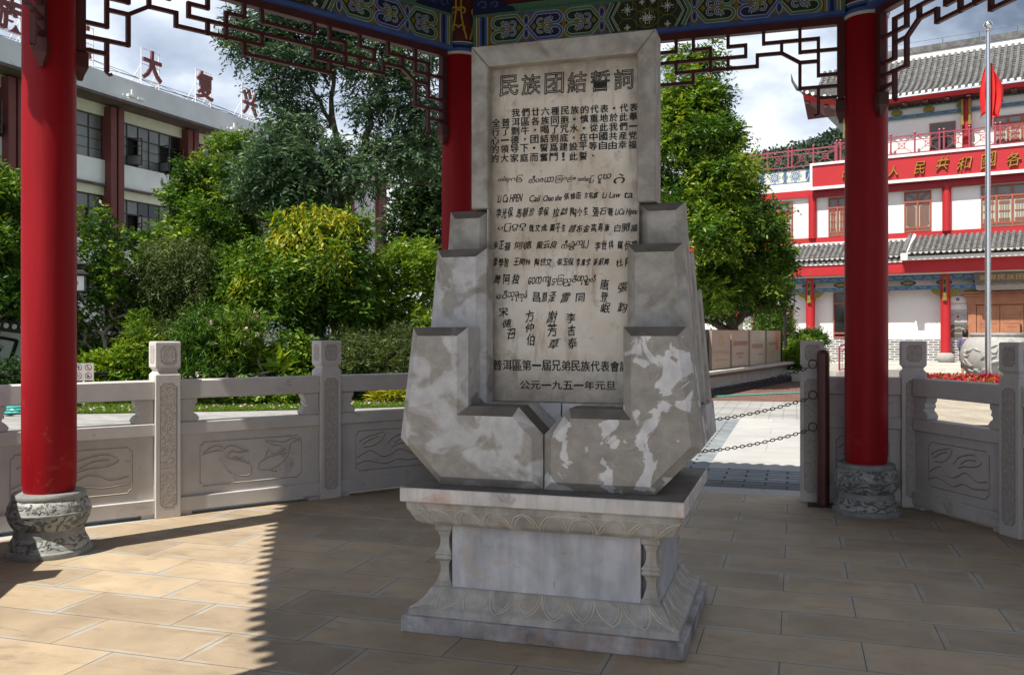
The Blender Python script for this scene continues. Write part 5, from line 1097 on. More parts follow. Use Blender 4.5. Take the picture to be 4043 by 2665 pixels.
for z0 in (8.35, 4.8, 1.2):
    m = MB(); c = .3
    for i in range(8):
        for j in range(10):
            x0, zz = 18.15 + i * c, z0 + j * c
            m.box(x0, x0 + .06, -.10, -.001, zz, zz + c).box(x0 + .06, x0 + c, -.099, -.001, zz, zz + .06)
            m.bar((x0 + .08, -.06, zz + .08), (x0 + c - .02, -.06, zz + c - .02), .07, .08, (0, 1, 0))
    m.obj('breeze_block_screen', M_LIME, blk); MB().box(18.1, 20.6, -.004, -.0015, z0, z0 + 3).obj('screen_recess', M_ROOM, blk)
for z in (8.1, 11.5): MB().box(18.1, 21.2, -.12, -.001, z, z + .12).obj('tower_band', M_MAROON, blk)
rw = random.Random(5)
def strip_window(xa, xb, z0, z1, seed):
    r = random.Random(seed); f = MB(); g = MB(); n = 6; p = (xb - xa) / n; zt = z0 + (z1 - z0) * .68; y = .20
    f.box(xa, xb, y - .03, y + .03, z1 - .05, z1).box(xa, xb, y - .03, y + .03, z0, z0 + .05).box(xa, xb, y - .03, y + .03, zt - .03, zt + .03)
    for i in range(n + 1): f.box(xa + p * i - .03, xa + p * i + .03, y - .031, y + .031, z0, z1)
    for i in range(n):
        a, b = xa + p * i + .031, xa + p * (i + 1) - .031
        g.box(a, b, y - .006, y + .006, zt + .031, z1 - .051, 0 if r.random() < .7 else 1)
        if r.random() < .55:
            g.box(a, b, y - .006, y + .006, z0 + .051, zt - .031, 0)
            for q in (.33, .66): zz = z0 + (zt - z0) * q; f.box(a, b, y - .02, y + .02, zz - .015, zz + .015)
        elif r.random() < .6:     # casement swung outwards
            an = R(r.uniform(55, 100)); sg = r.choice((-1, 1)); hx = a if sg > 0 else b; w_ = p * .95
            ex, ey = hx + sg * w_ * math.cos(an), y - .04 - w_ * math.sin(an)
            for (x0, y0, x1, y1, za, zb) in ((hx, y - .04, ex, ey, z0 + .05, z0 + .09), (hx, y - .04, ex, ey, zt - .07, zt - .03), (hx, y - .04, ex, ey, z0 + (zt - z0) * .36, z0 + (zt - z0) * .39), (hx, y - .04, ex, ey, z0 + (zt - z0) * .68, z0 + (zt - z0) * .71)): f.bar((x0, y0, (za + zb) / 2), (x1, y1, (za + zb) / 2), .04, zb - za)
            f.bar((ex, ey, z0 + .05), (ex, ey, zt - .03), .04, .04); q = Vector((ey - (y - .04), -(ex - hx), 0)).normalized() * .004
            zb = z0 + (zt - z0) * .36
            g.add([(hx + q.x, y - .04 + q.y, z0 + .09), (ex + q.x, ey + q.y, z0 + .09), (ex + q.x, ey + q.y, zb), (hx + q.x, y - .04 + q.y, zb)], [(0, 1, 2, 3)], 0)
        elif r.random() < .5: g.box(a + .1, b - .05, y + .08, y + .12, z0 + .1, z1 - .1, 2)
    o = f.obj('window', M_DFRAME, blk, fix=False); MB().box(xa, xb, .334, .348, z0, z1).obj('room_beyond', M_ROOM, o)
    g.obj('pane', [M_GLASSG, M_GLASSD, M_CURTAIN], o, fix=False)
for k in range(len(PIL) - 1):
    if PIL[k] < -12: continue
    a, b = PIL[k] + .39, PIL[k + 1] - .39
    for j, (z0, z1) in enumerate(((9.152, 11.098), (5.612, 7.598), (2.902, 3.898))): strip_window(a, b, z0, z1, k * 7 + j + 2)
m = MB()
for k in range(6):
    P = [(-20 + 2.3 * i, -.3 + .25 * math.sin(i * .9 + k), 12.72 + .10 * k + .12 * math.sin(i * 1.7 + k * 2)) for i in range(16)]; m.tube(P, .02 if k < 3 else .012, 4)
m.obj('roof_cable', M_IRON, blk)
def lp(s, y, z): return (-17.2 + LDX * s - LDY * y, 42.2 + LDY * s + LDX * y, z)
def roof_char(ch, s, label):
    e = empty('rooftop_character', lp(s, -.75, 12.672), math.atan2(LDY, LDX), label, 'sign', 'red characters on the roof of the white block')
    m = MB(); write(m, ch, 0, 1.10, 1.2, 1.38, -.06, offset=.022, depth=.10); m.obj('character', M_MAROON, e)
    f = MB()
    for x in (-.55, .55):
        f.bar((x, 0.1, 0), (x, 0.1, 1.85), .035, .035); f.bar((x, 0.1, 1.1), (x - .1, .8, 0.02), .035, .035); f.bar((x, .1, .02), (x - .1, .8, .02), .03, .03); f.bar((x, .1, .45), (x - .06, .5, .03), .03, .03)
    for z in (.42, 1.1, 1.8): f.bar((-.55, .1, z), (.55, .1, z), .03, .03)
    f.obj('frame', M_LIME, e)
for ch, s, l in (('族', -7.55, 'maroon rooftop character left of the left red column, first of the row'), ('伟', -4.0, 'maroon rooftop character half hidden at the right edge of the left red column'), ('大', -.15, 'maroon rooftop character in open sky shaped like a striding figure, two strokes and a bar'), ('复', 3.4, 'maroon rooftop character with stacked horizontal strokes, between the two simplest characters'), ('兴', 6.9, 'maroon rooftop character partly behind the feathery tree, last of the row')): roof_char(ch, s, l)
for s, l in ((-2.2, 'white security camera under the roof parapet nearest the left red column'), (4.6, 'white security camera under the roof parapet close to the trees')):
    e = empty('security_camera', lp(s, -1.12, 11.78), math.atan2(LDY, LDX), l, 'camera', 'security cameras on the white block')
    MB().box(-.03, .03, -.4, -.002, -.02, .02).box(-.5, .5, -.46, -.40, -.03, .03).obj('bracket', M_LIME, e)
    MB().box(-.35, -.05, -.62, -.47, -.06, .06).box(.2, .6, -.6, -.47, -.08, .04).lathe([(.05, .03), (.05, .34)], 10, (.02, -.43)).obj('housing', M_SIGNW, e, bevel=.01)

# ------------------------------------------------------------------ placing by survey: picture direction (u,v of the 2379 px wide survey sheet) and distance
def at(u, v, d): return Vector(((u - 1189.5) / 2110 * d, d, 1.5 - (v - 774.5) / 2110 * d))
def ground(u, v): d = (1.5 - ZP) * 2110 / (v - 774.5); return ((u - 1189.5) / 2110 * d, d)

# garden wall
gx, gy = -11.9, 20.3; gr = math.atan2(3.5, 1.75)
gw = empty('garden_wall', (gx, gy, 0), gr, 'white garden wall with a sloping grey tile cap and black fan frames at left', 'wall')
gz = lambda s: 1.66 - .105 * s
m = MB()
for k in range(24):
    a, b = -5 + k * .4, -5 + (k + 1) * .4
    m.add([(a, 0, ZP), (b, 0, ZP), (b, 0, gz(b)), (a, 0, gz(a)), (a, .25, ZP), (b, .25, ZP), (b, .25, gz(b)), (a, .25, gz(a))], [(0, 1, 2, 3), (5, 4, 7, 6), (3, 2, 6, 7)])
m.obj('wall', M_OFFW, gw)
m = MB()
for k in range(48):
    s = -5 + k * .2; z = gz(s); m.tube([(s, .125, z + .27), (s, -.2, z + .12), (s, -.33, z + .06)], .06, 7, mi=0); m.tube([(s, -.331, z + .058), (s, -.345, z + .055)], .062, 8, mi=2); m.tube([(s, .125, z + .27), (s, .5, z + .06)], .06, 7, mi=0)
    a, b = s, s + .2
    for y0, y1, e0, e1 in ((-.32, .125, .03, .22), (.125, .5, .22, .03)): m.add([(a, y0, gz(a) + e0), (b, y0, gz(b) + e0), (b, y1, gz(b) + e1), (a, y1, gz(a) + e1)], [(0, 1, 2, 3)], 1)
    m.add([(a, -.32, gz(a) + .03), (b, -.32, gz(b) + .03), (b, 0, gz(b) - .06), (a, 0, gz(a) - .06)], [(0, 1, 2, 3)], 1)
m.tube([(-5, .125, gz(-5) + .31), (4.6, .125, gz(4.6) + .31)], .085, 8, mi=1)
m.obj('tile_cap', [M_TILE, M_TILED, M_LIME], gw, True, fix=False)
def fan(s0, w_, z0, z1, ch):
    m = MB(); n = 10; top = [(s0 - w_ + 2 * w_ * i / n, z1 + .10 * (1 - (2 * i / n - 1) ** 2)) for i in range(n + 1)]; bot = [(s0 + .5 * w_ - w_ * i / n, z0 + .06 * (1 - (2 * i / n - 1) ** 2)) for i in range(n + 1)]
    P = top + bot; P.append(P[0])
    for i in range(len(P) - 1): m.bar((P[i][0], -.03, P[i][1]), (P[i + 1][0], -.03, P[i + 1][1]), .06, .06, (0, 1, 0))
    if ch: textline(m, ch, s0 - w_ * .45, s0 + w_ * .7, z1 - .16, .16, -.006)
    m.obj('fan_frame', M_BLACKB, gw, fix=False)
fan(.02, .85, .1, 1.33, '茶香'); fan(3.0, .75, -.02, .98, '')
e = empty('low_wall', tuple(at(262, 880, 23.6).xy) + (0,), gr, 'low white wall stub with a sunlit end beside the garden wall', 'wall'); MB().box(0, 1.3, 0, .25, ZP, 1.07).obj('wall', M_WHITE, e, bevel=.01); MB().box(-.03, 1.33, -.03, .28, 1.071, 1.12).obj('coping', M_OFFW, e)
e = empty('tube_handrail', tuple(at(40, 880, 18.6).xy) + (0,), gr - .25, 'black tube handrail with rounded ends in front of the garden wall', 'handrail')
m = MB()
m.tube([(-2, 0, .72), (1.9, 0, .62)], .032, 8); m.tube([(-2, 0, .4), (1.9, 0, .33)], .025, 8)
for s in (-1.4, -.5, .1, .35, 1.2, 1.85): m.tube([(s, 0, ZP), (s, 0, .68 - .03 * s)], .03, 8)
m.obj('rail', M_BLACKB, e, True)
# prohibition sign
p = at(194, 865, 18.9)
e = empty('prohibition_sign', (p.x, p.y, ZP), R(12), 'small square sign with four red crossed circle symbols beside the left red column', 'sign')
MB().box(-.2, .2, -.008, .008, .60, .96).obj('board', M_SIGN, e); MB().box(-.02, .02, .0085, .03, 0, .85).obj('stake', M_STEEL, e)
m = MB()
for i, (cx, cz) in enumerate(((-.095, .87), (.095, .87), (-.095, .70), (.095, .70))):
    C = [(cx + .062 * math.cos(t * .314), cz + .062 * math.sin(t * .314)) for t in range(21)]; m.ribbon(C, .013, -.0095, 0)
    if i == 0: m.ribbon([(cx, cz + .035), (cx, cz - .04)], .02, -.0088, 1); m.ribbon([(cx - .03, cz + .01), (cx + .03, cz + .01)], .012, -.0089, 1)
    elif i == 1: m.ribbon([(cx - .02, cz + .035), (cx + .0, cz), (cx + .02, cz - .04)], .014, -.0088, 1); m.ribbon([(cx - .0, cz), (cx - .03, cz - .03)], .012, -.0089, 1)
    elif i == 2: m.ribbon([(cx - .035, cz - .03), (cx + .035, cz + .03)], .01, -.0088, 1)
    else: m.plate([(cx - .03, cz - .035), (cx + .035, cz - .035), (cx + .02, cz - .01), (cx, cz + .03), (cx - .02, cz + .02)], -.0088, 1)
    m.ribbon([(cx - .042, cz + .042), (cx + .042, cz - .042)], .011, -.010, 0)
m.obj('symbols', [M_DRED, M_IRON], e, fix=False)
# lantern street lamps
def lamp(x, y, rz, label, zb=2.44):
    e = empty('lantern_lamp', (x, y, ZP), rz, label, 'street lamp', 'black lantern street lamps')
    MB().lathe([(.13, 0), (.13, .1), (.09, .16), (.06, .7), (.05, .8), (.045, zb - ZP - .0)], 14).obj('pole', M_BLACKB, e, True)
    z = zb - ZP
    b = MB().box(-.2, .2, -.2, .2, z + .03, z + .36).obj('lantern', M_SIGNW, e)
    f = MB()
    for sx in (-1, 1):
        for sy in (-1, 1): f.box(sx * .205 - .012, sx * .205 + .012, sy * .205 - .012, sy * .205 + .012, z, z + .38)
    f.box(-.22, .22, -.22, .22, z - .001, z + .028).obj('frame', M_BLACKB, b)
    d = MB()
    for k in range(4): d.join(MB().plate([(.075 * math.cos(i * .393), z + .2 + .075 * math.sin(i * .393)) for i in range(16)], -.2015, 0).join(MB().plate([(.03 * math.cos(i * .785), z + .2 + .03 * math.sin(i * .785)) for i in range(8)], -.2025, 1)), Matrix.Rotation(k * math.pi / 2, 4, 'Z'))
    d.obj('round_emblem', [M_GOLDP, M_PWHITE], b, fix=False)
    r = MB(); prof = [(.30, .38), (.31, .40), (.2, .47), (.12, .55), (.1, .62), (.2, .63), (.12, .70), (.03, .78)]
    for h_, zz in prof: r.v += [(-h_, -h_, z + zz), (h_, -h_, z + zz), (h_, h_, z + zz), (-h_, h_, z + zz)]
    for i in range(len(prof) - 1):
        for j in range(4): a = 4 * i; r.f.append([a + j, a + (j + 1) % 4, a + 4 + (j + 1) % 4, a + 4 + j]); r.m.append(0)
    r.f += [[3, 2, 1, 0], [28, 29, 30, 31]]; r.m += [0, 0]; r.obj('lamp_roof', M_BLACKB, e)
q = at(176, 700, 20.7); lamp(q.x, q.y, R(20), 'lantern street lamp peeking out to the right of the left red column')
lamp(9.42, 31.3, R(25), 'black lantern street lamp standing at the far end of the notice board')
# notice board
nb = empty('notice_board', (5.3, 23.7, 0), math.atan2(.873, .487), 'long notice board with four framed poster panels on a grey plinth', 'notice board')
MB().box(-5, 8.4, -.35, .5, ZP, .09).obj('plinth', M_PAVED, nb, bevel=.01); MB().box(-4.9, 8.2, -.05, .3, .0902, .40).obj('base_wall', M_CONC, nb); MB().box(-5, 8.35, -.28, .45, .40, .475).obj('ledge', M_BLACKB, nb); MB().box(-5, 8.36, -.29, .46, .4752, .55).obj('ledge_top', M_STEP, nb, bevel=.006)
MB().box(-5, 8.0, .06, .10, .5502, 1.60).obj('back_frame', M_BLACKB, nb)
for k, (a, b) in enumerate(((-.35, 1.36), (1.50, 3.26), (3.46, 5.28), (5.49, 7.37))):
    o = MB().box(a, b, -.02, .0595, .565, 1.585).obj('poster_panel', M_PANEL if k < 2 else M_PANELW, nb); m = MB(); y = -.0215
    for x0, x1, z0, z1 in ((a + .06, b - .06, 1.52, 1.535), (a + .06, b - .06, .615, .63), (a + .06, a + .075, .63, 1.52), (b - .075, b - .06, .63, 1.52)): m.plate([(x0, z0), (x1, z0), (x1, z1), (x0, z1)], y, 1)
    c = (a + b) / 2
    if k == 0:
        m.ribbon([(c + .17 * math.cos(i * .3), 1.31 + .13 * math.sin(i * .3)) for i in range(22)], .06, y, 1); textline(m, '全国民族团结进步示范区', a + .15, b - .15, 1.0, .08, y, mi=1); textline(m, '国家民族事务委员会', a + .3, b - .3, .80, .05, y, mi=1); textline(m, '二〇二〇年', c - .3, c + .3, .7, .05, y, mi=1)
    elif k == 1: textline(m, '全国民族团结进步教育基地', a + .16, b - .16, 1.22, .14, y, mi=2); textline(m, '国家民族事务委员会', c - .4, c + .4, .93, .07, y, mi=0); textline(m, '二〇一九年', c - .25, c + .25, .83, .05, y, mi=0)
    elif k == 2:
        textline(m, '民族团结誓词碑', a + .2, b - .3, 1.12, .14, y, mi=2); textline(m, '普洱市', c, b - .3, .87, .05, y, mi=0)
        for j in range(5): m.ribbon([(c - .3 + (.2 + .12 * j) * math.cos(i * .2), 1.2 + (.1 + .08 * j) * math.sin(i * .2)) for i in range(16)], .006, y - .0003, 0)
    else:
        m.plate([(c + .25, .95), (c + .7, .95), (c + .7, 1.57), (c + .1, 1.57)], y + .0003, 3); textline(m, '铭记誓词', a + .25, c + .35, 1.18, .1, y, mi=0)
        for j in range(6): m.ribbon([(c - .4 + (.12 + .1 * j) * math.cos(i * .25), 1.1 + (.12 + .07 * j) * math.sin(i * .25)) for i in range(26)], .006, y - .0003, 1)
        for i, ch in enumerate('民族情深'): write(m, ch, c + .45, 1.32 - .09 * i, .1, .08, y - .0005, mi=0)
    m.obj('print', [M_IRON, M_GOLDP, M_DRED, M_PINK], o, fix=False)
# flagpole and flag
FX, FY = 14.15, 27.0
fp = empty('flagpole', (FX, FY, ZP), 0, 'tall polished steel flagpole with a ball on top rising from the red flower bed', 'flagpole')
MB().lathe([(.085, 0), (.083, 4), (.06, 10.5)], 20).obj('pole', M_STEEL, fp, True); MB().lathe([(.06, 10.5), (.075, 10.52), (.075, 10.6), (.05, 10.62)], 16).lathe([(.02, 10.6)] + [(.125 * math.sin(i * math.pi / 10), 10.73 - .125 * math.cos(i * math.pi / 10)) for i in range(1, 10)] + [(.004, 10.86)], 20).obj('finial', M_STEEL, fp, True)
m = MB(); NS, NZ = 26, 16
zt = lambda j: 9.75 - 2.0 * j / NZ
m2 = MB()
for i in range(NS + 1):
    t = i / NS
    for j in range(NZ + 1):
        q = j / NZ; ln = 1.55 + .55 * math.sin(2.2 * t + .6) - .35 * abs(math.sin(7 * t)); z = 9.82 - .10 * t - ln * q - .22 * t * (1 - q)
        half = (.06 + .27 * math.sin(min(1, q * 1.15) * 2.6) + .05 * q); x = .08 - .02 * q + (t - .42) * 2 * half + .03 * math.sin(11 * t + 4 * q); y = .19 + .07 * math.sin(t * 19 + q * 1.2) * (.3 + q)
        m2.v.append((x + .03, y - .1, z))
for i in range(NS):
    for j in range(NZ): k = i * (NZ + 1) + j; m2.f.append([k, k + 1, k + NZ + 2, k + NZ + 1]); m2.m.append(1 if (j < 2 and 9 <= i <= 12) else 0)
fl_ = m2.obj('flag', [M_FLAG, M_YEL], None, True); fl_.location = (FX, FY, ZP); md = fl_.modifiers.new('cloth', 'SOLIDIFY'); md.thickness = .006
tag(fl_, 'limp red flag hanging in folds from the steel flagpole', 'flag')
# carved urn
UX, UY = 16.75, 31.4
ur = empty('stone_vat', (UX, UY, ZP), 0, 'big round pale stone vat carved with fish and lotus behind the flagpole', 'vat')
prof = [(.72, 0), (.86, .12), (1.0, .3), (1.09, .5), (1.13, .72), (1.12, .95), (1.05, 1.18), (.94, 1.36), (.85, 1.44), (.82, 1.46), (.82, 1.50), (.85, 1.51), (.86, 1.56), (.84, 1.60), (.76, 1.60), (.74, 1.5), (.2, 1.48)]
body = MB().lathe(prof, 56).obj('bowl', M_URN, ur, True)
def vat_r(z):
    for (r0, z0), (r1, z1) in zip(prof, prof[1:]):
        if z0 <= z <= z1: return r0 + (r1 - r0) * (z - z0) / max(z1 - z0, 1e-6)
    return .8
m = MB(); rv = random.Random(9)
for k in range(95):
    th = rv.uniform(-math.pi, .35); z0 = rv.uniform(.15, 1.2); P = []; dx = rv.uniform(.10, .34) * rv.choice((-1, 1)); cv = rv.uniform(-.16, .2)
    for i in range(9):
        t = i / 8; z = min(1.36, max(.06, z0 + cv * math.sin(t * 3.0) + .1 * t)); a = th + dx * t; r = vat_r(z) + .004; P.append((r * math.cos(a), r * math.sin(a), z))
    w_ = rv.uniform(.03, .075); m.tube(P, [w_ * (.25 + math.sin(math.pi * (i + .5) / 9)) * .8 for i in range(9)], 6)
m.obj('carved_relief', M_URN, body, True)
# ramp handrail, hose, planter kerb
p = at(1950, 850, 33.0)
e = empty('ramp_handrail', (p.x, p.y, 0), math.atan2(BDY, BDX), 'rose maroon ramp handrail in front of the grey brick wall', 'handrail')
m = MB(); m.tube([(0, 0, .1), (0, 0, 1.0), (.06, 0, 1.06), (1.3, 0, 1.32)], .035, 8); m.tube([(.0, 0, .85), (1.3, 0, 1.12)], .025, 8); m.tube([(0, 0, .18), (1.3, 0, .45)], .025, 8)
for k in range(13): m.tube([(.1 * k, 0, .19 + .0208 * k), (.1 * k, 0, .86 + .0208 * k)], .01, 5)
m.tube([(0, 0, ZP), (0, 0, .2)], .035, 8); m.tube([(1.3, 0, ZP), (1.3, 0, 1.32)], .035, 8); m.obj('rail', M_RAIL, e, True)
P = [(*ground(u, v), ZP + .022) for u, v in ((1560, 926), (1640, 924), (1700, 921), (1780, 917), (1860, 914), (1920, 905), (1950, 897), (1985, 893), (2040, 893), (2070, 897))]
tag(MB().tube(P, .022, 6).obj('garden_hose', M_HOSE, None, True), 'thin turquoise hose lying across the grey paving beyond the entrance', 'hose')
P = [(-9.55 + .28 * math.cos(i * .5) * (1 - i * .006), 17.6 + .28 * math.sin(i * .5), ZP + .03 + i * .004) for i in range(44)]
tag(MB().tube(P, .022, 6).obj('coiled_hose', M_HOSE, None, True), 'turquoise hose coiled on the paving behind the far left balustrade', 'hose')
kb = MB()
KP = [(8.9, 30.6), (9.6, 29.9), (10.6, 29.7), (11.6, 30.1), (12.4, 30.6), (13.4, 30.9)]
for a, b in zip(KP, KP[1:]): kb.bar((*a, .1), (*b, .1), .2, .36)
tag(kb.obj('planter_kerb', M_CONC), 'curved pale planter kerb in front of the clipped shrubs right of the lamp', 'planter')
fb = empty('flower_bed', (14.2, 25.2, 0), math.atan2(BDY, BDX), 'low planted bed of red flowers around the flagpole foot, seen over the right balustrade', 'flower bed')
MB().box(-3.2, 4.4, -2.1, 2.1, ZP, -.0).obj('kerb', M_CONC, fb, bevel=.02); MB().box(-3.05, 4.25, -1.95, 1.95, -.0002, .02).obj('soil', M_SOIL, fb)
# ------------------------------------------------------------------ foliage
def leaves(name, P, D, L, Wd, m, parent=None, tone=None, seed=0):
    """leaf quads at points P with axes D, lengths L, widths Wd"""
    g = np.random.default_rng(seed + 77); n = len(P)
    D = D / np.maximum(np.linalg.norm(D, axis=1, keepdims=True), 1e-6)
    r = g.normal(size=(n, 3)); r[:, 2] *= 0.55
    # leaf blades lie roughly flat: side vector mostly horizontal
    s = np.cross(D, r + np.array([0, 0, 1.3])); s /= np.maximum(np.linalg.norm(s, axis=1, keepdims=True), 1e-6)
    L = np.broadcast_to(np.asarray(L), (n,))[:, None]; Wd = np.broadcast_to(np.asarray(Wd), (n,))[:, None]
    up = np.cross(s, D)
    v = np.stack([P, P + D * L * .45 + s * Wd * .5 + up * L * .06, P + D * L, P + D * L * .45 - s * Wd * .5 + up * L * .06], 1).reshape(-1, 3)
    me = bpy.data.meshes.new(name); me.vertices.add(4 * n); me.loops.add(4 * n); me.polygons.add(n)
    me.vertices.foreach_set('co', v.astype(np.float32).ravel()); me.loops.foreach_set('vertex_index', np.arange(4 * n, dtype=np.int32))
    me.polygons.foreach_set('loop_start', np.arange(0, 4 * n, 4, dtype=np.int32))
    try: me.polygons.foreach_set('loop_total', np.full(n, 4, dtype=np.int32))
    except Exception: pass
    at_ = me.attributes.new('leaf_tone', 'FLOAT', 'FACE'); t = g.random(n) if tone is None else tone
    at_.data.foreach_set('value', t.astype(np.float32)); me.materials.append(m); me.update(calc_edges=True)
    o = bpy.data.objects.new(name, me); COL.objects.link(o)
    if parent is not None: o.parent = parent
    return o
def sprays(clumps, n, k, slen, leaf, droop=0.0, outw=0.8, fill=0.55, seed=0, pin=True, jit=0.5):
    """n leafy sprays of k leaves over ellipsoid clumps (cx,cy,cz,rx,ry,rz)"""
    g = np.random.default_rng(seed); C = np.array(clumps, float); vol = (C[:, 3] * C[:, 4] + C[:, 3] * C[:, 5] + C[:, 4] * C[:, 5]); idx = g.choice(len(C), n, p=vol / vol.sum()); ctone = g.uniform(-.22, .22, len(C))
    d = g.normal(size=(n, 3)); d /= np.linalg.norm(d, axis=1, keepdims=True); rad = fill + (1.02 - fill) * g.random(n) ** .6
    rad *= 1 + 0.12 * g.normal(size=n)
    base = C[idx, :3] + d * C[idx, 3:] * rad[:, None]
    ax = d * outw + g.normal(size=(n, 3)) * jit; ax[:, 2] += -droop; ax /= np.linalg.norm(ax, axis=1, keepdims=True)
    sl = slen * (.6 + .8 * g.random(n)); t = np.linspace(0.05, 1, k)
    side = np.cross(ax, np.array([0, 0, 1.0]) + g.normal(size=(n, 3)) * .3); side /= np.maximum(np.linalg.norm(side, axis=1, keepdims=True), 1e-6)
    sg = np.where(np.arange(k) % 2 == 0, 1.0, -1.0)
    P = base[:, None, :] + ax[:, None, :] * (sl[:, None] * t[None])[:, :, None]; P[:, :, 2] -= droop * .5 * (sl[:, None] * t[None] ** 2)
    if pin: D = ax[:, None, :] * .6 + side[:, None, :] * sg[None, :, None] * .9 + g.normal(size=(n, k, 3)) * .22
    else: D = ax[:, None, :] * .5 + g.normal(size=(n, k, 3)) * .75
    D[:, :, 2] -= droop * .35
    P += g.normal(size=P.shape) * slen * .06
    tone = np.clip(g.random(n)[:, None] * .6 + g.random((n, k)) * .4 + ctone[idx][:, None], 0, 1)
    LL = leaf[0] * (.65 + .6 * g.random((n, k)))
    return P.reshape(-1, 3), D.reshape(-1, 3), LL.ravel(), LL.ravel() * leaf[1], tone.ravel()
def crown(name, clumps, n, k, slen, leaf, m, parent, seed, sub=0, subr=.36, **kw):
    if sub:      # break every mass into separate leafy boughs with gaps between them
        g = np.random.default_rng(seed + 500); o = []
        for c in clumps:
            for _ in range(sub):
                d = g.normal(size=3); d /= np.linalg.norm(d); q = g.uniform(.55, 1.0); r = subr * g.uniform(.75, 1.35)
                o.append((c[0] + d[0] * c[3] * q, c[1] + d[1] * c[4] * q, c[2] + d[2] * c[5] * q, c[3] * r, c[4] * r, c[5] * r * .72))
        clumps = o
    P, D, L, W_, t = sprays(clumps, n, k, slen, leaf, seed=seed, **kw); return leaves(name, P, D, L, W_, m, parent, t, seed)
def limbs(root, tips, r0, m, name='trunk', parent=None, seed=1, sway=.25):
    rl_ = random.Random(seed); mb = MB(); root = Vector(root)
    for tip, r1, start in tips:
        st = Vector(start) if start is not None else root; tip = Vector(tip); P = []; n = 7
        for i in range(n + 1):
            t = i / n; p = st.lerp(tip, t); k = math.sin(math.pi * t) * sway; P.append(p + Vector((rl_.uniform(-k, k), rl_.uniform(-k, k), 0)))
        ra = r0 if start is None else max(r1 * 2.2, .03); mb.tube(P, [ra + (r1 - ra) * (i / n) ** .8 for i in range(n + 1)], 9)
    return mb.obj(name, m, parent, True)
def tree(name, label, base, group=None, cat='tree'):
    return empty(name, base, 0, label, cat, group)
def cl(lst, off):      # clumps given as u,v,d,ru,rv (sheet px) + depth radius -> local coordinates
    o = []
    for u, v, d, ru, rv, rd in lst: p = at(u, v, d) - Vector(off); o.append((p.x, p.y, p.z, ru / 2110 * d, rd, rv / 2110 * d))
    return o
# feathery tall tree
b = (*at(788, 800, 26).xy, ZP); t = tree('feathery_tree', 'tall feathery tree with dark forked trunks against the sky, left of the monument', b)
A_ = lambda u, v, d=26: at(u, v, d) - Vector(b)
limbs((0, 0, 0), [(A_(800, 470), .17, None), (A_(770, 250), .07, A_(800, 480)), (A_(765, 40), .035, A_(770, 260)), (A_(850, 330), .09, A_(805, 470)), (A_(880, 180), .05, A_(850, 335)), (A_(700, 150), .035, A_(772, 300)), (A_(730, 420), .05, A_(790, 520)), (A_(690, 250), .04, A_(730, 425)), (A_(960, 330), .03, A_(850, 360)), (A_(620, 330), .03, A_(730, 430)), (A_(660, 60), .02, A_(765, 200)), (A_(900, 60), .02, A_(880, 190)), (A_(980, 200), .02, A_(880, 220)), (A_(1010, 430), .02, A_(830, 420)), (A_(620, 470), .03, A_(760, 500))], .24, M_TRUNK, parent=t, seed=4, sway=.12)
FC = [(600, 60, 26, 85, 40, .9), (690, 30, 25.6, 70, 40, .9), (780, 20, 26, 80, 45, 1), (900, 40, 26, 80, 40, 1), (575, 110, 26, 42, 20, .6), (645, 195, 26, 42, 20, .6), (680, 130, 25.5, 70, 34, .9), (690, 235, 26, 50, 24, .7), (770, 110, 26.5, 60, 40, .9), (860, 130, 26, 70, 40, 1), (960, 130, 26, 60, 45, 1), (665, 285, 25.6, 40, 18, .7), (700, 290, 25.2, 50, 24, .8), (640, 345, 25, 52, 26, 1.0), (670, 380, 24.6, 80, 40, 1.2), (740, 350, 25, 60, 30, 1), (600, 400, 25, 40, 24, 1), (850, 240, 26, 45, 26, .8), (940, 230, 26.3, 70, 34, .9), (990, 280, 26.3, 45, 40, .9), (900, 330, 26, 60, 26, .9), (830, 400, 25.2, 55, 30, 1), (940, 365, 26, 55, 22, .9), (1000, 350, 26.4, 34, 36, .8), (700, 440, 24.6, 70, 36, 1), (620, 440, 24.8, 60, 34, 1)]
crown('crown', cl(FC, b), 4300, 15, .5, (.18, .28), L_FEATHER, t, 1, droop=.45, outw=.8, fill=.2)
crown('dry_leaves', cl([(695, 345, 25, 12, 16, .15)], b), 16, 10, .3, (.16, .3), L_ORANGE, t, 3, droop=1.0)
# dense dark tree left of it
b = (*at(520, 800, 29).xy, ZP); t = tree('round_tree', 'dense rounded dark green tree with pale shoots on top in front of the white block', b)
limbs((0, 0, 0), [((.1, 0, 2.8), .14, None), ((-1, 0, 4.8), .05, (.1, 0, 2.7)), ((1, .2, 5), .05, (.1, 0, 2.7))], .2, M_TRUNK, parent=t)
DC = [(548, 352, 29, 42, 28, 1.0), (490, 415, 29, 48, 36, 1.2), (565, 405, 28.4, 50, 44, 1.2), (440, 470, 28.6, 42, 38, 1.1), (510, 480, 28, 70, 54, 1.5), (590, 470, 28, 55, 55, 1.3), (400, 545, 28.4, 42, 40, 1.1), (480, 555, 28, 70, 56, 1.5), (385, 610, 28, 40, 42, 1.1), (570, 540, 28, 66, 56, 1.4), (440, 625, 28, 60, 56, 1.4)]
crown('crown', cl(DC, b), 4600, 9, .35, (.17, .42), L_MID, t, 5, droop=.15, fill=.2, sub=9)
crown('new_shoots', cl([(540, 330, 29, 36, 10, .8), (480, 385, 29, 36, 14, .8)], b), 110, 8, .25, (.14, .4), L_BRIGHT, t, 6, droop=-.2)
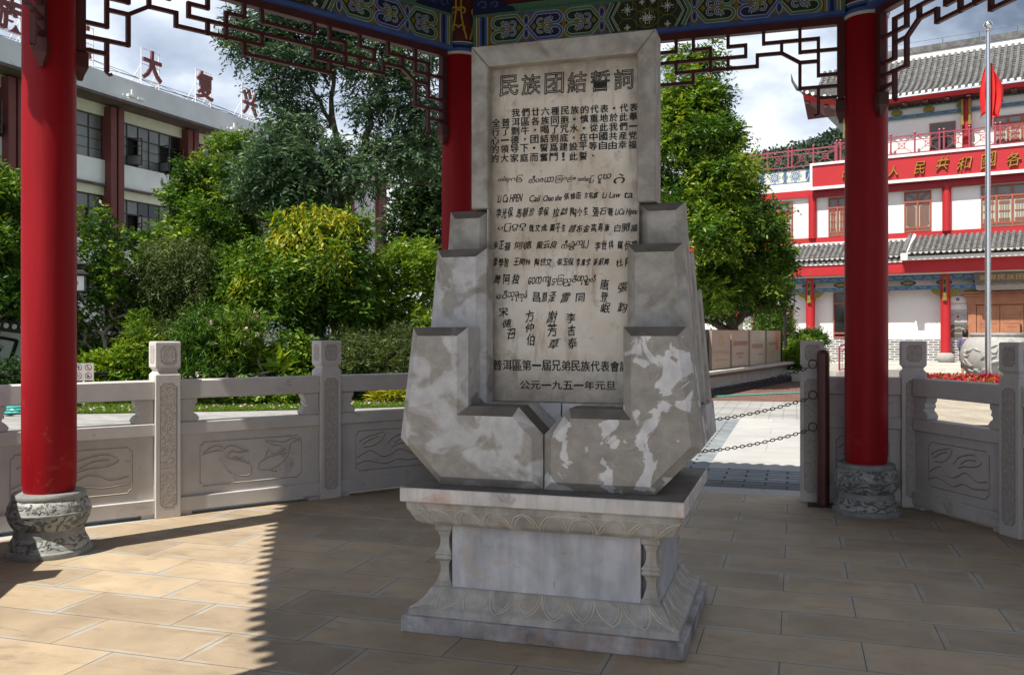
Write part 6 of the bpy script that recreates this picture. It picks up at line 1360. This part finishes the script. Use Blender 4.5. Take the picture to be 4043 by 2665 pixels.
# bright tree with yellow young leaves
b = (*at(745, 800, 23.2).xy, ZP); t = tree('yellow_topped_tree', 'bushy tree with hanging yellow young leaves on top, middle of the left planting', b)
limbs((0, 0, 0), [((0, 0, 1.6), .09, None), ((-.6, 0, 3), .04, (0, 0, 1.5)), ((.6, .1, 3.1), .04, (0, 0, 1.5)), ((.1, 0, 3.6), .04, (0, 0, 1.5))], .12, M_TRUNKP, parent=t)
BC = [(720, 530, 23, 90, 50, 1.1), (640, 580, 22.8, 70, 55, 1.0), (800, 560, 23, 60, 55, .9), (700, 620, 22.5, 110, 70, 1.3), (600, 640, 22.6, 70, 60, 1), (800, 640, 22.8, 60, 70, 1), (640, 700, 22.3, 90, 55, 1.1), (740, 700, 22.2, 90, 60, 1.2), (820, 710, 22.8, 40, 50, .8), (560, 690, 22.6, 60, 55, .9), (530, 620, 23, 50, 40, .9)]
crown('crown', cl(BC, b), 5000, 10, .34, (.16, .34), L_MID, t, 7, droop=.3, fill=.2, sub=9)
crown('young_leaves', cl([(725, 492, 22.4, 85, 24, .6), (800, 515, 22.4, 40, 26, .5), (650, 555, 22.0, 40, 26, .4), (775, 590, 21.7, 30, 36, .3), (700, 530, 21.7, 60, 26, .4), (560, 640, 21.6, 30, 22, .3)], b), 190, 9, .28, (.16, .34), L_YELLOW, t, 8, droop=1.3, outw=.3)
crown('young_shoots', cl([(600, 610, 22, 70, 30, .6), (720, 640, 21.8, 80, 40, .6), (560, 660, 22, 40, 30, .6)], b), 150, 9, .3, (.14, .32), L_BRIGHT, t, 9, droop=.5)
p = at(772, 830, 22.9); t = tree('orange_barked_tree', 'short orange barked trunk lit by the sun under the yellow topped tree', (p.x, p.y, ZP))
limbs((0, 0, 0), [((.05, 0, 1.75), .075, None), ((.5, .2, 2.6), .04, (.05, 0, 1.7)), ((-.4, .2, 2.6), .04, (.05, 0, 1.7))], .105, M_TRUNKO, parent=t, sway=.05)
crown('crown', [(.3, .4, 2.7, .6, .6, .5), (-.4, .5, 2.8, .6, .6, .5)], 240, 9, .3, (.15, .35), L_MID, t, 10)
# shrub mass to the monument
b = (*at(940, 800, 24.5).xy, ZP); t = tree('leafy_shrub', 'tall light green leafy shrub against the left side of the monument', b, cat='shrub')
limbs((0, 0, 0), [((.1, 0, 1.3), .05, None), ((-.5, 0, 2), .025, (.1, 0, 1)), ((.6, 0, 2.2), .025, (.1, 0, 1))], .07, M_TRUNKP, parent=t)
crown('foliage', cl([(890, 620, 24.5, 50, 50, .8), (960, 610, 24.3, 60, 50, .9), (1020, 620, 24.3, 40, 50, .8), (900, 700, 24.2, 60, 50, 1), (980, 700, 24, 70, 60, 1), (930, 760, 24, 80, 40, 1)], b), 2300, 9, .3, (.14, .42), L_BRIGHT, t, 12, droop=.1, fill=.2, sub=8)
# dark tree behind
b = (*at(985, 800, 36).xy, ZP); t = tree('shaded_tree', 'dark shaded tree against the sky close to the back red column', b)
limbs((0, 0, 0), [((0, 0, 4.5), .16, None), ((-.9, 0, 7), .06, (0, 0, 4)), ((.8, 0, 8), .06, (0, 0, 4))], .22, M_TRUNK, parent=t)
crown('crown', cl([(1000, 370, 36, 45, 40, 1), (970, 430, 36, 60, 40, 1.2), (1020, 440, 36, 50, 60, 1.2), (950, 500, 36, 50, 40, 1.1), (1010, 530, 36, 60, 60, 1.3), (940, 550, 36, 50, 26, .9), (985, 590, 36, 70, 40, 1.2)], b), 2300, 10, .5, (.2, .4), L_DARK, t, 14, droop=.1, fill=.4)
# slender trees at left
b = (*at(235, 850, 21.5).xy, ZP); t = tree('slender_tree', 'slender grey stemmed tree right of the left red column, open branches', b)
limbs((0, 0, 0), [(Vector((.1, 0, 1.5)), .05, None), ((-.5, 0, 3), .025, (.1, 0, 1.3)), ((.3, 0, 3.2), .025, (.1, 0, 1.3)), ((.7, .1, 2.4), .02, (.1, 0, 1.2)), ((-.35, 0, 1.6), .035, (-.25, 0, 0)), ((-.8, 0, 2.6), .02, (-.35, 0, 1.5))], .065, M_TRUNKP, parent=t)
crown('crown', cl([(210, 520, 21.5, 40, 30, .5), (255, 570, 21.5, 50, 36, .6), (200, 590, 21.5, 40, 40, .6), (262, 640, 21.5, 40, 36, .6), (220, 660, 21.5, 40, 36, .6), (280, 690, 21.6, 30, 26, .6), (220, 730, 21.5, 50, 30, .5), (190, 780, 21.5, 20, 30, .3)], b), 560, 9, .28, (.14, .45), L_MID, t, 15, droop=0, fill=.2)
crown('young_shoots', cl([(210, 505, 21.4, 40, 14, .4), (270, 560, 21.3, 40, 14, .4), (250, 620, 21.3, 40, 30, .4)], b), 60, 8, .2, (.12, .5), L_BRIGHT, t, 16)
b = (*at(-25, 850, 20.5).xy, ZP); t = tree('glossy_tree', 'glossy green tree at the far left edge behind the left red column', b)
limbs((0, 0, 0), [((.1, 0, 1.5), .07, None), ((.6, 0, 3), .03, (.1, 0, 1.4)), ((-.5, 0, 3.4), .03, (.1, 0, 1.4))], .1, M_TRUNKP, parent=t)
crown('crown', cl([(0, 470, 20.5, 45, 40, .7), (-50, 440, 20.5, 60, 50, .8), (10, 560, 20.5, 60, 50, .8), (-60, 560, 20.5, 70, 60, .9), (0, 640, 20.3, 60, 50, .8), (60, 690, 20.5, 50, 40, .7), (-30, 700, 20.3, 60, 40, .8)], b), 1900, 9, .32, (.16, .45), L_MID, t, 17, droop=-.1, fill=.2, sub=8)
# fine weeping shrubs
b = (*at(400, 850, 22.5).xy, ZP); t = tree('weeping_shrub', 'fine leaved weeping shrub between the slender tree and the pink flowers', b, cat='shrub')
limbs((0, 0, 0), [((0, 0, 1.6), .04, None), ((-.5, 0, 2.5), .02, (0, 0, 1.2)), ((.5, 0, 2.7), .02, (0, 0, 1.2))], .06, M_TRUNKP, parent=t)
crown('foliage', cl([(400, 600, 22.5, 60, 50, .8), (350, 680, 22.4, 60, 50, .8), (440, 680, 22.3, 60, 60, .8), (470, 610, 22.6, 40, 50, .7), (330, 750, 22.3, 50, 50, .7), (420, 760, 22, 60, 50, .8), (380, 640, 22, 50, 40, .6)], b), 2300, 14, .42, (.13, .2), L_OLIVE, t, 18, droop=.9, outw=.5, fill=.5)
b = (*at(330, 850, 20.6).xy, ZP); t = tree('young_conifer', 'small bright feathery young tree just left of the first balustrade post', b)
limbs((0, 0, 0), [((0, 0, 1.3), .015, None)], .035, M_TRUNKP, parent=t)
crown('foliage', cl([(325, 770, 20.6, 24, 40, .3), (330, 810, 20.6, 40, 40, .4), (340, 850, 20.6, 40, 26, .4), (290, 840, 20.6, 36, 26, .4)], b), 750, 12, .25, (.1, .26), L_BRIGHT, t, 19, droop=.2, fill=.3)
# oleander
def oleander(b, clumps, n, nf, label, seed, d):
    t = tree('flowering_oleander', label, b, 'pink flowering oleanders', 'shrub')
    limbs((0, 0, 0), [((-.3, 0, .9), .02, None), ((.3, 0, 1), .02, None), ((0, .1, 1.1), .02, None)], .03, M_TRUNKP, parent=t)
    crown('foliage', clumps, n, 9, .28, (.17, .17), L_MID, t, seed, droop=-.25, fill=.5, pin=False)
    P, D, L, W_, tn = sprays(clumps, nf, 5, .05, (.075, .8), seed=seed + 1, fill=.98, outw=1.4, pin=False); leaves('blossom', P, D, L, W_, L_PINK, t, tn, seed)
b = (*at(490, 850, 20.2).xy, ZP); oleander(b, cl([(480, 770, 20.2, 50, 36, .5), (450, 820, 20.2, 45, 40, .5), (520, 820, 20.2, 50, 40, .5), (560, 780, 20.3, 40, 46, .5), (480, 860, 20, 70, 24, .5)], b), 1500, 95, 'pink flowering oleander just right of the first balustrade post', 21, 20)
b = (*at(1795, 850, 33).xy, ZP); oleander(b, cl([(1795, 740, 33, 34, 34, .6), (1810, 770, 33, 30, 30, .6), (1770, 770, 33, 30, 30, .6), (1800, 815, 33, 30, 30, .6)], b), 700, 60, 'pink flowering oleander behind the right end of the notice board', 25, 33)
# broad leaved plant
b = (*at(600, 850, 20.4).xy, ZP); t = tree('broad_leaved_plant', 'plant with long glossy leaves in rosettes right of the oleander', b, cat='plant')
limbs((0, 0, 0), [((0, 0, 1.0), .03, None), ((.4, 0, .8), .02, (0, 0, .4))], .04, M_TRUNKP, parent=t)
P, D, L, W_, tn = sprays([(0, 0, 1.05, .1, .1, .1), (.42, 0, .8, .1, .1, .1), (-.35, .1, .7, .1, .1, .1)], 150, 1, .02, (.5, .24), seed=31, outw=1.0, pin=False, jit=.4, fill=.5); D[:, 2] = np.abs(D[:, 2]) * .7 + .1; leaves('foliage', P, D, L, W_, L_BRIGHT, t, tn, 31)
# low shrubs and hedges
def shrub(name, label, u, v, d, clumps, n, mt, seed, leaf=(.1, .55), group=None, cat='shrub', k=9, slen=.2, droop=0.0, fill=.6):
    b = (*at(u, v, d).xy, ZP); t = tree(name, label, b, group, cat); limbs((0, 0, 0), [((0, 0, .35), .02, None), ((.2, 0, .4), .015, None)], .03, M_TRUNKP, name='stem', parent=t); crown('foliage', cl(clumps, b), n, k, slen, leaf, mt, t, seed, droop=droop, fill=fill); return t
shrub('clipped_hedge', 'low bright clipped hedge beside the prohibition sign', 265, 870, 20.6, [(215, 860, 20.6, 40, 28, .5), (260, 858, 20.6, 45, 30, .5), (305, 865, 20.6, 40, 26, .5)], 1100, L_BRIGHT, 41)
shrub('dark_hedge', 'dark low hedge at the far left below the garden wall', 20, 880, 18.9, [(-40, 890, 18.9, 60, 30, .4), (20, 885, 18.9, 60, 30, .4), (80, 880, 18.9, 50, 28, .4)], 900, L_DARK, 42)
shrub('round_shrub', 'small round shrub in front of the low white wall', 255, 845, 22, [(245, 825, 22, 40, 22, .4)], 350, L_MID, 43)
shrub('fine_dark_shrub', 'dark fine leaved bush right of the second balustrade post', 860, 860, 21.5, [(840, 830, 21.5, 60, 40, .7), (900, 850, 21.5, 60, 36, .7), (800, 860, 21.5, 40, 30, .6), (930, 810, 22, 40, 40, .6)], 1700, L_OLIVE, 44, (.12, .2), k=12, slen=.3)
shrub('leafy_shrub', 'bright leafy bush left of the second balustrade post', 690, 850, 21.2, [(680, 810, 21.2, 40, 30, .5), (650, 850, 21.2, 50, 30, .5), (710, 850, 21.2, 40, 34, .5)], 900, L_MID, 45)
shrub('dark_bush', 'dark bush under the yellow topped tree', 770, 860, 21.8, [(780, 830, 22, 60, 40, .6), (850, 880, 21.4, 70, 26, .5)], 900, L_DARK, 46)
shrub('ground_cover_shrub', 'low light green ground cover seen under the handrail of the middle bay', 600, 925, 20.3, [(470, 915, 20.4, 50, 16, .4), (560, 920, 20.2, 60, 14, .3), (640, 915, 20.2, 50, 16, .3), (690, 905, 20.4, 40, 20, .4)], 900, L_BRIGHT, 47, (.09, .5))
shrub('striped_grass_clump', 'pale arching grass clump on the lawn right of the second balustrade post', 915, 920, 20.8, [(915, 918, 20.8, 30, 12, .3), (880, 922, 20.8, 20, 8, .2)], 260, L_YELLOW, 48, (.22, .12), k=5, slen=.1, droop=-.6)
shrub('clipped_shrub', 'round clipped yellow green shrub in the planter right of the lamp', 1865, 850, 31.2, [(1865, 825, 31.2, 42, 32, .6), (1850, 840, 31.2, 36, 24, .5), (1890, 840, 31.2, 26, 22, .4)], 1300, L_BRIGHT, 49, (.11, .4))
shrub('clipped_shrub', 'smaller dark domed shrub behind the clipped yellow green shrub', 1880, 850, 32.2, [(1880, 792, 32.2, 36, 20, .5)], 520, L_MID, 50, (.11, .4))
# right dense tree
b = (*at(1690, 800, 27).xy, ZP); t = tree('dense_tree', 'dense tall green tree right of the monument, dark underneath', b)
limbs((0, 0, 0), [((.05, 0, 2.2), .17, None), ((-.75, 0, 3.2), .08, (0, 0, 1.4)), ((.75, 0, 3.0), .07, (.05, 0, 1.6)), ((1.4, .1, 2.6), .04, (.3, 0, 2.0)), ((0, 0, 8), .05, (.05, 0, 2.2)), ((-.9, 0, 6), .04, (0, 0, 3.2)), ((.9, 0, 5.4), .04, (0, 0, 3.2)), ((-1.2, 0, 2.3), .05, (0, 0, 1.6))], .23, M_TRUNK, parent=t)
RC = [(1580, 120, 27, 34, 26, .5), (1640, 150, 27, 30, 40, .5), (1600, 210, 26.6, 60, 50, 1.0), (1560, 280, 26.6, 50, 60, 1.1), (1660, 250, 26.8, 60, 50, 1.0), (1620, 330, 26.3, 80, 55, 1.3), (1700, 330, 26.8, 50, 45, 1.0), (1560, 380, 26.3, 60, 55, 1.2), (1670, 410, 26.2, 80, 55, 1.4), (1730, 420, 26.8, 44, 40, .9), (1600, 470, 26, 80, 60, 1.4), (1700, 500, 26.2, 75, 60, 1.4), (1760, 520, 26.8, 50, 50, 1.0), (1640, 560, 25.8, 80, 60, 1.5), (1740, 590, 26.4, 75, 55, 1.4), (1790, 610, 27, 42, 46, .9), (1660, 650, 26.2, 80, 55, 1.5), (1750, 670, 26.6, 75, 45, 1.3), (1790, 670, 27, 38, 40, .8), (1640, 700, 27, 60, 34, 1)]
crown('crown', cl(RC, b), 8200, 11, .36, (.16, .36), L_MID, t, 60, droop=.25, fill=.2, sub=9)
crown('bright_sprays', cl([(1600, 300, 25.6, 60, 70, .5), (1660, 430, 25, 60, 60, .4), (1630, 540, 24.7, 50, 60, .3), (1680, 560, 24.8, 50, 40, .3), (1720, 380, 25.9, 40, 40, .4), (1580, 200, 26, 50, 50, .5), (1680, 680, 25, 30, 30, .2)], b), 650, 11, .36, (.15, .34), L_BRIGHT, t, 61, droop=.3, outw=.7)
crown('red_tips', cl([(1600, 190, 26, 40, 40, .5), (1700, 480, 25.4, 50, 40, .4), (1740, 570, 25.6, 60, 20, .4)], b), 26, 7, .2, (.13, .35), L_ORANGE, t, 62)
# flower bed planting, lawn, hill
g = np.random.default_rng(90); n = 15000
P = np.stack([g.uniform(-3.0, 4.2, n), g.uniform(-1.9, 1.9, n), np.zeros(n)], 1); P[:, 2] = .01 + g.random(n) ** .7 * .2 + .05 * np.sin(P[:, 0] * 5) * np.cos(P[:, 1] * 4.5)
D = g.normal(size=(n, 3)); D[:, 2] = np.abs(D[:, 2]) * .5 + .15
o = leaves('red_planting', P, D, g.uniform(.09, .17, n), g.uniform(.05, .09, n), L_RED, fb, np.clip(g.random(n) * .85 + .25 * (np.sin(P[:, 0] * 1.3 + 1) > .6), 0, 1), 91); o['kind'] = 'stuff'
LP = [(-30, 16.3), (-13, 17.3), (-7.9, 17.95), (-4.7, 18.7), (-2.4, 19.5), (-.4, 21.0), (1.2, 24.5), (2.6, 31), (-4, 40), (-30, 40)]
sheet('lawn', LP, ZP + .012, M_LAWN)
n = 60000; x = g.uniform(-14, 1.5, n); fe = np.interp(x, [p[0] for p in LP[:7]], [p[1] for p in LP[:7]]); y = fe + g.random(n) ** 1.7 * 4.5
P = np.stack([x, y, np.full(n, ZP + .01)], 1); D = g.normal(size=(n, 3)) * .45; D[:, 2] = 1
o = leaves('grass', P, D, g.uniform(.03, .075, n), g.uniform(.008, .016, n), L_GRASS, None, None, 92); o['kind'] = 'stuff'
n = 260; x = g.uniform(-11, -2.2, n); fe = np.interp(x, [p[0] for p in LP[:7]], [p[1] for p in LP[:7]]); P = np.stack([x, fe + g.random(n) * 1.6, np.full(n, ZP + .05)], 1); D = g.normal(size=(n, 3)); D[:, 2] *= .2
o = leaves('fallen_petals', P, D, .06, .05, L_PINK, None, None, 93); o['kind'] = 'stuff'
# far wooded hill
hm = MB(); NX, NY = 60, 14
def hillz(x, y):
    u = 1189.5 + 2110 * x / 420; r = np.interp(u, [1000, 1500, 1750, 1830, 1900, 1960, 2050, 2300, 2600], [-20, 20, 80, 83, 87, 93, 98, 100, 80])
    return max(-3, r * math.sin(min(1, max(0, (y - 300) / 125)) * math.pi / 2))
for i in range(NX + 1):
    for j in range(NY + 1): x = -60 + 360 * i / NX; y = 300 + 200 * j / NY; hm.v.append((x, y, hillz(x, y)))
for i in range(NX):
    for j in range(NY): k = i * (NY + 1) + j; hm.f.append([k, k + NY + 1, k + NY + 2, k + 1]); hm.m.append(0)
hm.obj('hill', plain('hill_green', (0.05, 0.08, 0.055), .95, .4, .05), None, True)['kind'] = 'structure'
nc = 1500; hc = []
for k in range(nc):
    x = g.uniform(80, 210); y = 300 + 135 * g.random() ** .7; z = hillz(x, y); s = g.uniform(1.6, 3.4); hc.append((x, y, z + s * .5, s, s, s * g.uniform(.7, 1.3)))
P, D, L, W_, tn = sprays(hc, 17000, 3, 1.2, (1.5, .75), seed=95, fill=.75, pin=False); o = leaves('hill_forest', P, D, L, W_, L_HILL, None, tn, 95); o['kind'] = 'stuff'
# ------------------------------------------------------------------ person behind the vat
px_, py_ = 16.42, 32.9
M_SKIN = plain('skin', (0.50, 0.30, 0.21), .6, .06, 20); M_HAIR = plain('black_hair', (0.012, 0.010, 0.010), .4, .2, 30); M_DRESS = plain('mauve_grey_cloth', (0.115, 0.105, 0.19), .85, .15, 12); M_SOCK = plain('black_leggings', (0.012, .012, .014), .8, .1, 10)
pe = empty('person', (px_, py_, ZP), R(152), 'person with short black hair in a mauve grey dress beside the stone vat', 'person')
def skin_body(name, joints, edges, m, parent, sub=2):
    me = bpy.data.meshes.new(name); me.from_pydata([j[:3] for j in joints], edges, []); o = bpy.data.objects.new(name, me); COL.objects.link(o); o.parent = parent
    sk = o.modifiers.new('s', 'SKIN'); sv = me.skin_vertices[0].data
    for i, j in enumerate(joints): sv[i].radius = (j[3], j[4] if len(j) > 4 else j[3])
    sv[0].use_root = True; sb = o.modifiers.new('d', 'SUBSURF'); sb.levels = sb.render_levels = sub
    dg = bpy.context.evaluated_depsgraph_get(); me2 = bpy.data.meshes.new_from_object(o.evaluated_get(dg)); o.modifiers.clear(); o.data = me2; me2.name = name; me2.materials.clear(); me2.materials.append(m)
    me2.polygons.foreach_set('use_smooth', [True] * len(me2.polygons)); return o
J = [(0, 0, .93, .125, .095), (0, 0, 1.10, .115, .085), (0, 0, 1.28, .135, .085), (0, 0, 1.40, .06, .05), (0, -.005, 1.48, .046), (0, -.01, 1.53, .06, .068), (0, -.015, 1.60, .078, .09), (0, -.01, 1.66, .065, .075),
     (.16, 0, 1.36, .048), (.21, .03, 1.12, .037), (.19, -.12, .93, .028), (.185, -.17, .88, .022), (-.16, 0, 1.36, .048), (-.21, .03, 1.12, .037), (-.2, -.1, .92, .028), (-.195, -.15, .87, .022),
     (.08, 0, .84, .085), (.085, 0, .48, .056), (.085, .02, .28, .052), (.085, .02, .09, .034), (.085, -.1, .035, .03, .028), (-.08, 0, .84, .085), (-.085, 0, .48, .056), (-.085, .02, .28, .052), (-.085, .02, .09, .034), (-.085, -.1, .035, .03, .028)]
Eg = [(0, 1), (1, 2), (2, 3), (3, 4), (4, 5), (5, 6), (6, 7), (2, 8), (8, 9), (9, 10), (10, 11), (2, 12), (12, 13), (13, 14), (14, 15), (0, 16), (16, 17), (17, 18), (18, 19), (19, 20), (0, 21), (21, 22), (22, 23), (23, 24), (24, 25)]
for s, hb in ((1, 11), (-1, 15)):
    hx, hy, hz = J[hb][:3]
    for k in range(4): i0 = len(J); J.append((hx + s * (-.02 + .012 * k), hy - .03, hz - .03, .008)); J.append((hx + s * (-.02 + .012 * k), hy - .035, hz - .065 - .005 * (k in (1, 2)), .006)); Eg += [(hb, i0), (i0, i0 + 1)]
    i0 = len(J); J.append((hx - s * .03, hy + .0, hz - .02, .008)); J.append((hx - s * .035, hy - .02, hz - .045, .007)); Eg += [(hb, i0), (i0, i0 + 1)]
bod = skin_body('body', J, Eg, M_SKIN, pe)
def loft(name, rings, m, parent, n=20):
    mb = MB()
    for cx, cy, z, rx, ry in rings:
        for j in range(n): a = 2 * math.pi * j / n; w_ = 1 + .05 * math.sin(5 * a) * (1 if z < 1.0 else .2); mb.v.append((cx + rx * w_ * math.cos(a), cy + ry * w_ * math.sin(a), z))
    for i in range(len(rings) - 1):
        for j in range(n): a = i * n; mb.f.append([a + j, a + (j + 1) % n, a + n + (j + 1) % n, a + n + j]); mb.m.append(0)
    return mb.obj(name, m, parent, True)
dr_ = loft('dress', [(0, 0, .60, .20, .17), (0, 0, .75, .215, .175), (0, 0, .93, .19, .15), (0, 0, 1.08, .155, .12), (0, 0, 1.25, .18, .125), (0, 0, 1.36, .18, .11), (0, 0, 1.425, .085, .075)], M_DRESS, pe)
for s in (-1, 1):
    m = MB().tube([(s * .13, 0, 1.375), (s * .185, .0, 1.34), (s * .215, .025, 1.2), (s * .22, .03, 1.08)], [.06, .066, .056, .05], 12); m.obj('sleeve', M_DRESS, pe, True)
    MB().tube([(s * .082, 0, .82), (s * .085, 0, .48), (s * .085, .02, .34)], [.098, .068, .064], 12).obj('legging', M_SOCK, pe, True)
    MB().tube([(s * .085, .06, .035), (s * .085, -.03, .04), (s * .085, -.14, .03)], [.04, .048, .036], 10).obj('shoe', M_SIGNW, pe, True)
MB().lathe([(.098, 1.395), (.1, 1.42), (.07, 1.455)], 18).obj('collar', M_SIGNW, pe, True); MB().box(-.10, -.075, .115, .135, 1.08, 1.37).obj('trim', M_SIGNW, pe)
hr = MB().lathe([(.09, 1.44), (.108, 1.48), (.112, 1.56), (.108, 1.63), (.085, 1.68), (.045, 1.715), (.008, 1.725)], 20); hr.v = [(x * .93, (y * 1.02 if y > 0 else y * .55) + .012, z) for x, y, z in hr.v]; hr.obj('hair', M_HAIR, pe, True)
